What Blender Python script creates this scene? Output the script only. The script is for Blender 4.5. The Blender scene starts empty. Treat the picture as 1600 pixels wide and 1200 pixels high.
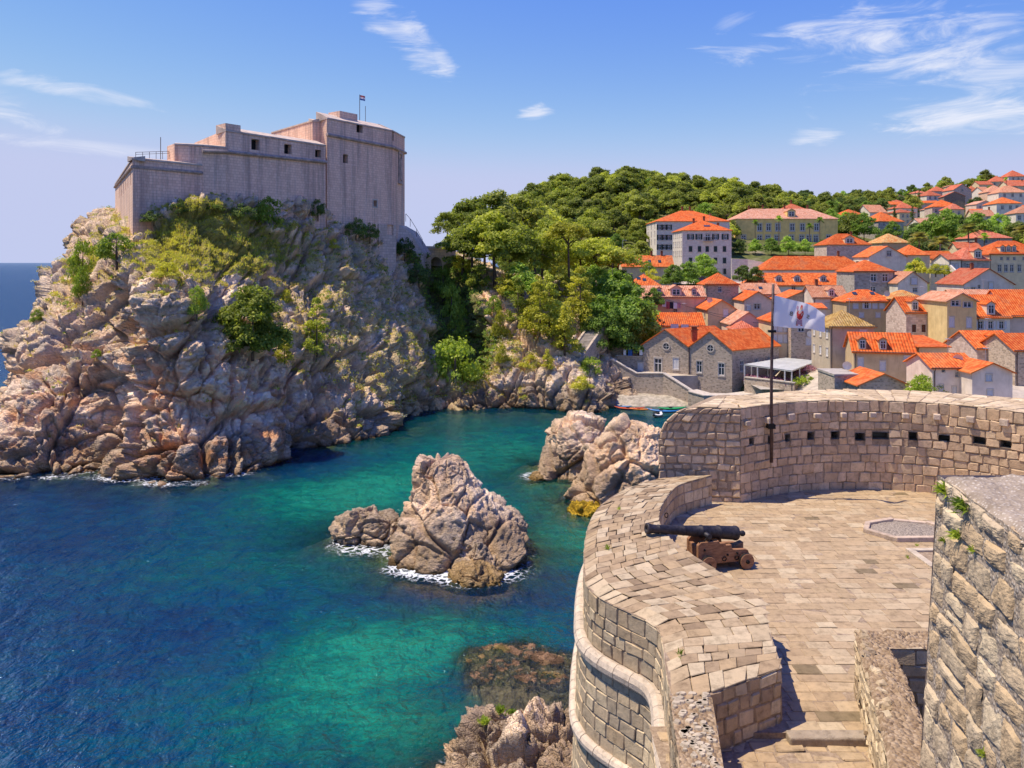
import bpy, bmesh, math, random
import numpy as np
from mathutils import Vector, Matrix, Euler

# ------------------------------------------------------------------ camera, sky, sun, exposure
SC = bpy.context.scene
COL = SC.collection
R = math.radians
F, ZC, HY = 1250.0, 25.0, 410.0      # focal length in photo pixels, eye height above the sea, horizon row

cam_data = bpy.data.cameras.new('camera')
cam_data.sensor_width = 36.0
cam_data.lens = F / 1600 * 36.0
cam_data.shift_y = -(600 - HY) / 1600
cam_data.clip_start = 0.1
cam_data.clip_end = 90000
cam = bpy.data.objects.new('camera', cam_data)
COL.objects.link(cam)
cam.location = (0, 0, ZC)
cam.rotation_euler = (R(90), 0, 0)
SC.camera = cam

SUN_EL, SUN_AZ = R(66), math.atan2(-0.98, 0.07)
SUN_DIR = Vector((math.sin(SUN_AZ) * math.cos(SUN_EL), math.cos(SUN_AZ) * math.cos(SUN_EL), math.sin(SUN_EL)))
sun_data = bpy.data.lights.new('sun', 'SUN')
sun_data.energy = 2.7
sun_data.angle = R(0.5)
sun_data.color = (1.0, 0.88, 0.71)
sun = bpy.data.objects.new('sun', sun_data)
COL.objects.link(sun)
sun.rotation_euler = (-SUN_DIR).to_track_quat('-Z', 'Y').to_euler()

SC.view_settings.view_transform = 'Standard'
SC.view_settings.look = 'None'
SC.view_settings.gamma = 1.0
SC.view_settings.exposure = 1.1
SC.render.engine = 'CYCLES'
SC.cycles.use_denoising = True
SC.cycles.max_bounces = 6
SC.cycles.diffuse_bounces = 4
SC.cycles.glossy_bounces = 3
SC.cycles.transparent_max_bounces = 16
SC.cycles.transmission_bounces = 4
SC.cycles.caustics_reflective = False
SC.cycles.caustics_refractive = False


def nd(t, typ, ins=None, **kw):
    n = t.nodes.new(typ)
    for k, v in kw.items():
        setattr(n, k, v)
    for k, v in (ins or {}).items():
        s = n.inputs[k]
        if isinstance(v, bpy.types.NodeSocket):
            t.links.new(v, s)
        else:
            if isinstance(v, (tuple, list)) and s.type == 'RGBA' and len(v) == 3:
                v = (*v, 1.0)
            s.default_value = v
    return n


def math_(t, op, a, b=0.0, c=None, clamp=False):
    ins = {0: a, 1: b}
    if c is not None:
        ins[2] = c
    return nd(t, 'ShaderNodeMath', ins, operation=op, use_clamp=clamp).outputs[0]


def vmath(t, op, a, b=None, out=0):
    ins = {0: a}
    if b is not None:
        ins[1] = b
    return nd(t, 'ShaderNodeVectorMath', ins, operation=op).outputs[out]


def mixc(t, fac, a, b, blend='MIX'):
    n = nd(t, 'ShaderNodeMix', {0: fac, 6: a, 7: b}, data_type='RGBA', blend_type=blend)
    return n.outputs[2]


def ramp(t, fac, stops, interp='LINEAR'):
    n = nd(t, 'ShaderNodeValToRGB', {0: fac})
    cr = n.color_ramp
    cr.interpolation = interp
    while len(cr.elements) > 1:
        cr.elements.remove(cr.elements[-1])
    cr.elements[0].position = stops[0][0]
    cr.elements[0].color = (*stops[0][1], 1) if len(stops[0][1]) == 3 else stops[0][1]
    for p, c in stops[1:]:
        e = cr.elements.new(p)
        e.color = (*c, 1) if len(c) == 3 else c
    return n.outputs[0]


def sstep(t, v, a, b):
    return nd(t, 'ShaderNodeMapRange', {0: v, 1: a, 2: b, 3: 0.0, 4: 1.0}, interpolation_type='SMOOTHSTEP').outputs[0]


def noise(t, vec, scale, detail=4.0, rough=0.55, dist=0.0, out=0):
    return nd(t, 'ShaderNodeTexNoise', {'Vector': vec, 'Scale': scale, 'Detail': detail, 'Roughness': rough,
                                        'Distortion': dist}).outputs[out]


def mapping(t, vec, loc=(0, 0, 0), rot=(0, 0, 0), scale=(1, 1, 1)):
    return nd(t, 'ShaderNodeMapping', {0: vec, 1: loc, 2: rot, 3: scale}).outputs[0]


world = bpy.data.worlds.new('World')
SC.world = world
world.use_nodes = True
wt = world.node_tree
wt.nodes.clear()
sky = nd(wt, 'ShaderNodeTexSky', sky_type='NISHITA', sun_disc=False)
sky.sun_elevation = SUN_EL
sky.sun_rotation = SUN_AZ
sky.altitude = 0
sky.air_density = 1.0
sky.dust_density = 0.0
sky.ozone_density = 10.0
wdir = nd(wt, 'ShaderNodeTexCoord').outputs['Generated']


def sky_dir(px, py):
    return Vector(((px - 800) / F, 1.0, -(py - HY) / F)).normalized()


# thin cirrus: patches of streaked noise, each at its own direction in the sky
CLOUDS = [  # px, py, half length, half width, tilt (deg, down to the right is negative), strength
    (620, 40, 130, 34, -42, 0.8), (690, 95, 40, 18, -60, 0.7), (1340, 55, 210, 42, -2, 0.85), (1480, 95, 170, 34, 6, 0.8),
    (1500, 180, 130, 36, -3, 0.85), (1275, 212, 42, 16, 0, 0.8), (1270, 178, 26, 12, -40, 0.45), (835, 176, 32, 16, 5, 0.8),
    (110, 140, 140, 14, -8, 0.6), (20, 185, 80, 12, -14, 0.55), (130, 228, 130, 12, -3, 0.5), (1590, 120, 120, 30, 0, 0.6),
    (1150, 35, 34, 14, 10, 0.3), (1900, 160, 200, 60, 5, 0.7), (-300, 90, 220, 40, -8, 0.6), (400, -260, 260, 60, -30, 0.7),
    (1200, -330, 300, 70, 10, 0.7), (2300, 0, 260, 70, 0, 0.7), (-800, 200, 260, 40, 0, 0.6)]
cl = None
mh = mapping(wt, wdir, scale=(1.0, 1.0, 4.2))
md = mapping(wt, wdir, rot=(0, R(38), 0), scale=(1.0, 1.0, 4.6))
nh = noise(wt, mh, 9.0, 6.0, 0.64, 0.9)
ndg = noise(wt, md, 10.0, 6.0, 0.64, 0.9)
for cx, cy, la, lb, tilt, st in CLOUDS:
    d0 = sky_dir(cx, cy)
    dx = Vector((d0.y, -d0.x, 0)).normalized()
    dz = dx.cross(d0).normalized()
    a = (dx * math.cos(R(tilt)) + dz * math.sin(R(tilt))) * (F / la)
    b = (dz * math.cos(R(tilt)) - dx * math.sin(R(tilt))) * (F / lb)
    df = vmath(wt, 'SUBTRACT', wdir, tuple(d0))
    da = vmath(wt, 'DOT_PRODUCT', df, tuple(a), out=1)
    db = vmath(wt, 'DOT_PRODUCT', df, tuple(b), out=1)
    r2 = math_(wt, 'ADD', math_(wt, 'MULTIPLY', da, da), math_(wt, 'MULTIPLY', db, db))
    m = math_(wt, 'SUBTRACT', ndg if abs(tilt) > 25 else nh, math_(wt, 'MULTIPLY', r2, 0.2))
    m = math_(wt, 'MULTIPLY', sstep(wt, m, 0.34, 0.70), st)
    cl = m if cl is None else math_(wt, 'MAXIMUM', cl, m)
# the clear sky, with the glare near the horizon held back as in the photo
sp = nd(wt, 'ShaderNodeSeparateColor', {0: sky.outputs[0]})
chan = []
for k, (pw, S_, K_, top_) in enumerate(((1.8, 3.4, 1.0, 0.455), (1.35, 3.8, 3.0, 0.50), (0.3, 0.80, 0.02, 0.72))):
    x = math_(wt, 'POWER', math_(wt, 'MULTIPLY', sp.outputs[k], 0.15), pw)
    y = math_(wt, 'MULTIPLY', math_(wt, 'DIVIDE', x, math_(wt, 'ADD', x, K_)), S_)
    y = nd(wt, 'ShaderNodeMath', {0: y, 1: top_, 2: 0.15}, operation='SMOOTH_MIN').outputs[0]
    chan.append(math_(wt, 'MULTIPLY', y, 0.56 / 0.15))
skyk = nd(wt, 'ShaderNodeCombineColor', {0: chan[0], 1: chan[1], 2: chan[2]}).outputs[0]
skyc = mixc(wt, cl, skyk, (2.75, 2.8, 3.1))
bg = nd(wt, 'ShaderNodeBackground', {0: skyc, 1: 0.15})
wo = nd(wt, 'ShaderNodeOutputWorld', {0: bg.outputs[0]})

# ------------------------------------------------------------------ helpers
def at(px, py, Y):
    """point of the place that the photo shows at (px, py), Y metres ahead of the eye"""
    return np.array([(px - 800) / F * Y, Y, ZC - (py - HY) / F * Y])


def onz(px, py, Z):
    return at(px, py, (ZC - Z) * F / (py - HY))


def hsh(ix, iy, iz, seed):
    h = (ix.astype(np.int64) * 374761393 + iy.astype(np.int64) * 668265263 + iz.astype(np.int64) * 2147483647 + seed * 1274126177) & 0xffffffff
    h = ((h ^ (h >> 13)) * 1274126177) & 0xffffffff
    h = ((h ^ (h >> 16)) * 2246822519) & 0xffffffff
    return h ^ (h >> 15)


def h01(h, k):
    v = (h * (2654435761 + 2 * k) + k * 40503) & 0xffffffff
    v = ((v ^ (v >> 15)) * 2246822519) & 0xffffffff
    return ((v ^ (v >> 13)) & 0xffffff) / float(0xffffff)


def perlin(p, seed=0):
    i = np.floor(p).astype(np.int64)
    f = p - i
    u = f * f * f * (f * (f * 6 - 15) + 10)
    res = 0
    for dx in (0, 1):
        for dy in (0, 1):
            for dz in (0, 1):
                h = hsh(i[:, 0] + dx, i[:, 1] + dy, i[:, 2] + dz, seed)
                g = (h01(h, 1) * 2 - 1) * (f[:, 0] - dx) + (h01(h, 2) * 2 - 1) * (f[:, 1] - dy) + (h01(h, 3) * 2 - 1) * (f[:, 2] - dz)
                w = (u[:, 0] if dx else 1 - u[:, 0]) * (u[:, 1] if dy else 1 - u[:, 1]) * (u[:, 2] if dz else 1 - u[:, 2])
                res = res + w * g
    return res * 1.4


def fbm(p, octs=4, seed=0, gain=0.5):
    r, a = 0, 1.0
    for k in range(octs):
        r = r + a * perlin(p * (2.03 ** k) + 17.3 * k, seed + k)
        a *= gain
    return r


def voronoi(p, seed=0):
    i = np.floor(p).astype(np.int64)
    n = len(p)
    f1 = np.full(n, 9.0); f2 = np.full(n, 9.0)
    vec = np.zeros((n, 3)); hid = np.zeros(n, np.int64)
    for dx in (-1, 0, 1):
        for dy in (-1, 0, 1):
            for dz in (-1, 0, 1):
                h = hsh(i[:, 0] + dx, i[:, 1] + dy, i[:, 2] + dz, seed)
                c = np.stack([i[:, 0] + dx + h01(h, 1), i[:, 1] + dy + h01(h, 2), i[:, 2] + dz + h01(h, 3)], 1)
                v = p - c
                d = np.sqrt((v * v).sum(1))
                near = d < f1
                f2 = np.where(near, f1, np.minimum(f2, d))
                f1 = np.where(near, d, f1)
                vec[near] = v[near]
                hid[near] = h[near]
    return f1, f2, vec, hid


def smooth(x, a, b):
    t = np.clip((x - a) / (b - a), 0, 1)
    return t * t * (3 - 2 * t)


BED = Euler((R(28), R(-38), R(20))).to_matrix()      # dip of the limestone beds
BEDM = np.array(BED)


def rock_disp(P, levels, seed=0, flat=0.62):
    """fractured limestone: tilted blocks at several sizes, split by cracks, squashed along the bedding"""
    d = np.zeros(len(P))
    for k, (s, a) in enumerate(levels):
        q = (P @ BEDM) / s
        q = q * np.array([1.0, 1.0, 1.0 / (flat + 0.08 * k)])
        w = np.stack([perlin(q * 0.9 + 5.1, seed + 50 + k), perlin(q * 0.9 + 9.7, seed + 60 + k), perlin(q * 0.9 + 2.3, seed + 70 + k)], 1)
        f1, f2, vec, hid = voronoi(q + 0.2 * w, seed + k)
        r = np.stack([h01(hid, 5), h01(hid, 6), h01(hid, 7)], 1) * 2 - 1
        off = h01(hid, 8) * 2 - 1
        if k in (1, 2, 3):
            tb = q[:, 2] * (1.3 + 0.3 * k) + 0.8 * w[:, 0]
            d += a * 0.45 * (tb - np.floor(tb) - 0.5) * (0.5 + 0.5 * h01(hid, 11))
        d += a * (0.55 * off + 0.8 * (vec * r).sum(1) - 0.85 * (1 - smooth(f2 - f1, 0.0, 0.10)))
    return d


def mesh_np(name, V, Fq, attrs=None, smooth_shade=False, uv=None):
    """mesh from arrays; Fq is (n,4) or (n,3)"""
    me = bpy.data.meshes.new(name)
    V = np.asarray(V, np.float32); Fq = np.asarray(Fq, np.int32)
    n, k = Fq.shape
    me.vertices.add(len(V)); me.vertices.foreach_set('co', V.ravel())
    me.loops.add(n * k); me.loops.foreach_set('vertex_index', Fq.ravel())
    me.polygons.add(n)
    me.polygons.foreach_set('loop_start', np.arange(0, n * k, k, dtype=np.int32))
    me.polygons.foreach_set('loop_total', np.full(n, k, np.int32))
    if smooth_shade:
        me.polygons.foreach_set('use_smooth', np.ones(n, bool))
    for an, av in (attrs or {}).items():
        av = np.asarray(av, np.float32)
        if av.ndim == 1:
            a = me.attributes.new(an, 'FLOAT', 'POINT'); a.data.foreach_set('value', av)
        else:
            if av.shape[1] == 3:
                av = np.concatenate([av, np.ones((len(av), 1), np.float32)], 1)
            a = me.attributes.new(an, 'FLOAT_COLOR', 'POINT'); a.data.foreach_set('color', av.ravel())
    if uv is not None:
        l = me.uv_layers.new(name='UVMap')
        l.data.foreach_set('uv', np.asarray(uv, np.float32).ravel())
    me.update(calc_edges=True)
    return me


def grid_faces(nu, nv, wrap=False):
    i, j = np.meshgrid(np.arange(nu - (0 if wrap else 1)), np.arange(nv - 1), indexing='ij')
    a = i * nv + j
    b = ((i + 1) % nu) * nv + j
    return np.stack([a, b, b + 1, a + 1], -1).reshape(-1, 4)


def link(name, me, mat=None, parent=None, loc=None, rot=None, scale=None):
    o = bpy.data.objects.new(name, me)
    COL.objects.link(o)
    if mat is not None and me is not None and not me.materials:
        me.materials.append(M[mat] if isinstance(mat, str) else mat)
    if parent is not None:
        o.parent = parent
    if loc is not None:
        o.location = loc
    if rot is not None:
        o.rotation_euler = rot
    if scale is not None:
        o.scale = scale
    return o


def tag(o, label=None, cat=None, group=None, kind=None):
    if label: o['label'] = label
    if cat: o['category'] = cat
    if group: o['group'] = group
    if kind: o['kind'] = kind
    return o


def empty(name, loc=(0, 0, 0), rz=0.0, label=None, cat=None, group=None):
    o = bpy.data.objects.new(name, None)
    COL.objects.link(o)
    o.empty_display_size = 0.3
    o.location = loc
    o.rotation_euler = (0, 0, rz)
    return tag(o, label, cat, group)


def copy_tree(o, parent=None):
    c = o.copy(); COL.objects.link(c); c.parent = parent
    for ch in list(o.children):
        copy_tree(ch, c)
    return c


class MB:
    """collects verts, faces and uvs for one mesh"""
    def __init__(s):
        s.v, s.f, s.uv = [], [], []

    def face(s, pts, uv=None):
        b = len(s.v)
        s.v += [tuple(p) for p in pts]
        s.f.append(tuple(range(b, b + len(pts))))
        s.uv.append(uv if uv else [(p[0], p[2]) for p in pts])

    def box(s, lo, hi, M4=None):
        x0, y0, z0 = lo; x1, y1, z1 = hi
        c = [(x0, y0, z0), (x1, y0, z0), (x1, y1, z0), (x0, y1, z0), (x0, y0, z1), (x1, y0, z1), (x1, y1, z1), (x0, y1, z1)]
        if M4 is not None:
            c = [tuple(M4 @ Vector(p)) for p in c]
        b = len(s.v); s.v += c
        for q in ((0, 3, 2, 1), (4, 5, 6, 7), (0, 1, 5, 4), (1, 2, 6, 5), (2, 3, 7, 6), (3, 0, 4, 7)):
            s.f.append(tuple(b + i for i in q))
            s.uv.append([(s.v[b + i][0] + s.v[b + i][1], s.v[b + i][2]) for i in q])

    def tube(s, pts, rad, n=8, cap=True):
        pts = [Vector(p) for p in pts]
        if not isinstance(rad, (list, tuple)):
            rad = [rad] * len(pts)
        b = len(s.v)
        up = Vector((0.13, 0.21, 0.97))
        for i, p in enumerate(pts):
            d = (pts[min(i + 1, len(pts) - 1)] - pts[max(i - 1, 0)]).normalized()
            a = d.cross(up)
            if a.length < 1e-3:
                a = d.cross(Vector((1, 0, 0)))
            a.normalize(); c = d.cross(a)
            for k in range(n):
                t = 2 * math.pi * k / n
                s.v.append(tuple(p + (a * math.cos(t) + c * math.sin(t)) * rad[i]))
        for i in range(len(pts) - 1):
            for k in range(n):
                q = (b + i * n + k, b + i * n + (k + 1) % n, b + (i + 1) * n + (k + 1) % n, b + (i + 1) * n + k)
                s.f.append(q)
                s.uv.append([(k / n, i), ((k + 1) / n, i), ((k + 1) / n, i + 1), (k / n, i + 1)])
        if cap:
            for q in (tuple(b + k for k in range(n))[::-1], tuple(b + (len(pts) - 1) * n + k for k in range(n))):
                s.f.append(q); s.uv.append([(0, 0)] * n)

    def lathe(s, prof, n=24, M4=None):
        """prof: (x along axis, radius); axis = +X"""
        b = len(s.v)
        for x, r in prof:
            for k in range(n):
                t = 2 * math.pi * k / n
                p = Vector((x, r * math.cos(t), r * math.sin(t)))
                s.v.append(tuple(M4 @ p) if M4 is not None else tuple(p))
        for i in range(len(prof) - 1):
            for k in range(n):
                s.f.append((b + i * n + k, b + (i + 1) * n + k, b + (i + 1) * n + (k + 1) % n, b + i * n + (k + 1) % n))
                s.uv.append([(0, 0)] * 4)

    def prism(s, poly, z0, z1, M4=None):
        """poly in XY, from z0 to z1"""
        n = len(poly); b = len(s.v)
        for z in (z0, z1):
            for p in poly:
                q = Vector((p[0], p[1], z))
                s.v.append(tuple(M4 @ q) if M4 is not None else tuple(q))
        L = 0
        for i in range(n):
            j = (i + 1) % n
            d = math.dist(poly[i], poly[j])
            s.f.append((b + i, b + j, b + n + j, b + n + i))
            s.uv.append([(L, z0), (L + d, z0), (L + d, z1), (L, z1)])
            L += d
        s.f.append(tuple(b + i for i in range(n))[::-1]); s.uv.append([poly[i] for i in range(n)][::-1])
        s.f.append(tuple(b + n + i for i in range(n))); s.uv.append([poly[i] for i in range(n)])

    def mesh(s, name, smooth_shade=False, tint=None):
        me = bpy.data.meshes.new(name)
        me.from_pydata(s.v, [], s.f)
        l = me.uv_layers.new(name='UVMap')
        l.data.foreach_set('uv', [c for f in s.uv for p in f for c in (p[0], p[1])])
        if smooth_shade:
            me.polygons.foreach_set('use_smooth', [True] * len(me.polygons))
        if tint is not None:
            a = me.attributes.new('tint', 'FLOAT_COLOR', 'POINT')
            a.data.foreach_set('color', list(tint) * len(me.vertices))
        return me

    def build(s, name, mat, parent=None, smooth_shade=False, **kw):
        return link(name, s.mesh(name, smooth_shade), mat, parent, **kw)


def bevel_mod(o, w=0.02, seg=2):
    m = o.modifiers.new('bevel', 'BEVEL'); m.width = w; m.segments = seg; m.limit_method = 'ANGLE'
    return o


def catmull(pts, n):
    """n points along a smooth curve through pts (k, dim)"""
    pts = np.asarray(pts, float)
    k = len(pts)
    t = np.linspace(0, k - 1, n)
    i = np.minimum(t.astype(int), k - 2)
    f = (t - i)[:, None]
    p0 = pts[np.maximum(i - 1, 0)]; p1 = pts[i]; p2 = pts[i + 1]; p3 = pts[np.minimum(i + 2, k - 1)]
    return 0.5 * ((2 * p1) + (-p0 + p2) * f + (2 * p0 - 5 * p1 + 4 * p2 - p3) * f ** 2 + (-p0 + 3 * p1 - 3 * p2 + p3) * f ** 3)


def resample(pts, step=None, n=None):
    """points at equal arc length along a polyline"""
    pts = np.asarray(pts, float)
    d = np.concatenate([[0], np.cumsum(np.linalg.norm(np.diff(pts, axis=0), axis=1))])
    if n is None:
        n = max(2, int(round(d[-1] / step)) + 1)
    s = np.linspace(0, d[-1], n)
    return np.stack([np.interp(s, d, pts[:, c]) for c in range(pts.shape[1])], 1), s


def normals_grid(G):
    du = np.gradient(G, axis=0); dv = np.gradient(G, axis=1)
    n = np.cross(du, dv)
    return n / (np.linalg.norm(n, axis=-1, keepdims=True) + 1e-9)

# ------------------------------------------------------------------ materials
M = {}


def new_mat(name):
    m = bpy.data.materials.new(name)
    m.use_nodes = True
    t = m.node_tree
    t.nodes.clear()
    M[name] = m
    return m, t


def finish(t, color, rough=0.8, height=None, bump=0.3, bdist=0.02, spec=0.3, metallic=0.0, extra=None):
    ins = {'Base Color': color, 'Roughness': rough, 'Specular IOR Level': spec, 'Metallic': metallic}
    if height is not None:
        b = nd(t, 'ShaderNodeBump', {'Height': height, 'Strength': bump, 'Distance': bdist})
        ins['Normal'] = b.outputs[0]
    ins.update(extra or {})
    p = nd(t, 'ShaderNodeBsdfPrincipled', ins)
    nd(t, 'ShaderNodeOutputMaterial', {0: p.outputs[0]})
    return p


def obj_co(t):
    return nd(t, 'ShaderNodeTexCoord').outputs['Object']


def uv_co(t):
    return nd(t, 'ShaderNodeTexCoord').outputs['UV']


def geo_pos(t):
    return nd(t, 'ShaderNodeNewGeometry').outputs['Position']


def rock_mat(name, fine=1.0, bump=0.9, sat=1.0):
    m, t = new_mat(name)
    p = geo_pos(t)
    a = nd(t, 'ShaderNodeAttribute', attribute_name='col').outputs[0]
    n1 = noise(t, p, 0.55 * fine, 6, 0.62)
    n2 = noise(t, p, 3.1 * fine, 5, 0.65)
    v = nd(t, 'ShaderNodeTexVoronoi', {'Vector': mapping(t, p, scale=(1, 1, 1.7), rot=(0.5, -0.6, 0.3)), 'Scale': 1.3 * fine}, feature='DISTANCE_TO_EDGE').outputs[0]
    v2 = nd(t, 'ShaderNodeTexVoronoi', {'Vector': mapping(t, p, scale=(1, 1, 1.9), rot=(0.5, -0.6, 0.3)), 'Scale': 3.6 * fine}, feature='DISTANCE_TO_EDGE').outputs[0]
    f = math_(t, 'ADD', math_(t, 'MULTIPLY', n1, 0.9), math_(t, 'MULTIPLY', n2, 0.5))
    c = mixc(t, 1.0, a, ramp(t, f, [(0.42, (0.68, 0.63, 0.58)), (0.62, (1.06, 0.99, 0.90)), (0.85, (1.36, 1.28, 1.16))]), 'MULTIPLY')
    h = math_(t, 'ADD', math_(t, 'MULTIPLY', sstep(t, v, 0.0, 0.12), 0.5), math_(t, 'MULTIPLY', sstep(t, v2, 0.0, 0.1), 0.25))
    h = math_(t, 'ADD', h, math_(t, 'MULTIPLY', n2, 0.9))
    h = math_(t, 'ADD', h, math_(t, 'MULTIPLY', noise(t, p, 9 * fine, 4, 0.7), 0.35))
    finish(t, c, 0.9, h, bump, 0.22 / fine, 0.2)
    return m


rock_mat('cliff_rock', 1.0, 1.0)
rock_mat('sea_rock', 1.7, 1.0)


def stone_mat(name, mul=(1, 1, 1), scale=6.0, bump=0.5, lichen=0.35, bd=0.015):
    """cut or rubble limestone; each stone's own tone comes from its tint"""
    m, t = new_mat(name)
    p = geo_pos(t)
    a = nd(t, 'ShaderNodeAttribute', attribute_name='tint').outputs[0]
    n1 = noise(t, p, scale * 0.25, 5, 0.6)
    n2 = noise(t, p, scale, 6, 0.7)
    n3 = noise(t, p, scale * 5, 3, 0.7)
    c = mixc(t, 1.0, a, mul, 'MULTIPLY')
    c = mixc(t, 1.0, c, ramp(t, n2, [(0.3, (0.62, 0.6, 0.58)), (0.5, (1, 1, 1)), (0.72, (1.22, 1.2, 1.17))]), 'MULTIPLY')
    c = mixc(t, math_(t, 'MULTIPLY', sstep(t, n1, 0.52, 0.7), lichen), c, (0.26, 0.19, 0.13))
    c = mixc(t, math_(t, 'MULTIPLY', sstep(t, n2, 0.62, 0.74), lichen * 0.8), c, (0.12, 0.11, 0.1))
    c = mixc(t, math_(t, 'MULTIPLY', sstep(t, n3, 0.60, 0.72), 0.5), c, mixc(t, 1.0, c, (0.55, 0.53, 0.5), 'MULTIPLY'))
    h = math_(t, 'ADD', n2, math_(t, 'MULTIPLY', n3, 0.5))
    finish(t, c, 0.88, h, bump, bd, 0.22)
    return m


stone_mat('paver', scale=5.0, bump=0.35, lichen=0.18, bd=0.012)
stone_mat('block', scale=6.0, bump=0.7, lichen=0.4, bd=0.03)
stone_mat('rubble', scale=7.0, bump=0.8, lichen=0.5, bd=0.035)
m_, t_ = new_mat('mortar')
p_ = geo_pos(t_)
n_ = noise(t_, p_, 9, 5, 0.7)
finish(t_, ramp(t_, n_, [(0.3, (0.20, 0.145, 0.095)), (0.55, (0.36, 0.265, 0.18)), (0.75, (0.50, 0.40, 0.29))]), 0.95, noise(t_, p_, 40, 3, 0.7), 0.8, 0.02, 0.1)
m_, t_ = new_mat('lime_top')
p_ = geo_pos(t_)
n_ = noise(t_, p_, 3.0, 6, 0.7)
v_ = nd(t_, 'ShaderNodeTexVoronoi', {'Vector': p_, 'Scale': 22.0}).outputs[0]
finish(t_, mixc(t_, sstep(t_, v_, 0.1, 0.45), ramp(t_, n_, [(0.3, (0.42, 0.36, 0.29)), (0.7, (0.62, 0.55, 0.46))]), ramp(t_, n_, [(0.3, (0.22, 0.17, 0.12)), (0.7, (0.42, 0.34, 0.26))])), 0.95, math_(t_, 'ADD', n_, math_(t_, 'MULTIPLY', v_, -0.6)), 0.9, 0.03, 0.1)
m_, t_ = new_mat('rubble_fill')
p_ = geo_pos(t_)
n_ = noise(t_, p_, 3.5, 6, 0.72)
vn_ = nd(t_, 'ShaderNodeTexVoronoi', {'Vector': p_, 'Scale': 17.0})
finish(t_, mixc(t_, 0.55, ramp(t_, n_, [(0.3, (0.18, 0.11, 0.06)), (0.55, (0.33, 0.23, 0.135)), (0.75, (0.48, 0.37, 0.25))]), ramp(t_, nd(t_, 'ShaderNodeSeparateColor', {0: vn_.outputs[1]}).outputs[0], [(0.0, (0.22, 0.145, 0.08)), (0.6, (0.38, 0.265, 0.16)), (1.0, (0.54, 0.41, 0.27))])), 0.95, math_(t_, 'MULTIPLY', vn_.outputs[0], -1.0), 1.0, 0.05, 0.1)


def masonry_mat(name, c1, c2, mort, row=0.42, width=0.8, streak=0.0, tone=None, bump=0.6, msize=0.03, var=0.5):
    """coursed stone walls too far off to pick the stones apart; UV in metres"""
    m, t = new_mat(name)
    uv = uv_co(t)
    p = geo_pos(t)
    wob = nd(t, 'ShaderNodeTexNoise', {'Vector': p, 'Scale': 1.3, 'Detail': 2.0}).outputs[1]
    uvw = vmath(t, 'ADD', uv, vmath(t, 'MULTIPLY', vmath(t, 'SUBTRACT', wob, (0.5, 0.5, 0.5)), (0.16, 0.10, 0.0)))
    b = nd(t, 'ShaderNodeTexBrick', {'Vector': uvw, 'Color1': (0, 0, 0), 'Color2': (1, 1, 1), 'Mortar': (0.5, 0.5, 0.5), 'Scale': 1.0, 'Mortar Size': msize,
                                     'Mortar Smooth': 0.3, 'Bias': 0.0, 'Brick Width': width, 'Row Height': row}, offset=0.5, squash=0.8, squash_frequency=3)
    n1 = noise(t, p, 0.22, 5, 0.6)
    n2 = noise(t, p, 1.9, 5, 0.65)
    tone_f = math_(t, 'ADD', math_(t, 'MULTIPLY', b.outputs[0], var), math_(t, 'MULTIPLY', math_(t, 'ADD', n1, n2), 0.5 * (1 - var * 0.5)))
    c = mixc(t, sstep(t, tone_f, 0.15, 0.95), c1, c2)
    c = mixc(t, b.outputs[1], c, mort)
    if streak > 0:
        sx = mapping(t, uv, scale=(0.55, 0.035, 1))
        s1 = noise(t, sx, 1.0, 6, 0.65)
        s2 = noise(t, mapping(t, uv, scale=(2.3, 0.10, 1)), 1.0, 4, 0.6)
        st = sstep(t, math_(t, 'ADD', math_(t, 'MULTIPLY', s1, 0.75), math_(t, 'MULTIPLY', s2, 0.35)), 0.50, 0.70)
        c = mixc(t, math_(t, 'MULTIPLY', st, streak), c, tone or (0.16, 0.13, 0.13))
        s3 = noise(t, mapping(t, uv, loc=(7, 3, 0), scale=(0.8, 0.05, 1)), 1.0, 5, 0.6)
        c = mixc(t, math_(t, 'MULTIPLY', sstep(t, s3, 0.55, 0.75), streak * 0.5), c, (0.94, 0.74, 0.66))
    h = math_(t, 'SUBTRACT', math_(t, 'MULTIPLY', n2, 0.8), math_(t, 'MULTIPLY', b.outputs[1], 0.9))
    h = math_(t, 'ADD', h, math_(t, 'MULTIPLY', b.outputs[0], 0.25))
    finish(t, c, 0.9, h, bump, 0.06, 0.2)
    return m


masonry_mat('fort_wall', (0.80, 0.52, 0.36), (0.96, 0.67, 0.48), (0.68, 0.43, 0.30), 0.42, 0.7, streak=0.62, tone=(0.34, 0.225, 0.19), var=0.45)
masonry_mat('fort_pale', (0.54, 0.41, 0.32), (0.74, 0.57, 0.45), (0.45, 0.34, 0.27), 0.5, 0.9, streak=0.2, var=0.5)
masonry_mat('stone_brown', (0.30, 0.235, 0.175), (0.58, 0.46, 0.345), (0.52, 0.43, 0.33), 0.27, 0.44, var=0.85, bump=0.9, msize=0.035)
masonry_mat('stone_grey', (0.29, 0.255, 0.22), (0.50, 0.445, 0.38), (0.38, 0.335, 0.28), 0.42, 0.75, var=0.7)
masonry_mat('stone_pink', (0.46, 0.33, 0.26), (0.70, 0.54, 0.44), (0.5, 0.38, 0.31), 0.42, 0.75, var=0.7)
masonry_mat('stone_pale', (0.62, 0.54, 0.44), (0.80, 0.71, 0.59), (0.6, 0.52, 0.43), 0.5, 0.9, var=0.4, bump=0.3)
masonry_mat('dark_masonry', (0.16, 0.135, 0.11), (0.27, 0.225, 0.18), (0.2, 0.165, 0.13), 0.42, 0.7, var=0.8)


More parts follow.
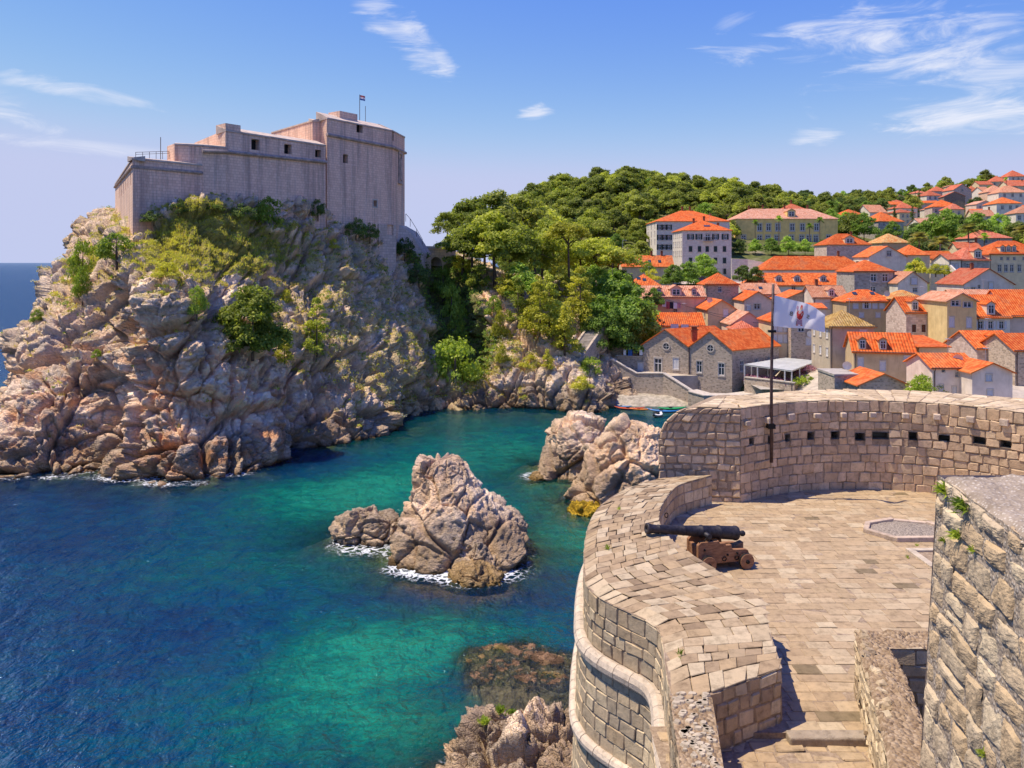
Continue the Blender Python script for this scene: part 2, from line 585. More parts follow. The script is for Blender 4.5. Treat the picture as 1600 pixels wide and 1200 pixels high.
def plaster(name, c, stain=0.45):
    m, t = new_mat(name)
    p = geo_pos(t)
    uv = uv_co(t)
    n1 = noise(t, p, 0.5, 5, 0.65)
    n2 = noise(t, mapping(t, uv, scale=(1.1, 0.16, 1)), 1.0, 5, 0.65)
    n3 = noise(t, p, 5.0, 4, 0.6)
    cc = mixc(t, 1.0, c, ramp(t, n1, [(0.3, (0.8, 0.78, 0.76)), (0.7, (1.1, 1.1, 1.1))]), 'MULTIPLY')
    cc = mixc(t, math_(t, 'MULTIPLY', sstep(t, n2, 0.5, 0.75), stain), cc, mixc(t, 1.0, c, (0.45, 0.42, 0.4), 'MULTIPLY'))
    finish(t, cc, 0.9, n3, 0.25, 0.02, 0.2)


PL = {'yellow': (0.88, 0.66, 0.27), 'cream': (0.8, 0.68, 0.49), 'white': (0.78, 0.74, 0.69), 'lilac': (0.74, 0.67, 0.65), 'pink': (0.78, 0.55, 0.43),
      'beige': (0.66, 0.54, 0.37), 'tan': (0.6, 0.47, 0.31), 'grey': (0.5, 0.45, 0.38), 'sand': (0.74, 0.6, 0.42), 'ochre': (0.72, 0.57, 0.31), 'rose': (0.78, 0.6, 0.53)}
for k_, c_ in PL.items():
    c_ = (min(0.92, c_[0] * 1.04), c_[1] * 0.985, c_[2] * 0.86)
    plaster('plaster_' + k_, c_, 0.55 if k_ in ('grey', 'tan', 'beige') else 0.35)


def roof_mat(name, ca, cb, cc, period=0.42, moss=0.0):
    """clay pantiles; UV: u along the eave, v up the slope, metres"""
    m, t = new_mat(name)
    uv = uv_co(t)
    p = geo_pos(t)
    sep = nd(t, 'ShaderNodeSeparateXYZ', {0: uv})
    u, v = sep.outputs[0], sep.outputs[1]
    cu = math_(t, 'FLOOR', math_(t, 'DIVIDE', u, period))
    cv = math_(t, 'FLOOR', math_(t, 'DIVIDE', v, period * 1.15))
    wn = nd(t, 'ShaderNodeTexWhiteNoise', {0: nd(t, 'ShaderNodeCombineXYZ', {0: cu, 1: cv, 2: 0.0}).outputs[0]}, noise_dimensions='2D').outputs[0]
    n1 = noise(t, p, 0.35, 5, 0.65)
    n2 = noise(t, p, 2.2, 4, 0.65)
    f = math_(t, 'ADD', math_(t, 'MULTIPLY', wn, 0.45), math_(t, 'MULTIPLY', math_(t, 'ADD', n1, n2), 0.45))
    c = ramp(t, f, [(0.25, ca), (0.55, cb), (0.85, cc)])
    if moss:
        c = mixc(t, math_(t, 'MULTIPLY', sstep(t, n2, 0.5, 0.68), moss), c, (0.16, 0.11, 0.04))
    oi = nd(t, 'ShaderNodeObjectInfo').outputs['Random']
    c = mixc(t, 1.0, c, ramp(t, oi, [(0.0, (0.78, 0.80, 0.85)), (0.5, (1.0, 1.0, 1.0)), (1.0, (1.06, 1.22, 1.5))]), 'MULTIPLY')
    c = mixc(t, math_(t, 'MULTIPLY', sstep(t, n1, 0.50, 0.66), 0.38), c, (0.30, 0.15, 0.08))
    fu = math_(t, 'FRACT', math_(t, 'DIVIDE', u, period))
    wave = math_(t, 'SINE', math_(t, 'MULTIPLY', fu, math.pi))
    fv = math_(t, 'FRACT', math_(t, 'DIVIDE', v, period * 1.15))
    h = math_(t, 'SUBTRACT', math_(t, 'MULTIPLY', wave, 1.0), math_(t, 'MULTIPLY', fv, 0.35))
    finish(t, c, 0.82, h, 1.0, 0.12, 0.2)


roof_mat('roof_orange', (0.46, 0.062, 0.010), (0.66, 0.108, 0.016), (0.78, 0.19, 0.04))
roof_mat('roof_red', (0.38, 0.06, 0.025), (0.54, 0.11, 0.045), (0.64, 0.19, 0.09))
roof_mat('roof_pale', (0.42, 0.14, 0.07), (0.60, 0.23, 0.11), (0.70, 0.34, 0.19))
roof_mat('roof_ochre', (0.26, 0.14, 0.03), (0.50, 0.29, 0.07), (0.66, 0.43, 0.15), moss=0.6)
roof_mat('roof_mixed', (0.40, 0.10, 0.03), (0.62, 0.22, 0.05), (0.66, 0.40, 0.14), moss=0.3)


def flat_mat(name, c, rough=0.7, var=0.15, scale=4.0, metallic=0.0, spec=0.3, bump=0.15):
    m, t = new_mat(name)
    p = obj_co(t)
    n1 = noise(t, p, scale, 5, 0.65)
    lo = tuple(x * (1 - var * 1.6) for x in c); hi = tuple(min(1, x * (1 + var)) for x in c)
    finish(t, ramp(t, n1, [(0.3, lo), (0.7, hi)]), rough, n1, bump, 0.01, spec, metallic)


flat_mat('iron', (0.035, 0.03, 0.034), 0.55, 0.5, 14.0, 0.35, 0.5, 0.5)
flat_mat('iron_ring', (0.02, 0.018, 0.018), 0.6, 0.3, 20.0, 0.5)
flat_mat('pole_metal', (0.10, 0.065, 0.06), 0.6, 0.4, 9.0, 0.3)
flat_mat('white_paint', (0.72, 0.70, 0.67), 0.6, 0.1)
flat_mat('grey_sheet', (0.50, 0.50, 0.47), 0.55, 0.12, 0.6)
flat_mat('shutter_white', (0.70, 0.67, 0.64), 0.6, 0.08)
flat_mat('shutter_green', (0.035, 0.06, 0.045), 0.6, 0.2)
flat_mat('shutter_brown', (0.12, 0.05, 0.035), 0.6, 0.2)
flat_mat('dark_inside', (0.025, 0.022, 0.02), 0.8, 0.3)
flat_mat('trim_stone', (0.56, 0.49, 0.41), 0.85, 0.15, 2.0)
flat_mat('trim_fort', (0.44, 0.34, 0.28), 0.9, 0.3, 1.0)
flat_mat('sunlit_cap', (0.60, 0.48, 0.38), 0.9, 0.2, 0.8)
flat_mat('concrete', (0.42, 0.37, 0.31), 0.9, 0.2, 1.2)
flat_mat('gravel', (0.33, 0.27, 0.21), 0.95, 0.5, 24.0, bump=1.0)
flat_mat('chimney', (0.33, 0.12, 0.06), 0.9, 0.3)
flat_mat('dish', (0.68, 0.66, 0.64), 0.5, 0.06)
flat_mat('solar', (0.09, 0.11, 0.16), 0.25, 0.1, 3.0, 0.0, 0.6)
flat_mat('cloth_white', (0.76, 0.74, 0.74), 0.9, 0.05)
flat_mat('cloth_blue', (0.05, 0.13, 0.38), 0.9, 0.1)
flat_mat('cloth_red', (0.45, 0.10, 0.10), 0.9, 0.15)
flat_mat('cloth_pink', (0.60, 0.28, 0.32), 0.9, 0.15)
flat_mat('cloth_dark', (0.03, 0.03, 0.04), 0.9, 0.1)
flat_mat('umbrella_teal', (0.30, 0.52, 0.52), 0.9, 0.1)
flat_mat('plastic_red', (0.60, 0.09, 0.02), 0.35, 0.08, spec=0.5)
flat_mat('plastic_orange', (0.68, 0.20, 0.02), 0.35, 0.08, spec=0.5)
flat_mat('plastic_blue', (0.015, 0.16, 0.42), 0.35, 0.08, spec=0.5)
flat_mat('plastic_green', (0.04, 0.40, 0.10), 0.35, 0.08, spec=0.5)
flat_mat('plastic_yellow', (0.60, 0.36, 0.02), 0.35, 0.08, spec=0.5)
flat_mat('car_blue', (0.03, 0.05, 0.12), 0.25, 0.05, spec=0.6)
flat_mat('car_silver', (0.35, 0.37, 0.40), 0.3, 0.05, spec=0.6)
flat_mat('car_red', (0.25, 0.03, 0.03), 0.3, 0.05, spec=0.6)
flat_mat('tyre', (0.02, 0.02, 0.02), 0.9, 0.1)
flat_mat('bark', (0.16, 0.11, 0.08), 0.95, 0.4, 3.0, bump=0.8)
flat_mat('palm_bark', (0.22, 0.16, 0.11), 0.95, 0.4, 5.0, bump=0.8)
flat_mat('path_stone', (0.50, 0.42, 0.33), 0.9, 0.2, 0.8)
flat_mat('beach', (0.42, 0.36, 0.27), 0.95, 0.3, 1.5, bump=0.6)
flat_mat('thread_gold', (0.16, 0.12, 0.04), 0.9, 0.1)
flat_mat('robe_red', (0.52, 0.05, 0.05), 0.9, 0.15, 9.0)
flat_mat('robe_purple', (0.42, 0.26, 0.38), 0.9, 0.15, 9.0)
flat_mat('skin_print', (0.55, 0.33, 0.25), 0.9, 0.1, 9.0)

m_, t_ = new_mat('glass')
finish(t_, (0.035, 0.045, 0.055), 0.12, None, spec=0.6)

m_, t_ = new_mat('flag_cloth')
p_ = obj_co(t_)
bs_ = nd(t_, 'ShaderNodeBsdfDiffuse', {0: (0.88, 0.85, 0.87)})
tr_ = nd(t_, 'ShaderNodeBsdfTranslucent', {0: (0.90, 0.86, 0.88)})
nd(t_, 'ShaderNodeOutputMaterial', {0: nd(t_, 'ShaderNodeMixShader', {0: 0.5, 1: bs_.outputs[0], 2: tr_.outputs[0]}).outputs[0]})

m_, t_ = new_mat('gun_wood')
p_ = obj_co(t_)
g_ = noise(t_, mapping(t_, p_, scale=(1.2, 14, 14)), 1.6, 6, 0.65, 0.4)
g2_ = noise(t_, mapping(t_, p_, scale=(2.5, 40, 40)), 1.5, 3, 0.6)
finish(t_, mixc(t_, math_(t_, 'MULTIPLY', g2_, 0.4), ramp(t_, g_, [(0.25, (0.15, 0.07, 0.035)), (0.5, (0.36, 0.175, 0.085)), (0.75, (0.52, 0.29, 0.155))]), (0.08, 0.04, 0.025)), 0.75, g_, 0.5, 0.01, 0.25)


def leaf_mat(name, lo, mid, hi, trans=0.35):
    m, t = new_mat(name)
    a = nd(t, 'ShaderNodeAttribute', attribute_name='tint').outputs[2]
    oi = nd(t, 'ShaderNodeObjectInfo').outputs['Random']
    f = math_(t, 'ADD', math_(t, 'MULTIPLY', a, 0.58), math_(t, 'MULTIPLY', oi, 0.42))
    c = ramp(t, f, [(0.1, lo), (0.5, mid), (0.9, hi)])
    d = nd(t, 'ShaderNodeBsdfPrincipled', {'Base Color': c, 'Roughness': 0.6, 'Specular IOR Level': 0.25})
    tr = nd(t, 'ShaderNodeBsdfTranslucent', {0: mixc(t, 1.0, c, (1.5, 1.6, 0.7), 'MULTIPLY')})
    nd(t, 'ShaderNodeOutputMaterial', {0: nd(t, 'ShaderNodeMixShader', {0: trans, 1: d.outputs[0], 2: tr.outputs[0]}).outputs[0]})


leaf_mat('leaf_pine', (0.114, 0.154, 0.025), (0.324, 0.36, 0.054), (0.649, 0.648, 0.1), 0.42)
leaf_mat('leaf_hill', (0.096, 0.13, 0.025), (0.248, 0.278, 0.05), (0.478, 0.486, 0.09), 0.42)
leaf_mat('leaf_lime', (0.207, 0.225, 0.027), (0.461, 0.435, 0.053), (0.75, 0.69, 0.105), 0.42)
leaf_mat('leaf_broad', (0.097, 0.162, 0.032), (0.258, 0.374, 0.065), (0.516, 0.648, 0.121), 0.42)
leaf_mat('leaf_dark', (0.056, 0.088, 0.027), (0.133, 0.189, 0.046), (0.267, 0.336, 0.084), 0.42)
leaf_mat('leaf_bush', (0.111, 0.165, 0.022), (0.27, 0.352, 0.048), (0.509, 0.585, 0.09), 0.42)
leaf_mat('leaf_silver', (0.268, 0.241, 0.161), (0.463, 0.425, 0.299), (0.683, 0.621, 0.46), 0.42)
leaf_mat('leaf_dry', (0.341, 0.253, 0.069), (0.561, 0.437, 0.127), (0.75, 0.632, 0.23), 0.42)
leaf_mat('leaf_grass', (0.28, 0.26, 0.04), (0.50, 0.47, 0.07), (0.72, 0.66, 0.15), 0.42)
leaf_mat('leaf_palm', (0.127, 0.135, 0.045), (0.27, 0.255, 0.09), (0.509, 0.42, 0.195), 0.42)
leaf_mat('leaf_flower', (0.095, 0.045, 0.068), (0.318, 0.15, 0.255), (0.668, 0.36, 0.54), 0.42)
leaf_mat('leaf_weed', (0.30, 0.2, 0.02), (0.46, 0.32, 0.03), (0.6, 0.44, 0.06), 0.1)

# sea: transparent where it is shallow, its own colour where it is deep, foam where it breaks on rock
m_, t_ = new_mat('sea_water')
p_ = geo_pos(t_)
dep_ = nd(t_, 'ShaderNodeAttribute', attribute_name='clarity').outputs[2]
hue_ = nd(t_, 'ShaderNodeAttribute', attribute_name='hue').outputs[2]
fo_ = nd(t_, 'ShaderNodeAttribute', attribute_name='foam').outputs[2]
pw_ = mapping(t_, p_, rot=(0, 0, R(24)), scale=(1.0, 0.62, 1.0))
w1_ = noise(t_, pw_, 0.22, 3, 0.5, 0.5)
w2_ = noise(t_, mapping(t_, p_, rot=(0, 0, R(-12)), scale=(1.0, 0.55, 1.0)), 0.85, 4, 0.6, 0.6)
w3_ = noise(t_, p_, 2.8, 3, 0.6, 0.3)
hgt_ = math_(t_, 'ADD', math_(t_, 'ADD', math_(t_, 'MULTIPLY', w1_, 1.5), math_(t_, 'MULTIPLY', w2_, 1.15)), math_(t_, 'MULTIPLY', w3_, 0.42))
bmp_ = nd(t_, 'ShaderNodeBump', {'Height': hgt_, 'Strength': 0.85, 'Distance': 0.8})
hv_ = math_(t_, 'ADD', hue_, math_(t_, 'MULTIPLY', math_(t_, 'SUBTRACT', noise(t_, mapping(t_, p_, rot=(0, 0, R(8)), scale=(0.6, 1.0, 1.0)), 0.75, 5, 0.7, 0.7), 0.5), 1.2))  # light and dark of the ripple crests put into the body colour
body_ = ramp(t_, hv_, [(0.0, (0.001, 0.024, 0.085)), (0.2, (0.001, 0.040, 0.108)), (0.42, (0.001, 0.064, 0.112)), (0.62, (0.0012, 0.092, 0.098)), (0.8, (0.002, 0.14, 0.11)), (1.0, (0.010, 0.22, 0.14))])
dif_ = nd(t_, 'ShaderNodeBsdfDiffuse', {0: body_, 'Normal': bmp_.outputs[0]})
tra_ = nd(t_, 'ShaderNodeBsdfTransparent', {0: (0.70, 0.84, 0.78)})
inn_ = nd(t_, 'ShaderNodeMixShader', {0: dep_, 1: tra_.outputs[0], 2: dif_.outputs[0]})
fr_ = nd(t_, 'ShaderNodeFresnel', {'IOR': 1.333, 'Normal': bmp_.outputs[0]})
gl_ = nd(t_, 'ShaderNodeBsdfGlossy', {0: (0.5, 0.62, 0.75), 'Roughness': 0.07, 'Normal': bmp_.outputs[0]})
wat_ = nd(t_, 'ShaderNodeMixShader', {0: fr_.outputs[0], 1: inn_.outputs[0], 2: gl_.outputs[0]})
fn_ = noise(t_, p_, 1.1, 7, 0.72, 1.6)
fn2_ = nd(t_, 'ShaderNodeTexVoronoi', {'Vector': vmath(t_, 'ADD', p_, vmath(t_, 'MULTIPLY', noise(t_, p_, 0.9, 3, 0.6, 0.0, 1), (1.6, 1.6, 0))), 'Scale': 1.5}, feature='DISTANCE_TO_EDGE').outputs[0]
fz_ = math_(t_, 'ADD', math_(t_, 'MULTIPLY', fn_, 0.7), math_(t_, 'MULTIPLY', sstep(t_, fn2_, 0.22, 0.0), 0.32))
fm_ = math_(t_, 'MULTIPLY', sstep(t_, math_(t_, 'SUBTRACT', fz_, math_(t_, 'SUBTRACT', 1.0, fo_)), -0.06, 0.30), 0.85)
foam_ = nd(t_, 'ShaderNodeBsdfDiffuse', {0: (0.78, 0.80, 0.80)})
nd(t_, 'ShaderNodeOutputMaterial', {0: nd(t_, 'ShaderNodeMixShader', {0: fm_, 1: wat_.outputs[0], 2: foam_.outputs[0]}).outputs[0]})

m_, t_ = new_mat('seabed')
p_ = geo_pos(t_)
a_ = nd(t_, 'ShaderNodeAttribute', attribute_name='col').outputs[0]
n_ = noise(t_, p_, 0.9, 6, 0.7)
finish(t_, mixc(t_, 1.0, a_, ramp(t_, n_, [(0.3, (0.35, 0.35, 0.35)), (0.7, (1.4, 1.4, 1.3))]), 'MULTIPLY'), 0.9, n_, 1.0, 0.4, 0.1)

m_, t_ = new_mat('hill_ground')
p_ = geo_pos(t_)
n_ = noise(t_, p_, 0.06, 6, 0.65)
n2_ = noise(t_, p_, 0.7, 5, 0.65)
finish(t_, mixc(t_, sstep(t_, n_, 0.5, 0.68), ramp(t_, n2_, [(0.3, (0.06, 0.075, 0.02)), (0.7, (0.16, 0.17, 0.055))]), ramp(t_, n2_, [(0.3, (0.16, 0.13, 0.08)), (0.7, (0.34, 0.28, 0.19))])), 0.95, n2_, 0.7, 0.5, 0.1)

# ------------------------------------------------------------------ the headland, sea rocks, sea, hills
RNG = np.random.default_rng(7)

# each column: foot of the cliff (at the sea) up to its top, as (px, py, metres ahead)
CLIFF = [
    [(331, 566, 200), (333, 540, 200), (335, 510, 200), (337, 480, 199), (338, 450, 198), (338, 420, 197), (336, 380, 196), (334, 345, 195)],
    [(150, 618, 150), (158, 575, 152), (166, 530, 155), (174, 490, 158), (180, 455, 160), (186, 420, 162), (190, 385, 165), (196, 355, 168)],
    [(-30, 718, 101.5), (-18, 680, 104), (10, 620, 108), (36, 555, 113), (62, 470, 121), (84, 415, 130), (118, 366, 142), (165, 332, 152)],
    [(60, 746, 93), (52, 690, 95.5), (52, 630, 98.5), (70, 575, 102), (92, 500, 108), (118, 436, 116), (152, 376, 127), (190, 338, 138)],
    [(150, 736, 95.9), (150, 690, 97.5), (158, 630, 99.5), (163, 570, 102), (170, 510, 104.5), (178, 450, 107.5), (190, 405, 110.2), (204, 362, 113.5)],
    [(255, 752, 91.4), (255, 700, 93), (250, 640, 95.3), (250, 570, 97), (255, 500, 98.2), (255, 440, 100.4), (268, 385, 108), (272, 318, 117.5)],
    [(380, 741, 94.4), (375, 690, 96.5), (365, 640, 99), (360, 580, 101), (355, 520, 103.8), (345, 450, 108), (335, 380, 114.5), (340, 303, 122)],
    [(490, 706, 105.6), (480, 660, 107), (465, 610, 109), (450, 550, 112), (440, 480, 117), (432, 400, 123.5), (430, 340, 128.5), (425, 301, 131)],
    [(588, 690, 111.6), (575, 650, 114), (560, 600, 117), (545, 540, 121), (530, 470, 126), (516, 400, 131.5), (505, 350, 136), (500, 322, 139)],
    [(602, 662, 124), (618, 630, 127), (622, 590, 130), (612, 530, 135), (600, 470, 141), (590, 420, 147), (588, 388, 151), (590, 368, 153.5)],
    [(690, 643, 134), (690, 615, 137), (685, 580, 140.5), (672, 530, 145.5), (662, 480, 151), (652, 440, 156), (645, 412, 160), (640, 396, 163)],
    [(735, 641, 135.3), (735, 610, 141), (735, 570, 148), (728, 520, 156), (714, 475, 163), (702, 440, 169), (694, 415, 174), (690, 402, 179)],
    [(790, 640, 135.9), (786, 610, 138), (780, 570, 142), (768, 520, 147.5), (752, 478, 153), (730, 440, 160), (720, 415, 168), (715, 402, 177)],
    [(860, 643, 134.1), (860, 615, 136), (855, 580, 139), (842, 545, 143), (830, 508, 148), (818, 475, 154), (812, 448, 161), (802, 425, 172)],
    [(920, 648, 131.3), (926, 620, 134), (922, 592, 138), (912, 562, 142.5), (905, 535, 147.5), (900, 505, 153.5), (895, 475, 161), (890, 445, 172)],
    [(962, 641, 135.3), (966, 612, 141), (968, 592, 145), (961, 565, 149.5), (955, 535, 153.5), (950, 505, 158.5), (945, 475, 166), (940, 445, 177)],
    [(990, 626, 144.7), (992, 606, 150), (996, 590, 155), (1000, 570, 160), (992, 545, 165), (987, 515, 170), (982, 485, 176), (977, 455, 186)],
    [(1030, 616, 151), (1030, 602, 156), (1030, 590, 160), (1030, 575, 165), (1025, 552, 170), (1018, 525, 176), (1010, 495, 182), (1003, 465, 192)],
]
cols = []
for c in CLIFF:
    p = [at(*q) for q in c]
    p[0][2] = 0.0
    out = p[0] - p[2]; out[2] = 0; out /= np.linalg.norm(out) + 1e-6
    low2 = p[0] + out * 3.5; low2[2] = -6
    low1 = p[0] + out * 0.8; low1[2] = -1.6
    back = p[-1] - np.array([0, 0, 0.5]) + np.array([0.0, 26.0, 0.0])
    cols.append([low2, low1] + p + [back])
cols = np.array(cols)
NU, NV = 960, 400
g1 = np.stack([catmull(cols[:, j], NU) for j in range(cols.shape[1])], 1)
G = np.stack([catmull(g1[i], NV) for i in range(NU)], 0)
NRM = -normals_grid(G)
if NRM[NU // 2, NV // 2] @ np.array([0, -1, 0.3]) < 0:
    NRM = -NRM
P0 = G.reshape(-1, 3)
N0 = NRM.reshape(-1, 3)
amp = 0.35 + 0.65 * np.clip(1.25 - N0[:, 2] * 1.1, 0, 1)
D = rock_disp(P0, [(12, 2.4), (6, 1.5), (2.8, 0.6), (1.3, 0.27), (0.6, 0.12)], seed=3)
D = D + 0.6 * fbm(P0 / 7.0, 3, 21)
# upright fissures that split the face into tall slabs
qf = (P0 + 1.4 * np.stack([fbm(P0 / 6, 2, 101), fbm(P0 / 6 + 9, 2, 102), np.zeros(len(P0))], 1)) / np.array([5.5, 5.5, 17.0])
f1, f2, vf, hf = voronoi(qf, 17)
D += -1.1 * (1 - smooth(f2 - f1, 0.0, 0.09)) + 1.3 * (h01(hf, 4) - 0.5) + 1.0 * vf[:, 0] * (h01(hf, 6) * 2 - 1)
# the deep joint, the sea cave and the hollows of the photo; boulders that stand proud
def ball(P, px, py, Y, r, sq=(1, 1, 1)):
    c = at(px, py, Y)
    d = (P - c) / (np.array(sq) * r)
    return np.exp(-(d * d).sum(1))
D += -2.6 * ball(P0, 182, 655, 99, 3.0, (0.7, 1.5, 1.6)) - 2.2 * ball(P0, 570, 640, 114, 2.4, (1.5, 1, 0.8)) - 1.6 * ball(P0, 480, 610, 109, 3.0, (2.0, 1, 0.6))
D += 2.0 * ball(P0, 250, 470, 99.5, 2.8, (1, 1, 0.95)) - 1.2 * ball(P0, 258, 520, 98.5, 2.0, (2.2, 1, 0.35)) + 1.2 * ball(P0, 330, 560, 101.5, 4, (1.6, 1, 0.8))
D += -1.5 * ball(P0, 410, 655, 98.5, 3, (2.2, 1, 0.5)) + 1.6 * ball(P0, 370, 505, 104, 3.0, (1, 1, 1.3)) - 1.3 * ball(P0, 330, 500, 104, 1.8, (0.6, 1, 1.6))
D += -1.2 * ball(P0, 225, 600, 97, 2.2, (0.6, 1, 2.0))
CP = P0 + N0 * (D * amp)[:, None]
CP += np.stack([fbm(P0 / 3 + 40, 3, 31), fbm(P0 / 3 + 70, 3, 32), 0.4 * fbm(P0 / 3 + 90, 3, 33)], 1) * 0.25
CN = -normals_grid(CP.reshape(NU, NV, 3)).reshape(-1, 3)
if (CN * N0).sum() < 0:
    CN = -CN


def rock_colour(P, N, grey=0.5, seed=0, warm=1.0):
    n1 = fbm(P / 9.0, 4, 41 + seed); n2 = fbm(P / 3.0, 4, 51 + seed); n3 = fbm(P / np.array([14, 14, 3.0]), 3, 61 + seed)
    pale = np.array([0.86, 0.70, 0.54]); tan = np.array([0.76, 0.55, 0.37]); gr = np.array([0.68, 0.58, 0.48]); dk = np.array([0.46, 0.32, 0.23])
    w = smooth(n1, -0.5, 0.5)[:, None]
    c = tan * (1 - w) + pale * w
    g = (smooth(n2 + 0.5 * N[:, 2], -0.2, 0.7) * grey)[:, None]
    c = c * (1 - g) + gr * g
    s = (smooth(n3, 0.25, 0.8) * 0.5)[:, None]
    c = c * (1 - s) + dk * s
    f1, f2, vec, hid = voronoi((P @ BEDM) / np.array([2.4, 2.4, 1.2]), seed + 4)
    c = c * (0.72 + 0.56 * h01(hid, 9))[:, None]
    # tide marks
    z = P[:, 2] + 0.5 * n2
    o = (smooth(z, 3.2, 1.2) * 0.55)[:, None]
    c = c * (1 - o) + np.array([0.26, 0.175, 0.075]) * o
    b = (smooth(np.abs(P[:, 2] + 0.35 * n2 - 2.6), 1.6, 0.3) * 0.5)[:, None]
    c = c * (1 - b) + np.array([0.10, 0.08, 0.065]) * b
    b = (smooth(z, 0.7, -0.1))[:, None]
    c = c * (1 - b) + np.array([0.085, 0.055, 0.025]) * b
    return c


CC = rock_colour(CP, CN, 0.55)
rust = np.clip(1.2 * ball(CP, 420, 640, 99.5, 6, (2.2, 1.6, 0.75)) + 1.1 * ball(CP, 330, 690, 96, 5, (1.4, 1.5, 1.0)) + ball(CP, 520, 600, 112, 4, (1.5, 2, 0.8)) +
               0.9 * ball(CP, 60, 600, 100, 8, (1.2, 1.5, 1.3)) + 0.7 * ball(CP, 230, 560, 97, 6, (1.2, 1.5, 0.8)) + 0.8 * ball(CP, 600, 640, 124, 4) + 0.6 * ball(CP, 735, 470, 157, 8), 0, 1)
rn = smooth(fbm(CP / np.array([3.5, 3.5, 1.2]), 4, 77), -0.3, 0.5) * rust
CC = CC * (1 - 0.75 * rn[:, None]) + np.array([0.62, 0.27, 0.10]) * (0.75 * rn[:, None])
pale_b = np.clip(ball(CP, 245, 465, 99.5, 4.5) + ball(CP, 310, 600, 99, 6, (1.4, 1.6, 0.9)) + ball(CP, 325, 420, 110, 4.5) + ball(CP, 745, 470, 154, 7), 0, 1)
CC = CC * (1 + 0.25 * pale_b[:, None]) + 0.04 * pale_b[:, None]
# greenery: grass on the crown, dry scrub down the eastern slope
lawn = np.clip(1.25 * ball(CP, 385, 375, 118, 7.5, (1.15, 1.4, 0.75)) + 0.7 * ball(CP, 345, 350, 117, 4.5) + 0.8 * ball(CP, 160, 380, 124, 9, (1.2, 2, 0.7)) + 0.7 * ball(CP, 290, 445, 104, 4) +
               0.7 * ball(CP, 245, 410, 106, 4) + 0.6 * ball(CP, 300, 360, 113, 6) + 0.3 * ball(CP, 480, 370, 130, 6), 0, 1.2)
slope = np.clip(ball(CP, 560, 470, 127, 13, (1, 1.5, 1.2)) + ball(CP, 620, 500, 138, 14) + 0.9 * ball(CP, 500, 430, 124, 11) + 0.9 * ball(CP, 600, 560, 127, 9) + 0.8 * ball(CP, 650, 560, 140, 11)
                + 0.7 * ball(CP, 760, 540, 146, 8) + 0.6 * ball(CP, 860, 560, 141, 9) + 0.5 * ball(CP, 90, 400, 124, 14) + 0.5 * ball(CP, 430, 450, 115, 8) + 0.35 * ball(CP, 120, 520, 106, 14), 0, 1)
gully = np.clip(1.2 * ball(CP, 712, 480, 162, 9, (0.75, 1.6, 1.5)) + ball(CP, 735, 560, 149, 7) + 0.8 * ball(CP, 690, 430, 166, 7) + 0.6 * ball(CP, 640, 400, 160, 5), 0, 1.2)
gn = fbm(CP / 2.6, 4, 91)
up = CN[:, 2]
lawn_m = smooth(lawn + 0.42 * gn + 0.25 * (up - 0.55), 0.38, 0.62)
slope_m = smooth(slope + 0.75 * gn + 0.5 * (up - 0.5), 0.62, 0.95) * 0.85
gully_m = smooth(gully + 0.35 * gn, 0.35, 0.65)
free_m = smooth(up + 0.35 * gn, 0.62, 0.95) * smooth(CP[:, 2], 9, 20) * 0.8
for mk, cg in ((free_m, (0.42, 0.35, 0.14)), (slope_m, (0.62, 0.49, 0.26)), (gully_m, (0.17, 0.18, 0.06)), (lawn_m, (0.40, 0.36, 0.11))):
    CC = CC * (1 - mk[:, None]) + np.array(cg) * mk[:, None]
fq = grid_faces(NU, NV)[:, ::-1]
headland = link('headland', mesh_np('headland', CP, fq, {'col': CC}), 'cliff_rock')
tag(headland, kind='structure')
CPX = 800 + F * CP[:, 0] / CP[:, 1]
CPY = HY - F * (CP[:, 2] - ZC) / CP[:, 1]


def cliff_at(px, py, r=7):
    k = np.where((np.abs(CPX - px) < r) & (np.abs(CPY - py) < r))[0]
    if len(k) == 0:
        return None
    return CP[k[np.argmin(CP[k, 1])]].copy()


shore = [CP[np.abs(CP[:, 2]) < 0.25][::6]]


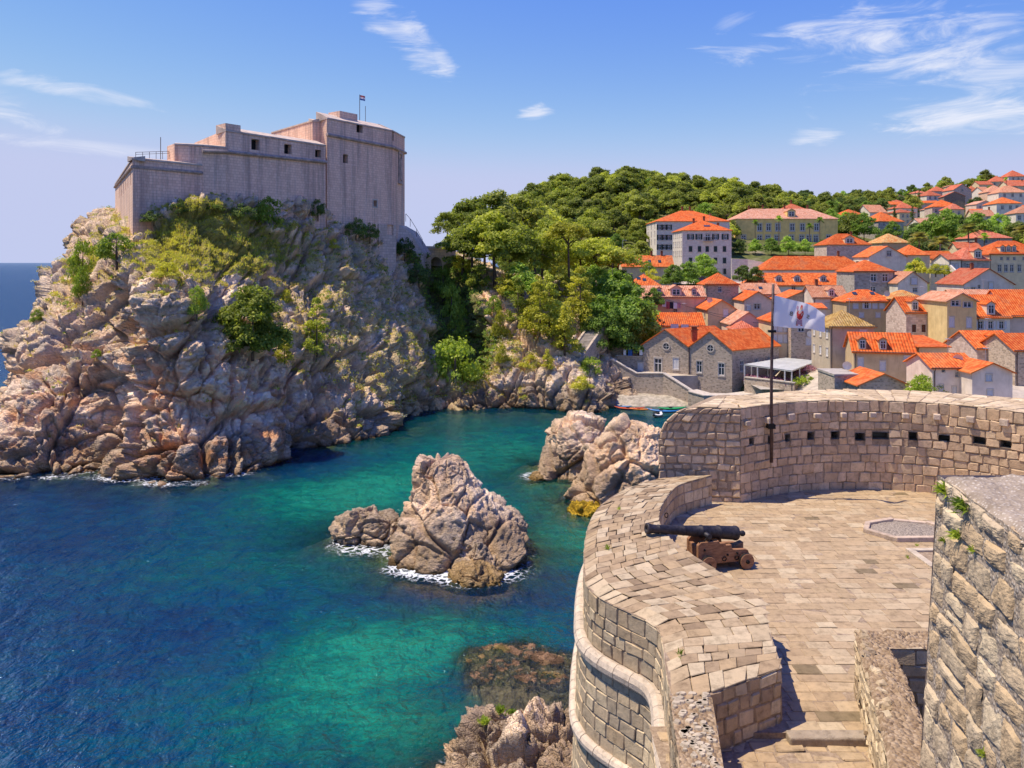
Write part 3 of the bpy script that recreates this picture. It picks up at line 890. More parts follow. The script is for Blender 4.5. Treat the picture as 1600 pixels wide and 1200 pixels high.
def loft_rock(name, secs, label, levels, seed=0, nu=150, nv=110, colour=None, lean=0.0, cat='rock', grey=0.35, power=2.4):
    """secs: (z, x left, x right, y front, y back), bottom to top"""
    secs = np.array(secs, float)
    c = catmull(secs, nv)
    th = np.linspace(0, 2 * math.pi, nu, endpoint=False)
    ct, s_ = np.cos(th), np.sin(th)
    e = 2.0 / power
    cx = np.sign(ct) * np.abs(ct) ** e; sy = np.sign(s_) * np.abs(s_) ** e
    X = (c[:, 1] + c[:, 2])[None] / 2 + cx[:, None] * (c[:, 2] - c[:, 1])[None] / 2
    Y = (c[:, 3] + c[:, 4])[None] / 2 + sy[:, None] * (c[:, 4] - c[:, 3])[None] / 2
    Z = np.repeat(c[:, 0][None], nu, 0)
    g = np.stack([X, Y, Z], -1)
    gg = np.concatenate([g[-1:], g, g[:1]], 0)
    n = normals_grid(gg)[1:-1].reshape(-1, 3)
    p = g.reshape(-1, 3)
    ctr = np.array([(secs[0, 1] + secs[0, 2]) / 2, (secs[0, 3] + secs[0, 4]) / 2, secs[:, 0].mean()])
    if ((p - ctr) * n).sum() < 0:
        n = -n
    d = rock_disp(p, levels, seed) + levels[0][1] * 0.5 * fbm(p / levels[0][0], 4, seed + 9)
    # fade the movement at the crown so that the loop closes
    t = np.tile(np.linspace(0, 1, nv), nu)
    q = p + n * d[:, None]
    q[:, 2] += (t > 0.5) * 0.5 * levels[1][1] * fbm(p / 1.6, 3, seed + 19)
    top = q.reshape(nu, nv, 3)[:, -1]
    q2 = q.reshape(nu, nv, 3)
    for k in range(1, 7):
        q2[:, -k] = q2[:, -k] * (k - 1) / 7 + q2[:, -8] * (8 - k) / 7 if False else q2[:, -k]
    q = q2.reshape(-1, 3)
    f = grid_faces(nu, nv, wrap=True)
    V = np.concatenate([q, top.mean(0)[None] + np.array([[0, 0, 0.05]])])
    ti = np.arange(nu) * nv + nv - 1
    cap = np.stack([ti, np.roll(ti, -1), np.full(nu, len(q)), np.full(nu, len(q))], 1)
    nn = np.concatenate([n, [[0, 0, 1]]])
    col = rock_colour(V, nn, grey, seed) if colour is None else colour(V, nn)
    me = bpy.data.meshes.new(name)
    me = mesh_np(name, V, f, {'col': col})
    bm = bmesh.new(); bm.from_mesh(me)
    bm.verts.ensure_lookup_table()
    cv = bm.verts[len(q)]
    for k in range(nu):
        try:
            bm.faces.new((bm.verts[ti[k]], bm.verts[ti[(k + 1) % nu]], cv))
        except ValueError:
            pass
    bmesh.ops.recalc_face_normals(bm, faces=bm.faces)
    bm.to_mesh(me); bm.free()
    o = link(name, me, 'sea_rock')
    tag(o, label, cat)
    if cat != 'reef':
        shore.append(V[np.abs(V[:, 2]) < 0.2][::4])
    return o, V


def sec(Y, pyL, pxl, pxr, dep, off=0.0):
    """a level of a rock seen at row pyL between two columns, Y ahead, dep metres deep"""
    a = at(pxl, pyL, Y); b = at(pxr, pyL, Y)
    return (a[2], a[0], b[0], Y - dep / 2 + off, Y + dep / 2 + off)


Yr = 70.0
st = [(-3.0, *sec(Yr, 856, 598, 838, 15)[1:]), (0.0, *sec(Yr, 856, 604, 833, 13)[1:]), sec(Yr, 840, 606, 831, 12, 0.2), sec(Yr, 815, 617, 815, 10.5, 0.4), sec(Yr, 785, 629, 780, 9, 0.8), sec(Yr, 760, 637, 757, 7.5, 1.0),
      sec(Yr, 742, 642, 742, 6.2, 1.2), sec(Yr, 728, 645, 732, 5.2, 1.4), sec(Yr, 719, 648, 718, 4.2, 1.5), sec(Yr, 714, 654, 706, 2.4, 1.5)]
stack, _ = loft_rock('sea_stack', st, 'tall pale limestone sea stack standing in the middle of the bay', [(6.5, 0.9), (3.2, 0.45), (1.3, 0.17), (0.5, 0.08)], seed=11, nu=260, nv=190)
Yr = 73.0
st = [(-3.0, *sec(Yr, 838, 512, 622, 6)[1:]), (0, *sec(Yr, 838, 517, 632, 5)[1:]), sec(Yr, 822, 521, 628, 4.5), sec(Yr, 806, 536, 622, 3.6), sec(Yr, 798, 548, 590, 2.4), sec(Yr, 795, 562, 572, 1.0)]
loft_rock('low_rock', st, 'low brown rock joined to the left foot of the tall sea stack', [(2.6, 0.5), (1.2, 0.3), (0.5, 0.13)], seed=23, nu=130, nv=60)
Yr = 63.5
st = [(-2.5, *sec(Yr, 902, 690, 800, 5)[1:]), (0, *sec(Yr, 902, 702, 790, 4)[1:]), sec(Yr, 893, 708, 780, 3.4), sec(Yr, 885, 716, 765, 2.5), sec(Yr, 880, 728, 750, 1.0)]
ochre = lambda V, N: rock_colour(V, N, 0.2, 3) * 0.4 + np.array([0.30, 0.20, 0.065]) * 0.6
loft_rock('low_rock', st, 'small ochre rock awash in front of the tall sea stack', [(1.6, 0.35), (0.8, 0.2), (0.35, 0.08)], seed=29, nu=110, nv=56, colour=ochre)
Yr = 65.5
st = [(-2.5, *sec(Yr, 888, 705, 800, 4)[1:]), (0, *sec(Yr, 888, 712, 792, 3.4)[1:]), sec(Yr, 872, 718, 784, 2.8), sec(Yr, 858, 728, 762, 2.0), sec(Yr, 846, 738, 750, 1.0)]
loft_rock('low_rock', st, 'pointed brown rock leaning on the right front of the tall sea stack', [(1.8, 0.4), (0.8, 0.22), (0.35, 0.09)], seed=31, nu=110, nv=56)
Yr = 96.0
st = [(-3, *sec(Yr, 736, 820, 965, 13)[1:]), (0, *sec(Yr, 736, 832, 962, 11)[1:]), sec(Yr, 725, 836, 960, 10), sec(Yr, 700, 848, 958, 9), sec(Yr, 680, 858, 955, 8), sec(Yr, 664, 864, 950, 6), sec(Yr, 655, 885, 940, 3.5), sec(Yr, 650, 905, 930, 1.2)]
loft_rock('shore_rock', st, 'grey fissured shore rock behind the paler one beside the bastion', [(6.5, 1.1), (3, 0.5), (1.2, 0.2), (0.5, 0.08)], seed=37, nu=190, nv=130)
Yr = 86.0
st = [(-3, *sec(Yr, 773, 872, 1090, 15)[1:]), (0, *sec(Yr, 773, 884, 1080, 13)[1:]), sec(Yr, 760, 890, 1078, 12), sec(Yr, 730, 908, 1065, 10.5), sec(Yr, 700, 922, 1045, 9), sec(Yr, 675, 945, 1028, 7), sec(Yr, 660, 962, 1012, 4.5), sec(Yr, 652, 978, 995, 1.4)]
loft_rock('shore_rock', st, 'large tan shore rock just left of the bastion back wall', [(7, 1.1), (3.2, 0.45), (1.3, 0.18), (0.5, 0.08)], seed=41, nu=220, nv=150, grey=0.15)
Yr = 80.0
st = [(-2, *sec(Yr, 800, 882, 960, 4)[1:]), (0, *sec(Yr, 800, 890, 950, 3.4)[1:]), sec(Yr, 795, 894, 945, 2.6), sec(Yr, 789, 904, 935, 1.6), sec(Yr, 786, 912, 925, 0.6)]
loft_rock('weedy_rock', st, 'small rock covered in bright yellow weed beside the bastion', [(1.5, 0.35), (0.7, 0.2), (0.3, 0.08)], seed=43, nu=110, nv=50,
          colour=lambda V, N: np.array([0.50, 0.34, 0.03]) * (0.55 + 0.7 * smooth(fbm(V / 0.7, 3, 5), -0.6, 0.6))[:, None])
Yr = 92.5
st = [(-2, *sec(Yr, 748, 820, 862, 3)[1:]), (0, *sec(Yr, 748, 827, 858, 2.4)[1:]), sec(Yr, 742, 832, 852, 1.8), sec(Yr, 737, 837, 846, 0.6)]
loft_rock('weedy_rock', st, 'tiny yellow weeded rock at the left foot of the grey shore rock', [(1.5, 0.3), (0.6, 0.15), (0.3, 0.06)], seed=47, nu=70, nv=36, colour=ochre)
# near rock at the foot of the bastion
st = [(-3, -5.8, 12.0, 28.0, 43.5), (0, -4.1, 11.0, 29.5, 42.2), (0.7, -3.6, 9.5, 31.0, 41.8), (1.4, -3.1, 7.5, 33.0, 41.4), (2.1, -2.6, 5.5, 35.0, 41.0), (2.7, -2.1, 3.0, 37.0, 40.6), (3.15, -1.6, 1.0, 38.2, 40.2), (3.35, -1.2, 0.1, 38.9, 39.7)]
near_rock, NRV = loft_rock('shore_rock', st, 'nearest craggy cream rock at the foot of the bastion wall', [(3.6, 1.0), (1.7, 0.5), (0.7, 0.2), (0.3, 0.09)], seed=53, nu=300, nv=170, grey=0.12)

wet = lambda V, N: np.array([0.20, 0.125, 0.075]) * (0.45 + 0.9 * smooth(fbm(V / 0.8, 4, 15), -0.6, 0.6))[:, None] + np.array([0.05, 0.05, 0.0]) * smooth(fbm(V / 2.0, 3, 25), 0.0, 0.6)[:, None]
st = [(-3, -4.2, 5.2, 45.6, 54.6), (-0.5, -3.6, 4.6, 46.6, 53.8), (-0.12, -3.0, 4.2, 47.2, 53.2), (-0.03, -2.4, 3.6, 47.8, 52.6), (0.0, -1.2, 2.4, 48.8, 51.6), (0.02, 0.2, 0.9, 49.9, 50.5)]
loft_rock('reef', st, 'flat brown weedy reef awash left of the bastion', [(2.6, 0.13), (1.2, 0.09), (0.5, 0.06), (0.25, 0.04)], seed=59, nu=240, nv=110, colour=wet, cat='reef')
st = [(-3, 1.2, 5.6, 42.0, 47.4), (-0.6, 1.7, 5.0, 42.6, 46.8), (-0.2, 2.2, 4.6, 43.2, 46.2), (0.0, 2.8, 4.0, 44.0, 45.4), (0.04, 3.2, 3.5, 44.5, 44.8)]
loft_rock('reef', st, 'smaller dark reef between the flat reef and the bastion', [(2.0, 0.2), (0.9, 0.14), (0.4, 0.08)], seed=61, nu=140, nv=70, colour=wet, cat='reef')

# ------------------------------------------------------------------ hillside behind the town
def terrain(x, y):
    x = np.asarray(x, float); y = np.asarray(y, float)
    z = 3 + 0.15 * (np.minimum(y, 450) - 140) + 0.125 * np.maximum(y - 450, 0)
    z = z + 18 * np.exp(-(((x - 68) / 72) ** 2 + ((y - 425) / 75) ** 2))
    z = z + 19 * smooth(x, 250, 430) * smooth(y, 380, 640)
    z = np.where(y > 632, z - (y - 632) * 0.5, z)
    z = np.maximum(z, 1.0 + 5.6 * smooth(x, 37, 56))
    land = smooth(x - (y - 180) * 0.0, -18, 12)
    ys = 153 - 99 * smooth(x, 36, 60)
    land = land * smooth(y, ys - 5, ys)
    return -8 + (z + 8) * land


tx = np.concatenate([np.linspace(-60, 120, 110), np.linspace(124, 420, 90), np.linspace(430, 1100, 50)])
ty = np.concatenate([np.linspace(45, 200, 100), np.linspace(202, 520, 110), np.linspace(525, 950, 70)])
TX, TY = np.meshgrid(tx, ty, indexing='ij')
TZ = terrain(TX, TY)
TP = np.stack([TX, TY, TZ], -1).reshape(-1, 3)
TP[:, 2] += 0.35 * fbm(TP * np.array([0.12, 0.12, 0]), 3, 5) * (TP[:, 2] > 0.5)
hill = link('hillside', mesh_np('hillside', TP, grid_faces(len(tx), len(ty)), smooth_shade=True), 'hill_ground')
tag(hill, kind='structure')
shore.append(np.array([[20 + 2 * k, 141.5, 0] for k in range(8)]))

# ------------------------------------------------------------------ sea and sea bed
SH = np.concatenate(shore)[:, :2]
SH = SH[(SH[:, 1] < 200) & (SH[:, 1] > 25)]
SH = SH[RNG.permutation(len(SH))[:2600]]


def ax(lo, hi, step, far):
    mid = np.arange(lo, hi + step, step)
    g = [step]
    a = []
    d = step
    x = hi
    while x < far:
        d *= 1.35; x += d; a.append(x)
    b = []
    d = step; x = lo
    while x > -far:
        d *= 1.35; x -= d; b.append(x)
    return np.concatenate([b[::-1], mid, a])


sx = ax(-100, 48, 0.6, 42000)
sy = ax(26, 160, 0.6, 42000)
sy = sy[sy > -3000]
SX, SY = np.meshgrid(sx, sy, indexing='ij')
W = np.stack([SX.ravel(), SY.ravel(), np.zeros(SX.size)], 1)
inb = (W[:, 0] > -110) & (W[:, 0] < 60) & (W[:, 1] > 20) & (W[:, 1] < 175)
dist = np.full(len(W), 60.0)
idx = np.where(inb)[0]
for k in range(0, len(idx), 8000):
    q = W[idx[k:k + 8000], :2]
    d2 = ((q[:, None, 0] - SH[None, :, 0]) ** 2 + (q[:, None, 1] - SH[None, :, 1]) ** 2).min(1)
    dist[idx[k:k + 8000]] = np.sqrt(d2)


def wball(px, py, rx, ry=None):
    c = onz(px, py, 0.0)
    ry = ry or rx
    return np.exp(-(((W[:, 0] - c[0]) / rx) ** 2 + ((W[:, 1] - c[1]) / ry) ** 2))


q3 = W * np.array([1, 1, 0])
ln = fbm(q3 / 16 + 3, 4, 8)
bn = fbm(q3 / 4.5 + 3, 4, 18)
depth = 0.2 + 0.55 * dist ** 0.95 + 2.0 * smooth(dist, 4, 14) + 0.8 * bn
cove = np.clip(wball(800, 655, 24, 14) + wball(980, 640, 14, 14) + 0.7 * wball(660, 665, 10, 10), 0, 1)
depth = depth * (1 - 0.72 * cove) + 0.6 * cove
reef = np.clip(1.25 * wball(800, 1040, 4.6, 4.2) + 0.9 * wball(880, 1075, 3.0, 3.6) + 0.75 * wball(850, 1120, 3.2, 2.4), 0, 1.3)
reef2 = np.clip(wball(745, 912, 5.0, 2.6) + 0.8 * wball(570, 862, 4.5, 2.4) + 0.7 * wball(660, 905, 4, 2.5) + 0.9 * wball(900, 800, 3, 3), 0, 1)
rf = smooth(reef + 0.28 * bn, 0.45, 0.8)
rf2 = smooth(reef2 + 0.28 * bn, 0.45, 0.85)
depth = np.where(rf > 0, depth * (1 - rf) + (0.14 + 0.25 * bn ** 2) * rf, depth)
depth = depth * (1 - rf2) + 0.6 * rf2
depth = np.clip(depth, 0.08, 12)
clar = 1 - np.exp(-depth / 1.9)
clar = np.where(inb, clar, 1.0)
clar = np.maximum(clar, smooth(dist, 9, 16))
# colour of the deep water: clear sand shows emerald, weed beds and the painted-in cliff reflection dark, open sea blue
hue = 0.52 + 0.16 * ln
hue += -0.34 * smooth(-W[:, 0] - 0.10 * W[:, 1], -2, 34) * smooth(W[:, 1], 200, 30) - 0.14 * smooth(-W[:, 0], 20, 60)
hue += 0.36 * wball(480, 790, 11, 10) + 0.42 * wball(570, 755, 9, 9) + 0.30 * wball(860, 760, 7, 12) + 0.34 * wball(880, 840, 5, 7) + 0.36 * wball(590, 1020, 7, 5) + 0.30 * wball(740, 965, 6, 3.5)
hue += 0.24 * wball(420, 1120, 7, 4) + 0.30 * wball(640, 1130, 4, 3) + 0.26 * wball(350, 880, 9, 6) + 0.3 * wball(760, 700, 14, 10)
hue += -0.34 * wball(640, 940, 8, 3.2) - 0.25 * wball(420, 740, 13, 4) - 0.22 * wball(500, 720, 9, 3) - 0.3 * wball(850, 930, 5, 5) - 0.24 * wball(330, 980, 8, 4) - 0.2 * wball(700, 1090, 4, 2.5)
hue = np.where(inb, hue, 0.12)
hue = np.clip(hue, 0.0, 1.0)
foam = 0.50 * np.exp(-(dist / 1.3)) * smooth(W[:, 1], 150, 100) * (0.75 + 0.5 * fbm(q3 / 6, 2, 77))
foam += 0.34 * np.clip(1.3 * wball(565, 862, 4.0, 1.8) + 1.1 * wball(700, 900, 4.5, 1.8) + 0.9 * wball(655, 890, 3, 1.5) + 0.8 * wball(800, 900, 3.5, 1.6) + 0.75 * wball(865, 1018, 1.6, 0.9) + 0.8 * wball(190, 748, 7, 1.5) +
                         wball(365, 742, 3.0, 1.2) + 0.8 * wball(280, 757, 6, 1.4) + 0.9 * wball(825, 742, 2.0, 2.2) + 0.5 * wball(60, 748, 6, 1.5), 0, 1.25)
foam = np.clip(np.where(inb, foam, 0), 0, 0.85)
sea = link('sea', mesh_np('sea', W, grid_faces(len(sx), len(sy)), {'clarity': clar, 'hue': hue, 'foam': foam}), 'sea_water')
tag(sea, kind='structure')

bed = W.copy()
bed[:, 2] = np.where(inb, -depth, -12.0) - 0.02
bc = np.array([0.20, 0.19, 0.075])[None] * np.ones((len(W), 1))
wn_ = smooth(bn + 0.6 * ln, -0.1, 0.5)[:, None]
bc = bc * (1 - wn_) + np.array([0.10, 0.075, 0.03]) * wn_
for mk, cg in ((rf, (0.34, 0.20, 0.12)), (rf2, (0.42, 0.21, 0.11))):
    bc = bc * (1 - mk[:, None]) + np.array(cg) * mk[:, None]
kx = (sx > -130) & (sx < 70); ky = (sy > 15) & (sy < 190)
sel = (kx[:, None] & ky[None]).ravel()
bedo = link('seabed', mesh_np('seabed', bed[sel], grid_faces(kx.sum(), ky.sum()), {'col': bc[sel]}, smooth_shade=True), 'seabed')
tag(bedo, kind='structure')

# ------------------------------------------------------------------ walls with real openings
def wall_face(mb, p0, p1, z0, z1, holes=(), depth=0.3, u0=0.0, back=True, inside=None, close=0.0):
    """vertical face from p0 to p1 (outside on the right hand), with rectangular holes (u0,u1,v0,v1)"""
    p0 = Vector((p0[0], p0[1])); p1 = Vector((p1[0], p1[1]))
    L = (p1 - p0).length
    d = (p1 - p0) / L
    n = Vector((d.y, -d.x))
    hs = [(max(0.02, a), min(L - 0.02, b), max(z0 + 0.02, c), min(z1 - 0.02, e)) for a, b, c, e in holes]
    hs = [h for h in hs if h[1] > h[0] and h[3] > h[2]]
    us = sorted({0.0, L, *[h[0] for h in hs], *[h[1] for h in hs]})
    vs = sorted({z0, z1, *[h[2] for h in hs], *[h[3] for h in hs]})
    P = lambda u, v, k=0.0: (p0.x + d.x * u - n.x * k, p0.y + d.y * u - n.y * k, v)
    for i in range(len(us) - 1):
        for j in range(len(vs) - 1):
            uc, vc = (us[i] + us[i + 1]) / 2, (vs[j] + vs[j + 1]) / 2
            if any(h[0] < uc < h[1] and h[2] < vc < h[3] for h in hs):
                continue
            q = [(us[i], vs[j]), (us[i + 1], vs[j]), (us[i + 1], vs[j + 1]), (us[i], vs[j + 1])]
            mb.face([P(*a) for a in q], [(a[0] + u0, a[1]) for a in q])
    for a, b, c, e in hs:
        for q in (((a, c), (a, e)), ((b, e), (b, c)), ((a, e), (b, e)), ((b, c), (a, c))):
            mb.face([P(*q[0]), P(*q[0], depth), P(*q[1], depth), P(*q[1])], [(q[0][0], q[0][1]), (q[0][0] + depth, q[0][1]), (q[1][0] + depth, q[1][1]), q[1]])
        if inside is not None:
            inside.face([P(a, c, depth), P(b, c, depth), P(b, e, depth), P(a, e, depth)])
    return L


def px_u(p0, p1, px):
    """distance along p0-p1 at which the photo column px meets that wall"""
    k = (px - 800) / F
    d0, d1 = p1[0] - p0[0], p1[1] - p0[1]
    t = (k * p0[1] - p0[0]) / (d0 - k * d1)
    return t * math.hypot(d0, d1), p0[1] + t * d1


def hole_px(p0, p1, px, py, w, h):
    u, Y = px_u(p0, p1, px)
    z = ZC - (py - HY) / F * Y
    return (u - w / 2, u + w / 2, z - h / 2, z + h / 2)


# ------------------------------------------------------------------ the fortress on the headland
fort = empty('fortress', (-40, 140, 26), label='pinkish stone fortress crowning the sea cliff', cat='fortress')
INV = Matrix.Translation((40, -140, -26))


def fpart(mb, name, mat, parent=fort):
    mb.v = [(x + 40, y - 140, z - 26) for x, y, z in mb.v] if parent is fort or parent.parent is fort else mb.v
    return mb.build(name, mat, parent)


def ring_walls(poly, z0, z1, holes=None, depth=0.8, inside=None):
    """walls round a polygon listed with the outside on the right of each edge; z1 may be a list per corner"""
    mb = MB()
    u = 0
    n = len(poly)
    for i in range(n):
        a, b = poly[i], poly[(i + 1) % n]
        u += wall_face(mb, a, b, z0, z1, (holes or {}).get(i, ()), depth, u, inside=inside)
    mb.face([(p[0], p[1], z1) for p in poly], [(p[0], p[1]) for p in poly])
    return mb


def capstone(poly_edge, z, w, rise, inward):
    """sloping parapet top along an edge polyline"""
    mb = MB()
    for i in range(len(poly_edge) - 1):
        a = Vector(poly_edge[i]); b = Vector(poly_edge[i + 1])
        d = (b - a).normalized(); n = Vector((-d.y, d.x)) * w
        a2, b2 = a + n, b + n
        o = Vector((d.y, -d.x)) * 0.12
        mb.face([(a.x + o.x, a.y + o.y, z), (b.x + o.x, b.y + o.y, z), (b2.x, b2.y, z + rise), (a2.x, a2.y, z + rise)])
        mb.face([(a.x + o.x, a.y + o.y, z - 0.25), (b.x + o.x, b.y + o.y, z - 0.25), (b.x + o.x, b.y + o.y, z), (a.x + o.x, a.y + o.y, z)])
        mb.face([(b2.x, b2.y, z + rise), (b2.x, b2.y, z - 0.5), (a2.x, a2.y, z - 0.5), (a2.x, a2.y, z + rise)])
        for p, q in ((a, a2), (b, b2)):
            mb.face([(p.x + o.x, p.y + o.y, z - 0.25), (p.x + o.x, p.y + o.y, z), (q.x, q.y, z + rise), (q.x, q.y, z - 0.5)])
    return mb


dark = MB()
fA, fB, fC, fD = (-53.1, 112.0), (-46.5, 120.0), (-43.8, 122.3), (-32.2, 138.2)
fL, fL2 = (-74.4, 150.0), (-66.0, 160.0)
slits = [(-4 - 6.5 * k - 0.35 + 0, 0, 0, 0) for k in range(5)]
LW = math.dist(fL, fA)
west_holes = [(LW * t - 0.45, LW * t + 0.45, 36.2, 38.2) for t in (0.30, 0.42, 0.54, 0.66, 0.78, 0.9)]
fpart(ring_walls([fL, fA, fB, (-52, 138), (-60, 160)], 20, 39.7, {0: west_holes}, inside=dark), 'west_wall', 'fort_wall')
fpart(ring_walls([(-52.6, 122.0), (-50.2, 119.0), (-46.55, 120.3), (-43.7, 122.35), (-50, 140), (-58, 140)], 22, 42.7, inside=dark), 'gun_platform_wall', 'fort_wall')
H3 = [hole_px(fC, fD, 399, 226, 1.5, 1.7), hole_px(fC, fD, 450, 233, 1.5, 1.6), hole_px(fC, fD, 497, 240, 1.3, 1.3)]
fpart(ring_walls([fC, fD, (-42, 152), (-54, 136)], 20, 45.3, {0: H3}, 1.0, dark), 'curtain_wall', 'fort_wall')
fpart(ring_walls([(-46.0, 153.0), (-34.9, 140.0), (-31.0, 143.0), (-38, 158)], 40, 49.9, {}), 'upper_wall', 'fort_wall')
T1, T2, T3 = (-32.3, 139.6), (-22.9, 153.0), (-21.6, 161.0)
HT = {0: [hole_px(T1, T2, 562, 198, 1.6, 2.2), hole_px(T1, T2, 540, 248, 1.2, 1.6), hole_px(T1, T2, 586, 318, 0.9, 1.2)], 1: [hole_px(T2, T3, 613.8, 212, 1.4, 2.0)]}
fpart(ring_walls([T1, T2, T3, (-27, 170), (-42, 166), (-44, 152)], 18, 50.3, HT, 1.0, dark), 'tower_wall', 'fort_wall')
for f_ in dark.f:
    e_ = MB(); e_.face([dark.v[i] for i in f_]); fpart(e_, 'embrasure', 'dark_inside')  # near-black backs painted as the shade inside the openings
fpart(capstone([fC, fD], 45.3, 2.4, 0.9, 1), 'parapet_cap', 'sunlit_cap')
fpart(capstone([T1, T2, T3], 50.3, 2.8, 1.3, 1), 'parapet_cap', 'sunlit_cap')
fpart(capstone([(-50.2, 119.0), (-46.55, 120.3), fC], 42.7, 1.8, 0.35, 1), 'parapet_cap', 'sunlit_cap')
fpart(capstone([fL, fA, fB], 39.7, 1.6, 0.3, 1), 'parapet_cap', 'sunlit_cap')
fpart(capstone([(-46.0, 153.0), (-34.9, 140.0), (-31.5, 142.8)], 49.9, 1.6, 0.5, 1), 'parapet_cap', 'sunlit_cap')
# end of the tall parapet, ramped up at its left
mb = MB()
mb.prism([(-43.8, 122.3), (-42.2, 124.4), (-44.4, 126.4), (-46.0, 124.3)], 42.0, 46.3)
fpart(mb, 'parapet_end', 'fort_wall')
mb = MB(); mb.prism([(-31, 144), (-28.5, 147.5), (-31, 149.5), (-33.5, 146)], 50.2, 52.3)
fpart(mb, 'roof_block', 'fort_wall')


def cordon(pts, r=0.3):
    mb = MB()
    out = []
    for i, p in enumerate(pts):
        out.append(p)
    mb.tube(out, r, 8)
    return mb


off = 0.1
fpart(cordon([(fL[0] - .1, fL[1], 37.9 + 1.2), (fA[0], fA[1] - .12, 38.4), (fB[0] + .1, fB[1] - .1, 38.4), (fB[0] + 0.15, fB[1] - 0.1, 38.4)], 0.22), 'string_course', 'trim_fort')
fpart(cordon([(fB[0] + .1, fB[1] - .1, 41.7), (fC[0] + .12, fC[1] - .1, 41.9), (fD[0] + .15, fD[1] - .1, 42.3)], 0.28), 'string_course', 'trim_fort')
fpart(cordon([(T1[0], T1[1] - .12, 47.3), (T2[0] + .15, T2[1] - .1, 47.0), (T3[0] + .2, T3[1], 47.0)], 0.3), 'string_course', 'trim_fort')
mb = MB()
# gate: pale block beside the door, the dark doorway and the stair down to the bridge
g0, g1 = (-24.9, 149.6), (-22.2, 153.4)
dg = MB()
mb = MB()
wall_face(mb, g0, g1, 20, 32.2, [hole_px(g0, g1, 610, 345, 1.7, 5.4)], 2.4, inside=dg)
wall_face(mb, (-27.5, 151.5), g0, 20, 32.2)
wall_face(mb, g1, (-24.8, 156), 20, 32.2)
mb.face([(-27.5, 151.5, 32.2), (*g0, 32.2), (*g1, 32.2), (-24.8, 156, 32.2)])
fpart(mb, 'gatehouse_wall', 'fort_pale')
fpart(dg, 'gateway_shade', 'dark_inside')  # near-black sheet painted as the shade within the open doorway, no door leaf
mb = MB()
fr = hole_px(T1, T2, 586, 318, 0.9, 1.2)
a = Vector((T1[0], T1[1])); d = (Vector((T2[0], T2[1])) - a).normalized(); n = Vector((d.y, -d.x)) * 0.08
for (u0, u1, v0, v1) in ((fr[0] - .2, fr[1] + .2, fr[3], fr[3] + .22), (fr[0] - .2, fr[1] + .2, fr[2] - .22, fr[2]), (fr[0] - .2, fr[0], fr[2], fr[3]), (fr[1], fr[1] + .2, fr[2], fr[3])):
    q = [a + d * u0, a + d * u1]
    mb.prism([(q[0].x + n.x, q[0].y + n.y), (q[1].x + n.x, q[1].y + n.y), (q[1].x - n.x, q[1].y - n.y), (q[0].x - n.x, q[0].y - n.y)], v0, v1)
fpart(mb, 'window_frame', 'trim_stone')
# sculpture niche on the right face
mb = MB()
un, Yn = px_u(T2, T3, 624.5)
a = Vector(T2); d = (Vector(T3) - a).normalized(); n = Vector((d.y, -d.x))
zc_ = ZC - (262 - HY) / F * Yn
for u0, u1, v0, v1, o in ((un - 1.2, un + 1.2, zc_ + 2.6, zc_ + 3.2, .3), (un - 1.3, un + 1.3, zc_ - 3.2, zc_ - 2.7, .35), (un - 1.1, un - .7, zc_ - 2.7, zc_ + 2.6, .22), (un + .7, un + 1.1, zc_ - 2.7, zc_ + 2.6, .22), (un - .45, un + .45, zc_ - 2.4, zc_ + 1.8, .3)):
    q0, q1 = a + d * u0, a + d * u1
    mb.prism([(q0.x + n.x * o, q0.y + n.y * o), (q1.x + n.x * o, q1.y + n.y * o), (q1.x - n.x * .1, q1.y - n.y * .1), (q0.x - n.x * .1, q0.y - n.y * .1)], v0, v1)
fpart(mb, 'niche', 'trim_fort')

# stair wall from the gate down to the arched bridge
sw = empty('stair_wall', (-20, 158, 22), label='pale stone stair wall sloping down from the fortress gate', cat='wall')
mb = MB()
prof = [at(622, 352, 157), at(640, 362, 160), at(662, 396, 162), at(662, 440, 162), at(612, 440, 157), at(612, 362, 155)]
front = [(p[0], p[1], p[2]) for p in prof]
bk = [(p[0] + 1.2, p[1] + 3.0, p[2]) for p in prof]
mb.face(front, [(p[0], p[2]) for p in front])
for i in range(len(front)):
    j = (i + 1) % len(front)
    mb.face([front[j], front[i], bk[i], bk[j]], [(0, 0), (2, 0), (2, 3), (0, 3)])
mb.face(bk[::-1])
mb.v = [(x + 20, y - 158, z - 22) for x, y, z in mb.v]
mb.build('wall', 'fort_pale', sw)
mb = MB()
rail = [at(634, 334, 161), at(641, 342, 161.5), at(651, 358, 162), at(660, 374, 163)]
mb.tube(rail, 0.05, 5)
for p in rail:
    mb.tube([p, p - np.array([0, 0, 1.6])], 0.05, 5)
mb.v = [(x + 20, y - 158, z - 22) for x, y, z in mb.v]
mb.build('handrail', 'pole_metal', sw)

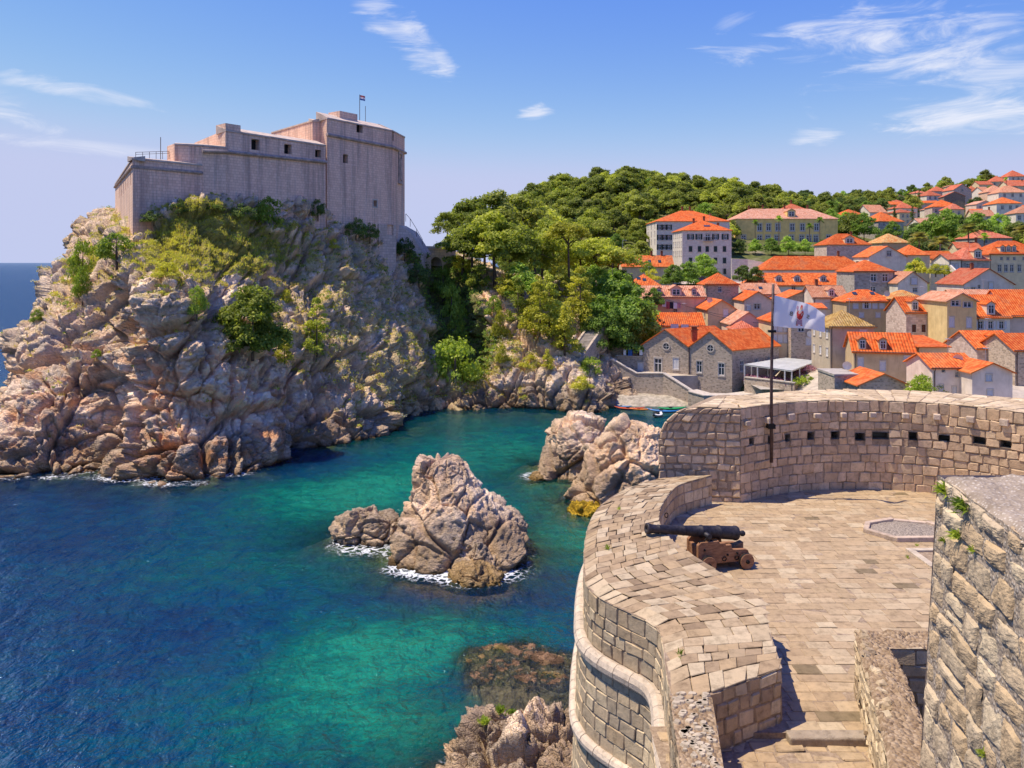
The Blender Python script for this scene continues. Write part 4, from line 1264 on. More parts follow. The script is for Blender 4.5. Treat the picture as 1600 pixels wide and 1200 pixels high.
br = empty('arched_bridge', (-15, 166, 20), label='small stone arch bridge between the stair wall and the pines', cat='bridge')
mb = MB()
b0 = at(655, 388, 163); b1 = at(712, 388, 172)
Lb = math.dist(b0[:2], b1[:2])
zt = b0[2]; cxu, rad, zs = Lb * 0.45, 1.9, zt - 3.6
arc = [(cxu - rad * math.cos(t), zs + rad * math.sin(t)) for t in np.linspace(0, math.pi, 13)]
poly = [(0, zt - 9), (cxu - rad, zt - 9)] + arc + [(cxu + rad, zt - 9), (Lb, zt - 9), (Lb, zt), (0, zt)]
dd = (b1 - b0)[:2] / Lb
nn = np.array([dd[1], -dd[0]])
for k, s in ((0.0, 1), (3.0, -1)):
    top = [(u, z) for u, z in poly]
    # split in strips so the concave arch fills well
    us_ = [0] + [a_[0] for a_ in arc] + [Lb]
    zb_ = [zt - 9] + [a_[1] for a_ in arc] + [zt - 9]
    for i in range(len(us_) - 1):
        q = [(us_[i], zb_[i] if 0 < i else zt - 9), (us_[i + 1], zb_[i + 1] if i + 1 < len(us_) - 1 else zt - 9), (us_[i + 1], zt), (us_[i], zt)]
        if i == 0:
            q = [(0, zt - 9), (us_[1], zt - 9), (us_[1], zt), (0, zt)]
        if i == len(us_) - 2:
            q = [(us_[i], zt - 9), (Lb, zt - 9), (Lb, zt), (us_[i], zt)]
        pts = [(b0[0] + dd[0] * u - nn[0] * k, b0[1] + dd[1] * u - nn[1] * k, z) for u, z in q]
        mb.face(pts if s > 0 else pts[::-1], q)
W3 = lambda u, z, k: (b0[0] + dd[0] * u - nn[0] * k, b0[1] + dd[1] * u - nn[1] * k, z)
for i in range(len(arc) - 1):
    mb.face([W3(*arc[i], 0), W3(*arc[i + 1], 0), W3(*arc[i + 1], 3), W3(*arc[i], 3)])
mb.face([W3(0, zt, 0), W3(Lb, zt, 0), W3(Lb, zt, 3), W3(0, zt, 3)])
mb.v = [(x + 15, y - 166, z - 20) for x, y, z in mb.v]
mb.build('arch_wall', 'fort_pale', br)
mb = MB()
a0, a1 = W3(-0.1, zt, -0.15), W3(Lb + 0.1, zt, -0.15)
mb.prism([a0[:2], a1[:2], W3(Lb + .1, 0, 0.45)[:2], W3(-.1, 0, 0.45)[:2]], zt + 0.003, zt + 0.5)
mb.v = [(x + 15, y - 166, z - 20) for x, y, z in mb.v]
mb.build('parapet', 'sunlit_cap', br)

# flag and masts on the fortress roof
ft = at(562, 180, 155)
fp = empty('fortress_flagpole', ft, label='small red white and blue flag on a pole atop the fortress tower', cat='flag')
mb = MB(); mb.tube([(0, 0, -1.5), (0, 0, 4.0)], 0.06, 6); mb.build('pole', 'pole_metal', fp)
for k, (nm, mt) in enumerate((('red_stripe', 'cloth_red'), ('white_stripe', 'cloth_white'), ('blue_stripe', 'cloth_blue'))):
    mb = MB()
    for i in range(6):
        x0, x1 = 0.08 + i * 0.16, 0.08 + (i + 1) * 0.16
        y0, y1 = 0.06 * math.sin(i * 1.3), 0.06 * math.sin((i + 1) * 1.3)
        zt_, zb_ = 3.9 - 0.32 * k - 0.12 * i / 6 * 2, 3.9 - 0.32 * (k + 1) - 0.12 * i / 6 * 2
        mb.face([(x0, y0, zb_), (x1, y1, zb_), (x1, y1, zt_), (x0, y0, zt_)])
    mb.build(nm, mt, fp)
for px_, py_, Y_, h_, lb_ in ((251, 243, 122, 2.8, 'thin mast on the lower left terrace of the fortress'), (571, 181, 156, 1.9, 'short thin mast right of the fortress flag')):
    b_ = at(px_, py_, Y_)
    o = empty('roof_mast', b_, label=lb_, cat='mast')
    mb = MB(); mb.tube([(0, 0, -1.5), (0, 0, h_)], 0.05, 6); mb.build('mast_tube', 'pole_metal', o)
rl = empty('terrace_railing', at(212, 244, 114), label='thin metal railing along the low fortress terrace', cat='railing')
a = at(212, 244, 114); b = at(264, 242, 121)
mb = MB()
mb.tube([(0, 0, 0.55), tuple(b - a + np.array([0, 0, 0.55]))], 0.035, 5)
mb.tube([(0, 0, 0.25), tuple(b - a + np.array([0, 0, 0.25]))], 0.03, 5)
mb.build('rail', 'pole_metal', rl)
for t in np.linspace(0, 1, 6):
    mb = MB(); p = (b - a) * t
    mb.tube([tuple(p + np.array([0, 0, -0.6])), tuple(p + np.array([0, 0, 0.55]))], 0.035, 5); mb.build('post', 'pole_metal', rl)

# ------------------------------------------------------------------ houses
def box_mesh(name, x0, x1, y0, y1, z0, z1):
    mb = MB(); mb.box((x0, y0, z0), (x1, y1, z1)); return mb.mesh(name)


def frame_mesh():
    mb = MB()
    t = 0.09
    mb.box((-0.5, -0.06, -0.5), (-0.5 + t, 0.06, 0.5)); mb.box((0.5 - t, -0.06, -0.5), (0.5, 0.06, 0.5))
    mb.box((-0.5 + t, -0.06, 0.5 - t * 0.7), (0.5 - t, 0.06, 0.5)); mb.box((-0.5 + t, -0.06, -0.5), (0.5 - t, 0.06, -0.5 + t * 0.7))
    mb.box((-0.045, -0.05, -0.5 + t * 0.7), (0.045, 0.05, 0.5 - t * 0.7)); mb.box((-0.5 + t, -0.045, 0.12), (-0.046, 0.045, 0.17)); mb.box((0.046, -0.045, 0.12), (0.5 - t, 0.045, 0.17))
    return mb.mesh('window')


def surround_mesh():
    mb = MB()
    mb.box((-0.62, -0.10, -0.62), (0.62, 0.02, -0.502)); mb.box((-0.6, -0.07, 0.502), (0.6, 0.02, 0.6))
    mb.box((-0.6, -0.05, -0.5), (-0.502, 0.02, 0.5)); mb.box((0.502, -0.05, -0.5), (0.6, 0.02, 0.5))
    return mb.mesh('sill')


def shutter_mesh():
    mb = MB()
    mb.box((-0.5, -0.03, -0.5), (-0.42, 0.03, 0.5)); mb.box((0.42, -0.03, -0.5), (0.5, 0.03, 0.5))
    mb.box((-0.42, -0.03, -0.5), (0.42, 0.03, -0.44)); mb.box((-0.42, -0.03, 0.44), (0.42, 0.03, 0.5))
    for k in range(8):
        z = -0.44 + k * 0.11
        mb.face([(-0.42, -0.02, z), (0.42, -0.02, z), (0.42, 0.02, z + 0.105), (-0.42, 0.02, z + 0.105)])
    return mb.mesh('shutter')


WM = {'frame': frame_mesh(), 'sill': surround_mesh(), 'pane': box_mesh('pane', -0.5, 0.5, -0.01, 0.01, -0.5, 0.5)}
WM['frame'].materials.append(M['white_paint']); WM['sill'].materials.append(M['trim_stone']); WM['pane'].materials.append(M['glass'])
for c_ in ('white', 'green', 'brown'):
    m_ = shutter_mesh(); m_.materials.append(M['shutter_' + c_]); WM['shutter_' + c_] = m_


def window(parent, x, y, z, w, h, style='d', rz=0.0):
    """y is the plane of the wall's outside; facing -y before rz"""
    wv = Matrix.Translation((x, y, z)) @ Matrix.Rotation(rz, 4, 'Z')
    fr = link('window', WM['frame'], None, parent)
    fr.matrix_local = wv @ Matrix.Translation((0, 0.14, 0)) @ Matrix.Diagonal((w, 1, h, 1))
    pn = link('pane', WM['pane'], None, fr); pn.matrix_local = Matrix.Translation((0, 0.03, 0)) @ Matrix.Diagonal((0.98, 1, 0.98, 1))
    sl = link('sill', WM['sill'], None, fr); sl.matrix_local = Matrix.Translation((0, -0.14, 0))
    col = {'s': 'white', 'o': 'white', 'g': 'green', 'G': 'green', 'b': 'brown'}.get(style)
    if style in 'sGb':
        for s in (-1, 1):
            o = link('shutter', WM['shutter_' + col], None, fr)
            o.matrix_local = Matrix.Translation((s * 0.25, -0.10, 0)) @ Matrix.Diagonal((0.5, 1, 1, 1))
    if style in 'og':
        for s in (-1, 1):
            o = link('shutter', WM['shutter_' + col], None, fr)
            o.matrix_local = Matrix.Translation((s * 0.78, -0.2, 0)) @ Matrix.Diagonal((0.5, 1, 1, 1))
    return fr


def roof_sheet(mb, pts, th=0.16):
    """a roof slope, eave first: pts[0], pts[1] lie on the eave"""
    P = [Vector(p) for p in pts]
    e = (P[1] - P[0]).normalized()
    n = (P[1] - P[0]).cross(P[2] - P[0]).normalized()
    if n.z < 0:
        n = -n
    s = n.cross(e)
    uv = [((p - P[0]).dot(e), (p - P[0]).dot(s)) for p in P]
    mb.face(P, uv)
    low = [p - Vector((0, 0, th)) for p in P]
    mb.face(low[::-1], uv[::-1])
    for i in range(len(P)):
        j = (i + 1) % len(P)
        mb.face([P[j], P[i], low[i], low[j]], [(0, 0)] * 4)


def dish_mesh():
    mb = MB()
    prof = [(0.0, 0.02), (0.02, 0.2), (0.06, 0.36), (0.12, 0.5)]
    mb.lathe([(-x, r) for x, r in prof], 14)
    mb.lathe([(-x - 0.015, r) for x, r in prof][::-1], 14)
    mb.tube([(0.0, 0, 0), (0.3, 0, -0.1), (0.35, 0, -0.9)], 0.03, 5)
    mb.tube([(-0.1, 0, -0.45), (-0.5, 0, -0.1)], 0.02, 4)
    return mb.mesh('satellite_dish')


DISH = dish_mesh(); DISH.materials.append(M['dish'])


def chimney_mesh():
    mb = MB(); mb.box((-0.3, -0.3, -1.2), (0.3, 0.3, 0.9)); mb.box((-0.4, -0.4, 0.9), (0.4, 0.4, 1.02)); mb.box((-0.26, -0.26, 1.02), (0.26, 0.26, 1.3)); mb.box((-0.42, -0.42, 1.3), (0.42, 0.42, 1.38))
    return mb.mesh('chimney')


CHIM = chimney_mesh(); CHIM.materials.append(M['chimney'])
SKYL = MB(); SKYL.box((-0.45, -0.55, 0), (0.45, 0.55, 0.1)); SKYL = SKYL.mesh('skylight'); SKYL.materials.append(M['glass'])
HOUSES = []


def house(label, x0, x1, ry, ey, Y, depth, roof, wall, tile, wins=(), ws=(1.0, 1.5), style='d', yaw=0.0, dorm=(), chim=(), side=0, sky_=(), dish=(), floors=None,
          over=0.35, name='house', cat='house', base=None, side_style=None, group=None, dm=(1.3, 1.5), trim=False):
    X0, X1 = (x0 - 800) / F * Y, (x1 - 800) / F * Y
    w = X1 - X0
    xc, yc = (X0 + X1) / 2, Y + depth / 2
    ze = ZC - (ey - HY) / F * Y
    zr = ZC - (ry - HY) / F * (Y if roof in ('gy', 'shed') else (Y + depth / 2))
    if base is None:
        zb = float(min(terrain(xc - w / 2, Y), terrain(xc + w / 2, Y), terrain(xc - w / 2, Y + depth), terrain(xc + w / 2, Y + depth))) - 0.6
        zb = min(zb, ze - 2.2)
    else:
        zb = base
    zr = max(zr, ze + 0.6)
    root = empty(name, (xc, yc, zb), R(yaw), label, cat, group)
    E, Rg = ze - zb, zr - zb
    hw, hd = w / 2, depth / 2

    def loc(px, py):          # photo point on the front wall, house coordinates
        return (px - 800) / F * Y - xc, ZC - (py - HY) / F * Y - zb
    holes, wl = [], []
    for q in wins:
        px, py = q[0], q[1]
        st_ = q[2] if len(q) > 2 else style
        ww, hh = q[3] if len(q) > 3 else ws
        u, v = loc(px, py)
        if abs(u) + ww / 2 > hw - 0.1 or v - hh / 2 < 0.1:
            continue
        if v + hh / 2 < E - 0.1:
            holes.append((u + hw - ww / 2, u + hw + ww / 2, v - hh / 2, v + hh / 2))
            wl.append((u, v, ww, hh, st_, 0.0))
        elif roof == 'gy':
            wl.append((u, v, ww, hh, st_, -0.18))
    mb = MB()
    wall_face(mb, (-hw, -hd), (hw, -hd), 0, E, holes, 0.2)
    sh = []
    if side:
        nf = floors or max(1, int(min(E, 9.5) // 3.1))
        for f_ in range(nf):
            for k in range(side):
                y_ = depth * (k + 0.5) / side + 0.12 * ((k * 7 + f_ * 3) % 3 - 1)
                z_ = E - 1.45 - f_ * 3.0
                if z_ > 1.0:
                    sh.append((y_, z_))
    s_h = [(depth - y_ - ws[0] * 0.45, depth - y_ + ws[0] * 0.45, z_ - ws[1] * 0.45, z_ + ws[1] * 0.45) for y_, z_ in sh]
    wall_face(mb, (-hw, hd), (-hw, -hd), 0, E, s_h, 0.2, 3.3)
    wall_face(mb, (hw, -hd), (hw, hd), 0, E, (), 0.2, 7.1)
    wall_face(mb, (hw, hd), (-hw, hd), 0, E, (), 0.2, 11.7)
    rb = MB()
    o = over
    sl = lambda run: (Rg - E) / run
    if roof == 'gx':
        k = sl(hd)
        roof_sheet(rb, [(-hw - o, -hd - o, E - k * o), (hw + o, -hd - o, E - k * o), (hw + o, 0, Rg), (-hw - o, 0, Rg)])
        roof_sheet(rb, [(hw + o, hd + o, E - k * o), (-hw - o, hd + o, E - k * o), (-hw - o, 0, Rg), (hw + o, 0, Rg)])
        for s in (-1, 1):
            q = [(s * hw, hd, E), (s * hw, -hd, E), (s * hw, 0, Rg - 0.17)]
            mb.face(q if s < 0 else q[::-1], [(p[1], p[2]) for p in (q if s < 0 else q[::-1])])
        front_slope = lambda y: E + k * (y + hd)
    elif roof == 'gy':
        k = sl(hw)
        roof_sheet(rb, [(-hw - o, hd + o, E - k * o), (-hw - o, -hd - o, E - k * o), (0, -hd - o, Rg), (0, hd + o, Rg)])
        roof_sheet(rb, [(hw + o, -hd - o, E - k * o), (hw + o, hd + o, E - k * o), (0, hd + o, Rg), (0, -hd - o, Rg)])
        q = [(-hw, -hd, E), (hw, -hd, E), (0, -hd, Rg - 0.17)]
        mb.face(q, [(p[0], p[2]) for p in q])
        q = [(hw, hd, E), (-hw, hd, E), (0, hd, Rg - 0.17)]
        mb.face(q, [(p[0], p[2]) for p in q])
        front_slope = lambda y: E
    elif roof == 'shed':
        k = (Rg - E) / depth
        roof_sheet(rb, [(-hw - o, -hd - o, E - k * o), (hw + o, -hd - o, E - k * o), (hw + o, hd + o, Rg), (-hw - o, hd + o, Rg)])
        for s in (-1, 1):
            q = [(s * hw, hd, E), (s * hw, -hd, E), (s * hw, hd, Rg)]
            mb.face(q if s < 0 else q[::-1])
        front_slope = lambda y: E + k * (y + hd)
    elif roof == 'flat':
        rb.box((-hw - 0.1, -hd - 0.1, E + 0.003), (hw + 0.1, hd + 0.1, E + 0.3))
        front_slope = lambda y: E + 0.3
    else:
        r = hw - min(hw, hd) if roof == 'hip' else 0.0
        r2 = hd - min(hw, hd) if roof == 'hip' else 0.0
        r, r2 = max(r, 0.02), max(r2, 0.02)
        k = sl(hd - r2)
        a, b, c, d = (-hw - o, -hd - o, E - k * o), (hw + o, -hd - o, E - k * o), (hw + o, hd + o, E - k * o), (-hw - o, hd + o, E - k * o)
        p, q = (-r, -r2, Rg), (r, -r2, Rg)
        p2, q2 = (-r, r2, Rg), (r, r2, Rg)
        roof_sheet(rb, [a, b, q, p]); roof_sheet(rb, [c, d, p2, q2])
        roof_sheet(rb, [d, a, p, p2]); roof_sheet(rb, [b, c, q2, q])
        front_slope = lambda y: E + k * (y + hd)
    mb.build('wall', wall, root)
    ro = rb.build('roof', tile, root)
    for u, v, ww, hh, st_, dy in wl:
        window(root, u, -hd + dy, v, ww, hh, st_)
    for y_, z_ in sh:
        window(root, -hw, -hd + y_, z_, ws[0] * 0.9, ws[1] * 0.9, side_style or style, R(-90))
    if trim:
        tb = MB(); tb.box((-hw - 0.22, -hd - 0.22, E - 0.34), (hw + 0.22, -hd - 0.002, E - 0.1)); tb.box((-hw - 0.22, -hd, E - 0.34), (-hw - 0.002, hd, E - 0.1)); tb.build('cornice', 'trim_stone', root)
    for q in dorm:
        u, v = loc(q[0], q[1])
        ww, hh = q[2] if len(q) > 2 else dm
        tilt_ = (Rg - E) / hd
        v = v + 0.0
        yb = -hd + max(0.3, (v - hh * 0.5 - E) / tilt_)          # where the dormer's sill meets the slope
        z0 = front_slope(yb) - 0.05
        dl = hh / tilt_ + 0.4
        ddm = MB()
        ddm.face([(u - ww / 2, yb, z0), (u + ww / 2, yb, z0), (u + ww / 2, yb, z0 + hh), (u - ww / 2, yb, z0 + hh)])
        for s in (-1, 1):
            t_ = [(u + s * ww / 2, yb, z0), (u + s * ww / 2, yb + dl, z0 + hh), (u + s * ww / 2, yb, z0 + hh)]
            ddm.face(t_ if s > 0 else t_[::-1])
        ddm.face([(u - ww / 2, yb, z0 + hh), (u + ww / 2, yb, z0 + hh), (u, yb, z0 + hh + ww * 0.28)])
        dob = ddm.build('dormer', wall if 'stone' not in wall else 'plaster_cream', root)
        dr = MB()
        for s in (-1, 1):
            roof_sheet(dr, [(u + s * (ww / 2 + .18), yb - .2, z0 + hh - .06), (u + s * (ww / 2 + .18), yb + dl + .6, z0 + hh - .06), (u, yb + dl + .6, z0 + hh + ww * .28 + .1), (u, yb - .2, z0 + hh + ww * .28 + .1)], 0.1)
        dr.build('dormer_roof', tile, dob)
        wo_ = link('pane', WM['pane'], None, dob); wo_.matrix_local = Matrix.Translation((u, yb - 0.02, z0 + hh * 0.5)) @ Matrix.Diagonal((ww * 0.62, 1, hh * 0.72, 1))
        wf_ = link('window_frame', WM['frame'], None, dob); wf_.matrix_local = Matrix.Translation((u, yb - 0.03, z0 + hh * 0.5)) @ Matrix.Diagonal((ww * 0.7, 1, hh * 0.78, 1))
    for q in chim:
        u = (q - 800) / F * (Y + hd) - xc
        if abs(u) < hw:
            if roof == 'gy':
                z_ = Rg - (Rg - E) * abs(u) / hw
            else:
                z_ = front_slope(-0.2) if roof in ('gx', 'shed', 'flat') else min(front_slope(0), E + (hw - abs(u)) * (Rg - E) / min(hw, hd))
            co = link('chimney', CHIM, None, ro); co.location = (u, 0.15, z_ + 0.2)
    for q in sky_:
        u, v = loc(q[0], q[1])
        if roof in ('gx', 'hip', 'pyr', 'shed'):
            k = (Rg - E) / hd if roof != 'shed' else (Rg - E) / depth
            yy = -hd + max(0.6, (v - E) / k * 1.06)
            so = link('skylight', SKYL, None, ro); so.location = (u, yy, front_slope(yy) + 0.02); so.rotation_euler = (math.atan(k), 0, 0)
            if len(q) > 2: so.scale = (q[2], q[3], 1)
    for q in dish:
        u, v = loc(q[0], q[1])
        do = link('satellite_dish', DISH, None, root); do.location = (u, -hd - 0.45 if v < E else min(-hd + (v - E) / max(.2, (Rg - E) / hd), 0), v); do.rotation_euler = (0, R(-12), R(60)); do.scale = (1.25,) * 3
    if Y < 235 and roof in ('gx', 'hip', 'pyr'):
        gz = E - 0.12
        gt = MB(); gt.tube([(-hw - o, -hd - o - 0.06, gz), (hw + o, -hd - o - 0.06, gz)], 0.075, 6); gt.build('gutter', 'pole_metal', root)
        sx_ = -1 if (int(x0) % 3) else 1
        gt = MB(); gt.tube([(sx_ * (hw - 0.25), -hd - o - 0.05, gz), (sx_ * (hw - 0.25), -hd - 0.1, gz - 0.5), (sx_ * (hw - 0.25), -hd - 0.1, 0.2)], 0.06, 6); gt.build('drainpipe', 'pole_metal', root)
    if Y < 260 and int(x0 + x1) % 2:
        an = MB(); ax0 = hw * 0.35
        zt_ = front_slope(-0.05) if roof not in ('gy',) else Rg - (Rg - E) * 0.35
        zt_ = min(zt_, Rg)
        an.tube([(ax0, 0, zt_ - 0.6), (ax0, 0, zt_ + 2.0)], 0.03, 5)
        for k_ in range(4):
            an.tube([(ax0 - 0.5 + 0.08 * k_, 0.25 * (k_ - 1.5), zt_ + 1.9), (ax0 + 0.5 - 0.08 * k_, 0.25 * (k_ - 1.5), zt_ + 1.9)], 0.018, 4)
        an.tube([(ax0, -0.5, zt_ + 1.88), (ax0, 0.5, zt_ + 1.88)], 0.018, 4)
        an.build('aerial', 'car_silver', ro)
    HOUSES.append((X0 - 1, X1 + 1, Y - 1.5, Y + depth + 1, zr))
    return root


def row(xs, y, *a):
    return [(x, y, *a) for x in xs]


RO, RR, RP, RC, RX = 'roof_orange', 'roof_red', 'roof_pale', 'roof_ochre', 'roof_mixed'
# --- the big houses under the wooded hill
yb_ = house('long yellow villa with two rows of tall windows below the wooded hill', 1150, 1309, 326, 341, 330, 17, 'hip', 'plaster_yellow', RP,
      row((1187, 1201, 1215.5, 1238, 1254, 1276), 355) + row((1162, 1187, 1200, 1214, 1237, 1253, 1264, 1275, 1295), 373), (1.9, 3.0), name='villa', dorm=[(1238, 334, (3.4, 2.6))], chim=(1170, 1192, 1226, 1262, 1290), trim=True, side=2)
house('red hipped roof rising behind the middle of the yellow villa', 1222, 1266, 318, 329, 352, 12, 'hip', 'plaster_ochre', RR, chim=(1236,))
house('pale four storey house with orange hip roof beside the wooded hill', 1026, 1140, 329, 345, 292, 22, 'hip', 'stone_pale', RO,
      row((1031, 1038, 1045), 355, 'g') + row((1031, 1038, 1045), 371, 'g') + row((1031, 1038, 1045), 386, 'g'), (1.1, 1.9), side=3, chim=(1066, 1078, 1110), trim=True)
wb_ = house('tall white stone block with dark green shutters and a black balcony', 1066, 1143, 344, 359, 252, 15, 'hip', 'stone_pale', RO,
      row((1079, 1092, 1118, 1133), 370, 'g') + [(1106, 371, 'd', (1.5, 2.2))] + row((1079, 1093, 1105, 1118, 1132), 389, 'G') + row((1079, 1093, 1105, 1118, 1132), 407, 'G') + row((1093, 1118, 1132), 424, 'G'),
      (1.05, 1.75), side=5, floors=3, side_style='s', chim=(1084, 1100, 1122), sky_=[(1108, 353, 2.2, 1.0)], name='apartment_house', trim=True)
bal = MB()
u_ = (1106 - 1104.5) / F * 252
bal.box((u_ - 1.6, -7.5 - 1.0, 0), (u_ + 1.6, -7.5, 0.15))
zl = ZC - (377 - HY) / F * 252 - wb_.location.z
bal.v = [(x, y, z + zl) for x, y, z in bal.v]
bo = bal.build('balcony', 'trim_stone', wb_)
rl_ = MB()
for k in range(15):
    x = u_ - 1.55 + k * 3.1 / 14
    rl_.box((x - .03, -8.45, zl + .15), (x + .03, -8.39, zl + 1.1))
rl_.box((u_ - 1.6, -8.47, zl + 1.1), (u_ + 1.6, -8.37, zl + 1.18)); rl_.build('railing', 'iron_ring', bo)
house('long low orange roof beneath the pines left of the white block', 972, 1052, 399, 415, 236, 7, 'gx', 'plaster_sand', RO, sky_=[(999, 409), (1016, 409), (1032, 409)], chim=(1018, 1034))
house('small orange roof with a skylight half hidden by trees', 985, 1034, 428, 446, 200, 8, 'hip', 'plaster_sand', RO, sky_=[(1000, 436), (1009, 438)])
house('long white building under the plain orange roof in mid town', 1192, 1356, 400, 420, 237, 10, 'hip', 'plaster_white', RO, chim=(1310, 1340))
house('long white building whose orange roof has four small dormers', 1168, 1352, 426, 445, 213, 9, 'hip', 'plaster_white', RO, row((1240, 1262), 450, 'd'), dorm=[(1219, 436), (1248, 436), (1289, 436), (1318, 436)], dm=(1.7, 1.4))
house('square brown tower house with a pyramid orange roof', 1103, 1154, 426, 443, 190, 8.2, 'pyr', 'stone_brown', RO, [(1125, 452, 'd', (0.9, 1.3))])
ph_ = house('pink house with laundry hung below its white dormers', 1006, 1102, 446, 463, 178, 8, 'gx', 'plaster_pink', RP, [(1017, 481, 'o', (0.9, 1.5)), (1055, 484, 'd', (0.9, 1.5))], dorm=[(1030, 459, (1.2, 1.6)), (1057, 458, (2.6, 1.6)), (1085, 459, (1.2, 1.6))])
house('low house with a bright orange roof below the pink house', 1021, 1100, 488, 508, 163, 7, 'gx', 'plaster_white', RO, row((1045, 1078), 511, 's', (1.0, 0.9)))
house('cream house with a solar panel on its left roof slope', 1106, 1150, 468, 482, 168, 11, 'gy', 'plaster_beige', RO, [(1134, 489, 's'), (1134, 505, 's')], side=2, dish=[(1118, 470)])
house('white house with two satellite dishes on a pale red roof', 1163, 1220, 442, 459, 196, 9, 'gx', 'plaster_white', RP, side=3, dish=[(1172, 455), (1179, 455)], sky_=[(1193, 451)])
house('lilac gabled house behind the flag staff', 1163, 1206, 455, 468, 181, 10, 'gy', 'plaster_rose', RO, [(1183, 479, 'd', (1.5, 1.2)), (1170, 480, 's', (0.9, 1.3))])
house('pink gabled house above the stone boathouse roof', 1143, 1196, 487, 505, 160, 9, 'gy', 'plaster_rose', RP)
house('small terracotta hip roof just above the boathouse', 1148, 1182, 501, 513, 156, 5, 'hip', 'plaster_rose', RR)
house('brown stone gabled house right of the flag pole top', 1222, 1288, 454, 468, 186, 9, 'gy', 'stone_brown', RO, [(1273, 466, 's', (1.3, 1.2))])
house('grey lilac house with pale red roof and small white dormers', 1271, 1325, 446, 464, 180, 8, 'gx', 'plaster_lilac', RP, [(1293, 478, 's', (1.0, 1.4))], dorm=[(1300, 459, (1.4, 1.5))], chim=(1276,))
house('tall cream stone house standing behind the saint flag', 1206, 1237, 488, 500, 150, 8, 'hip', 'plaster_sand', RO, row((1211, 1219, 1228), 512, 's', (0.9, 1.5)) + row((1211, 1219, 1228), 529, 's', (0.9, 1.5)))
house('bare stone house between the flag and the restaurant canopy', 1236, 1283, 491, 502, 148, 7, 'gx', 'stone_brown', RC, [(1252, 514, 'd', (1.2, 1.0)), (1264, 533, 's', (1.1, 1.4)), (1272, 548, 'd', (0.9, 1.2))], dish=[(1265, 521)])
house('low orange roof just right of the hanging flag', 1262, 1290, 473, 481, 166, 6, 'gx', 'plaster_lilac', RO)
house('tall grey house with an ochre pyramid roof beside the canopy', 1297, 1366, 484, 509, 132, 8.2, 'pyr', 'plaster_grey', RC, [(1349, 520, 's', (1.2, 1.1)), (1349, 541, 's', (1.2, 1.0))], side=3, side_style='s')
house('dark stone house with two black windows and orange hip roof', 1335, 1398, 406, 423, 200, 11, 'hip', 'stone_grey', RO, row((1365, 1383), 434, 'd', (1.5, 2.0)) + [(1364, 452, 'd', (1.4, 1.2))])
house('white gabled house with a single square shuttered window', 1403, 1449, 424, 441, 195, 11, 'gy', 'plaster_white', RP, [(1428, 439, 's', (1.4, 1.6)), (1430, 453, 'd', (1.1, 1.0))])
house('beige house whose orange roof has a skylight and four shuttered windows', 1323, 1398, 452, 470, 172, 8, 'hip', 'plaster_tan', RO, row((1337, 1367, 1378), 477, 's', (1.1, 1.4)) + [(1354, 477, 'o', (0.9, 1.4))] + row((1346, 1372), 492, 's', (1.0, 1.1)), sky_=[(1343, 460), (1371, 460)])
house('stone house with a mossy yellow and orange roof in mid town', 1400, 1447, 453, 466, 169, 8, 'hip', 'stone_brown', RX, [(1413, 479, 'o', (0.9, 1.3))], dish=[(1394, 459)])
house('rose stone house with a white dormer under the yellow villa', 1292, 1361, 365, 381, 265, 11, 'hip', 'stone_pink', RO, dorm=[(1328, 376, (3.2, 1.8))], chim=(1330, 1362))
house('white gabled house with one dark window below the palms', 1358, 1416, 384, 400, 240, 11, 'gy', 'plaster_white', RO, [(1389, 396, 'd', (1.4, 1.6))])
house('cream house with a pyramid orange roof below the palms', 1411, 1453, 382, 397, 246, 9, 'pyr', 'plaster_cream', RO)
house('low cream wing with an orange roof right of the pyramid roof', 1455, 1492, 392, 403, 248, 8, 'gx', 'plaster_cream', RO)
house('stone house with an arched window and a red roof', 1501, 1546, 387, 405, 220, 10, 'hip', 'stone_grey', RR, [(1513, 417, 'd', (1.1, 2.0))], dorm=[(1529, 398, (2.2, 2.2))], chim=(1535,))
house('narrow white house with tall shuttered front left of the stone house', 1483, 1501, 396, 405, 218, 8, 'gx', 'plaster_white', RR, row((1488, 1495), 418, 's', (0.9, 2.0)))
house('large cream house with a row of small windows at the right edge', 1546, 1640, 376, 396, 224, 12, 'hip', 'plaster_cream', RO, row((1562, 1572, 1581, 1593, 1610, 1625), 419, 'd', (1.0, 2.1)) + row((1565, 1575, 1585, 1600), 404, 'd', (0.7, 0.8)), dorm=[(1569, 389, (1.3, 1.6)), (1578, 389, (1.3, 1.6)), (1587, 389, (1.3, 1.6))])
house('lilac gabled house with a round black window and red roof', 1506, 1584, 419, 443, 188, 12, 'gy', 'plaster_lilac', RR, [(1530, 448, 'd', (0.6, 0.8)), (1548, 446, 's', (1.0, 1.6)), (1521, 452, 'd', (1.1, 0.9))], dish=[(1511, 452)], chim=(1519,))
house('pink stone house with brown shutters and two roof dormers', 1416, 1477, 463, 487, 148, 8, 'gx', 'stone_pink', RO, row((1428, 1443, 1460), 513, 'b', (0.75, 1.4)), dorm=[(1431, 479), (1463, 481)], dm=(1.3, 1.8), side=0)
house('reddish roof behind the ochre house with wide attic windows', 1500, 1585, 452, 470, 156, 9, 'gx', 'plaster_pink', RP)
house('tall ochre house with two wide attic windows and white shutters', 1480, 1526, 457, 469, 141, 10, 'gy', 'plaster_ochre', RP, [(1493, 474, 'd', (1.5, 0.9)), (1512, 476, 'd', (1.5, 0.9)), (1487, 503, 's', (0.9, 1.7)), (1514, 504, 's', (0.9, 1.7)), (1484, 533, 's', (0.9, 1.8)), (1511, 538, 's', (0.9, 1.8))])
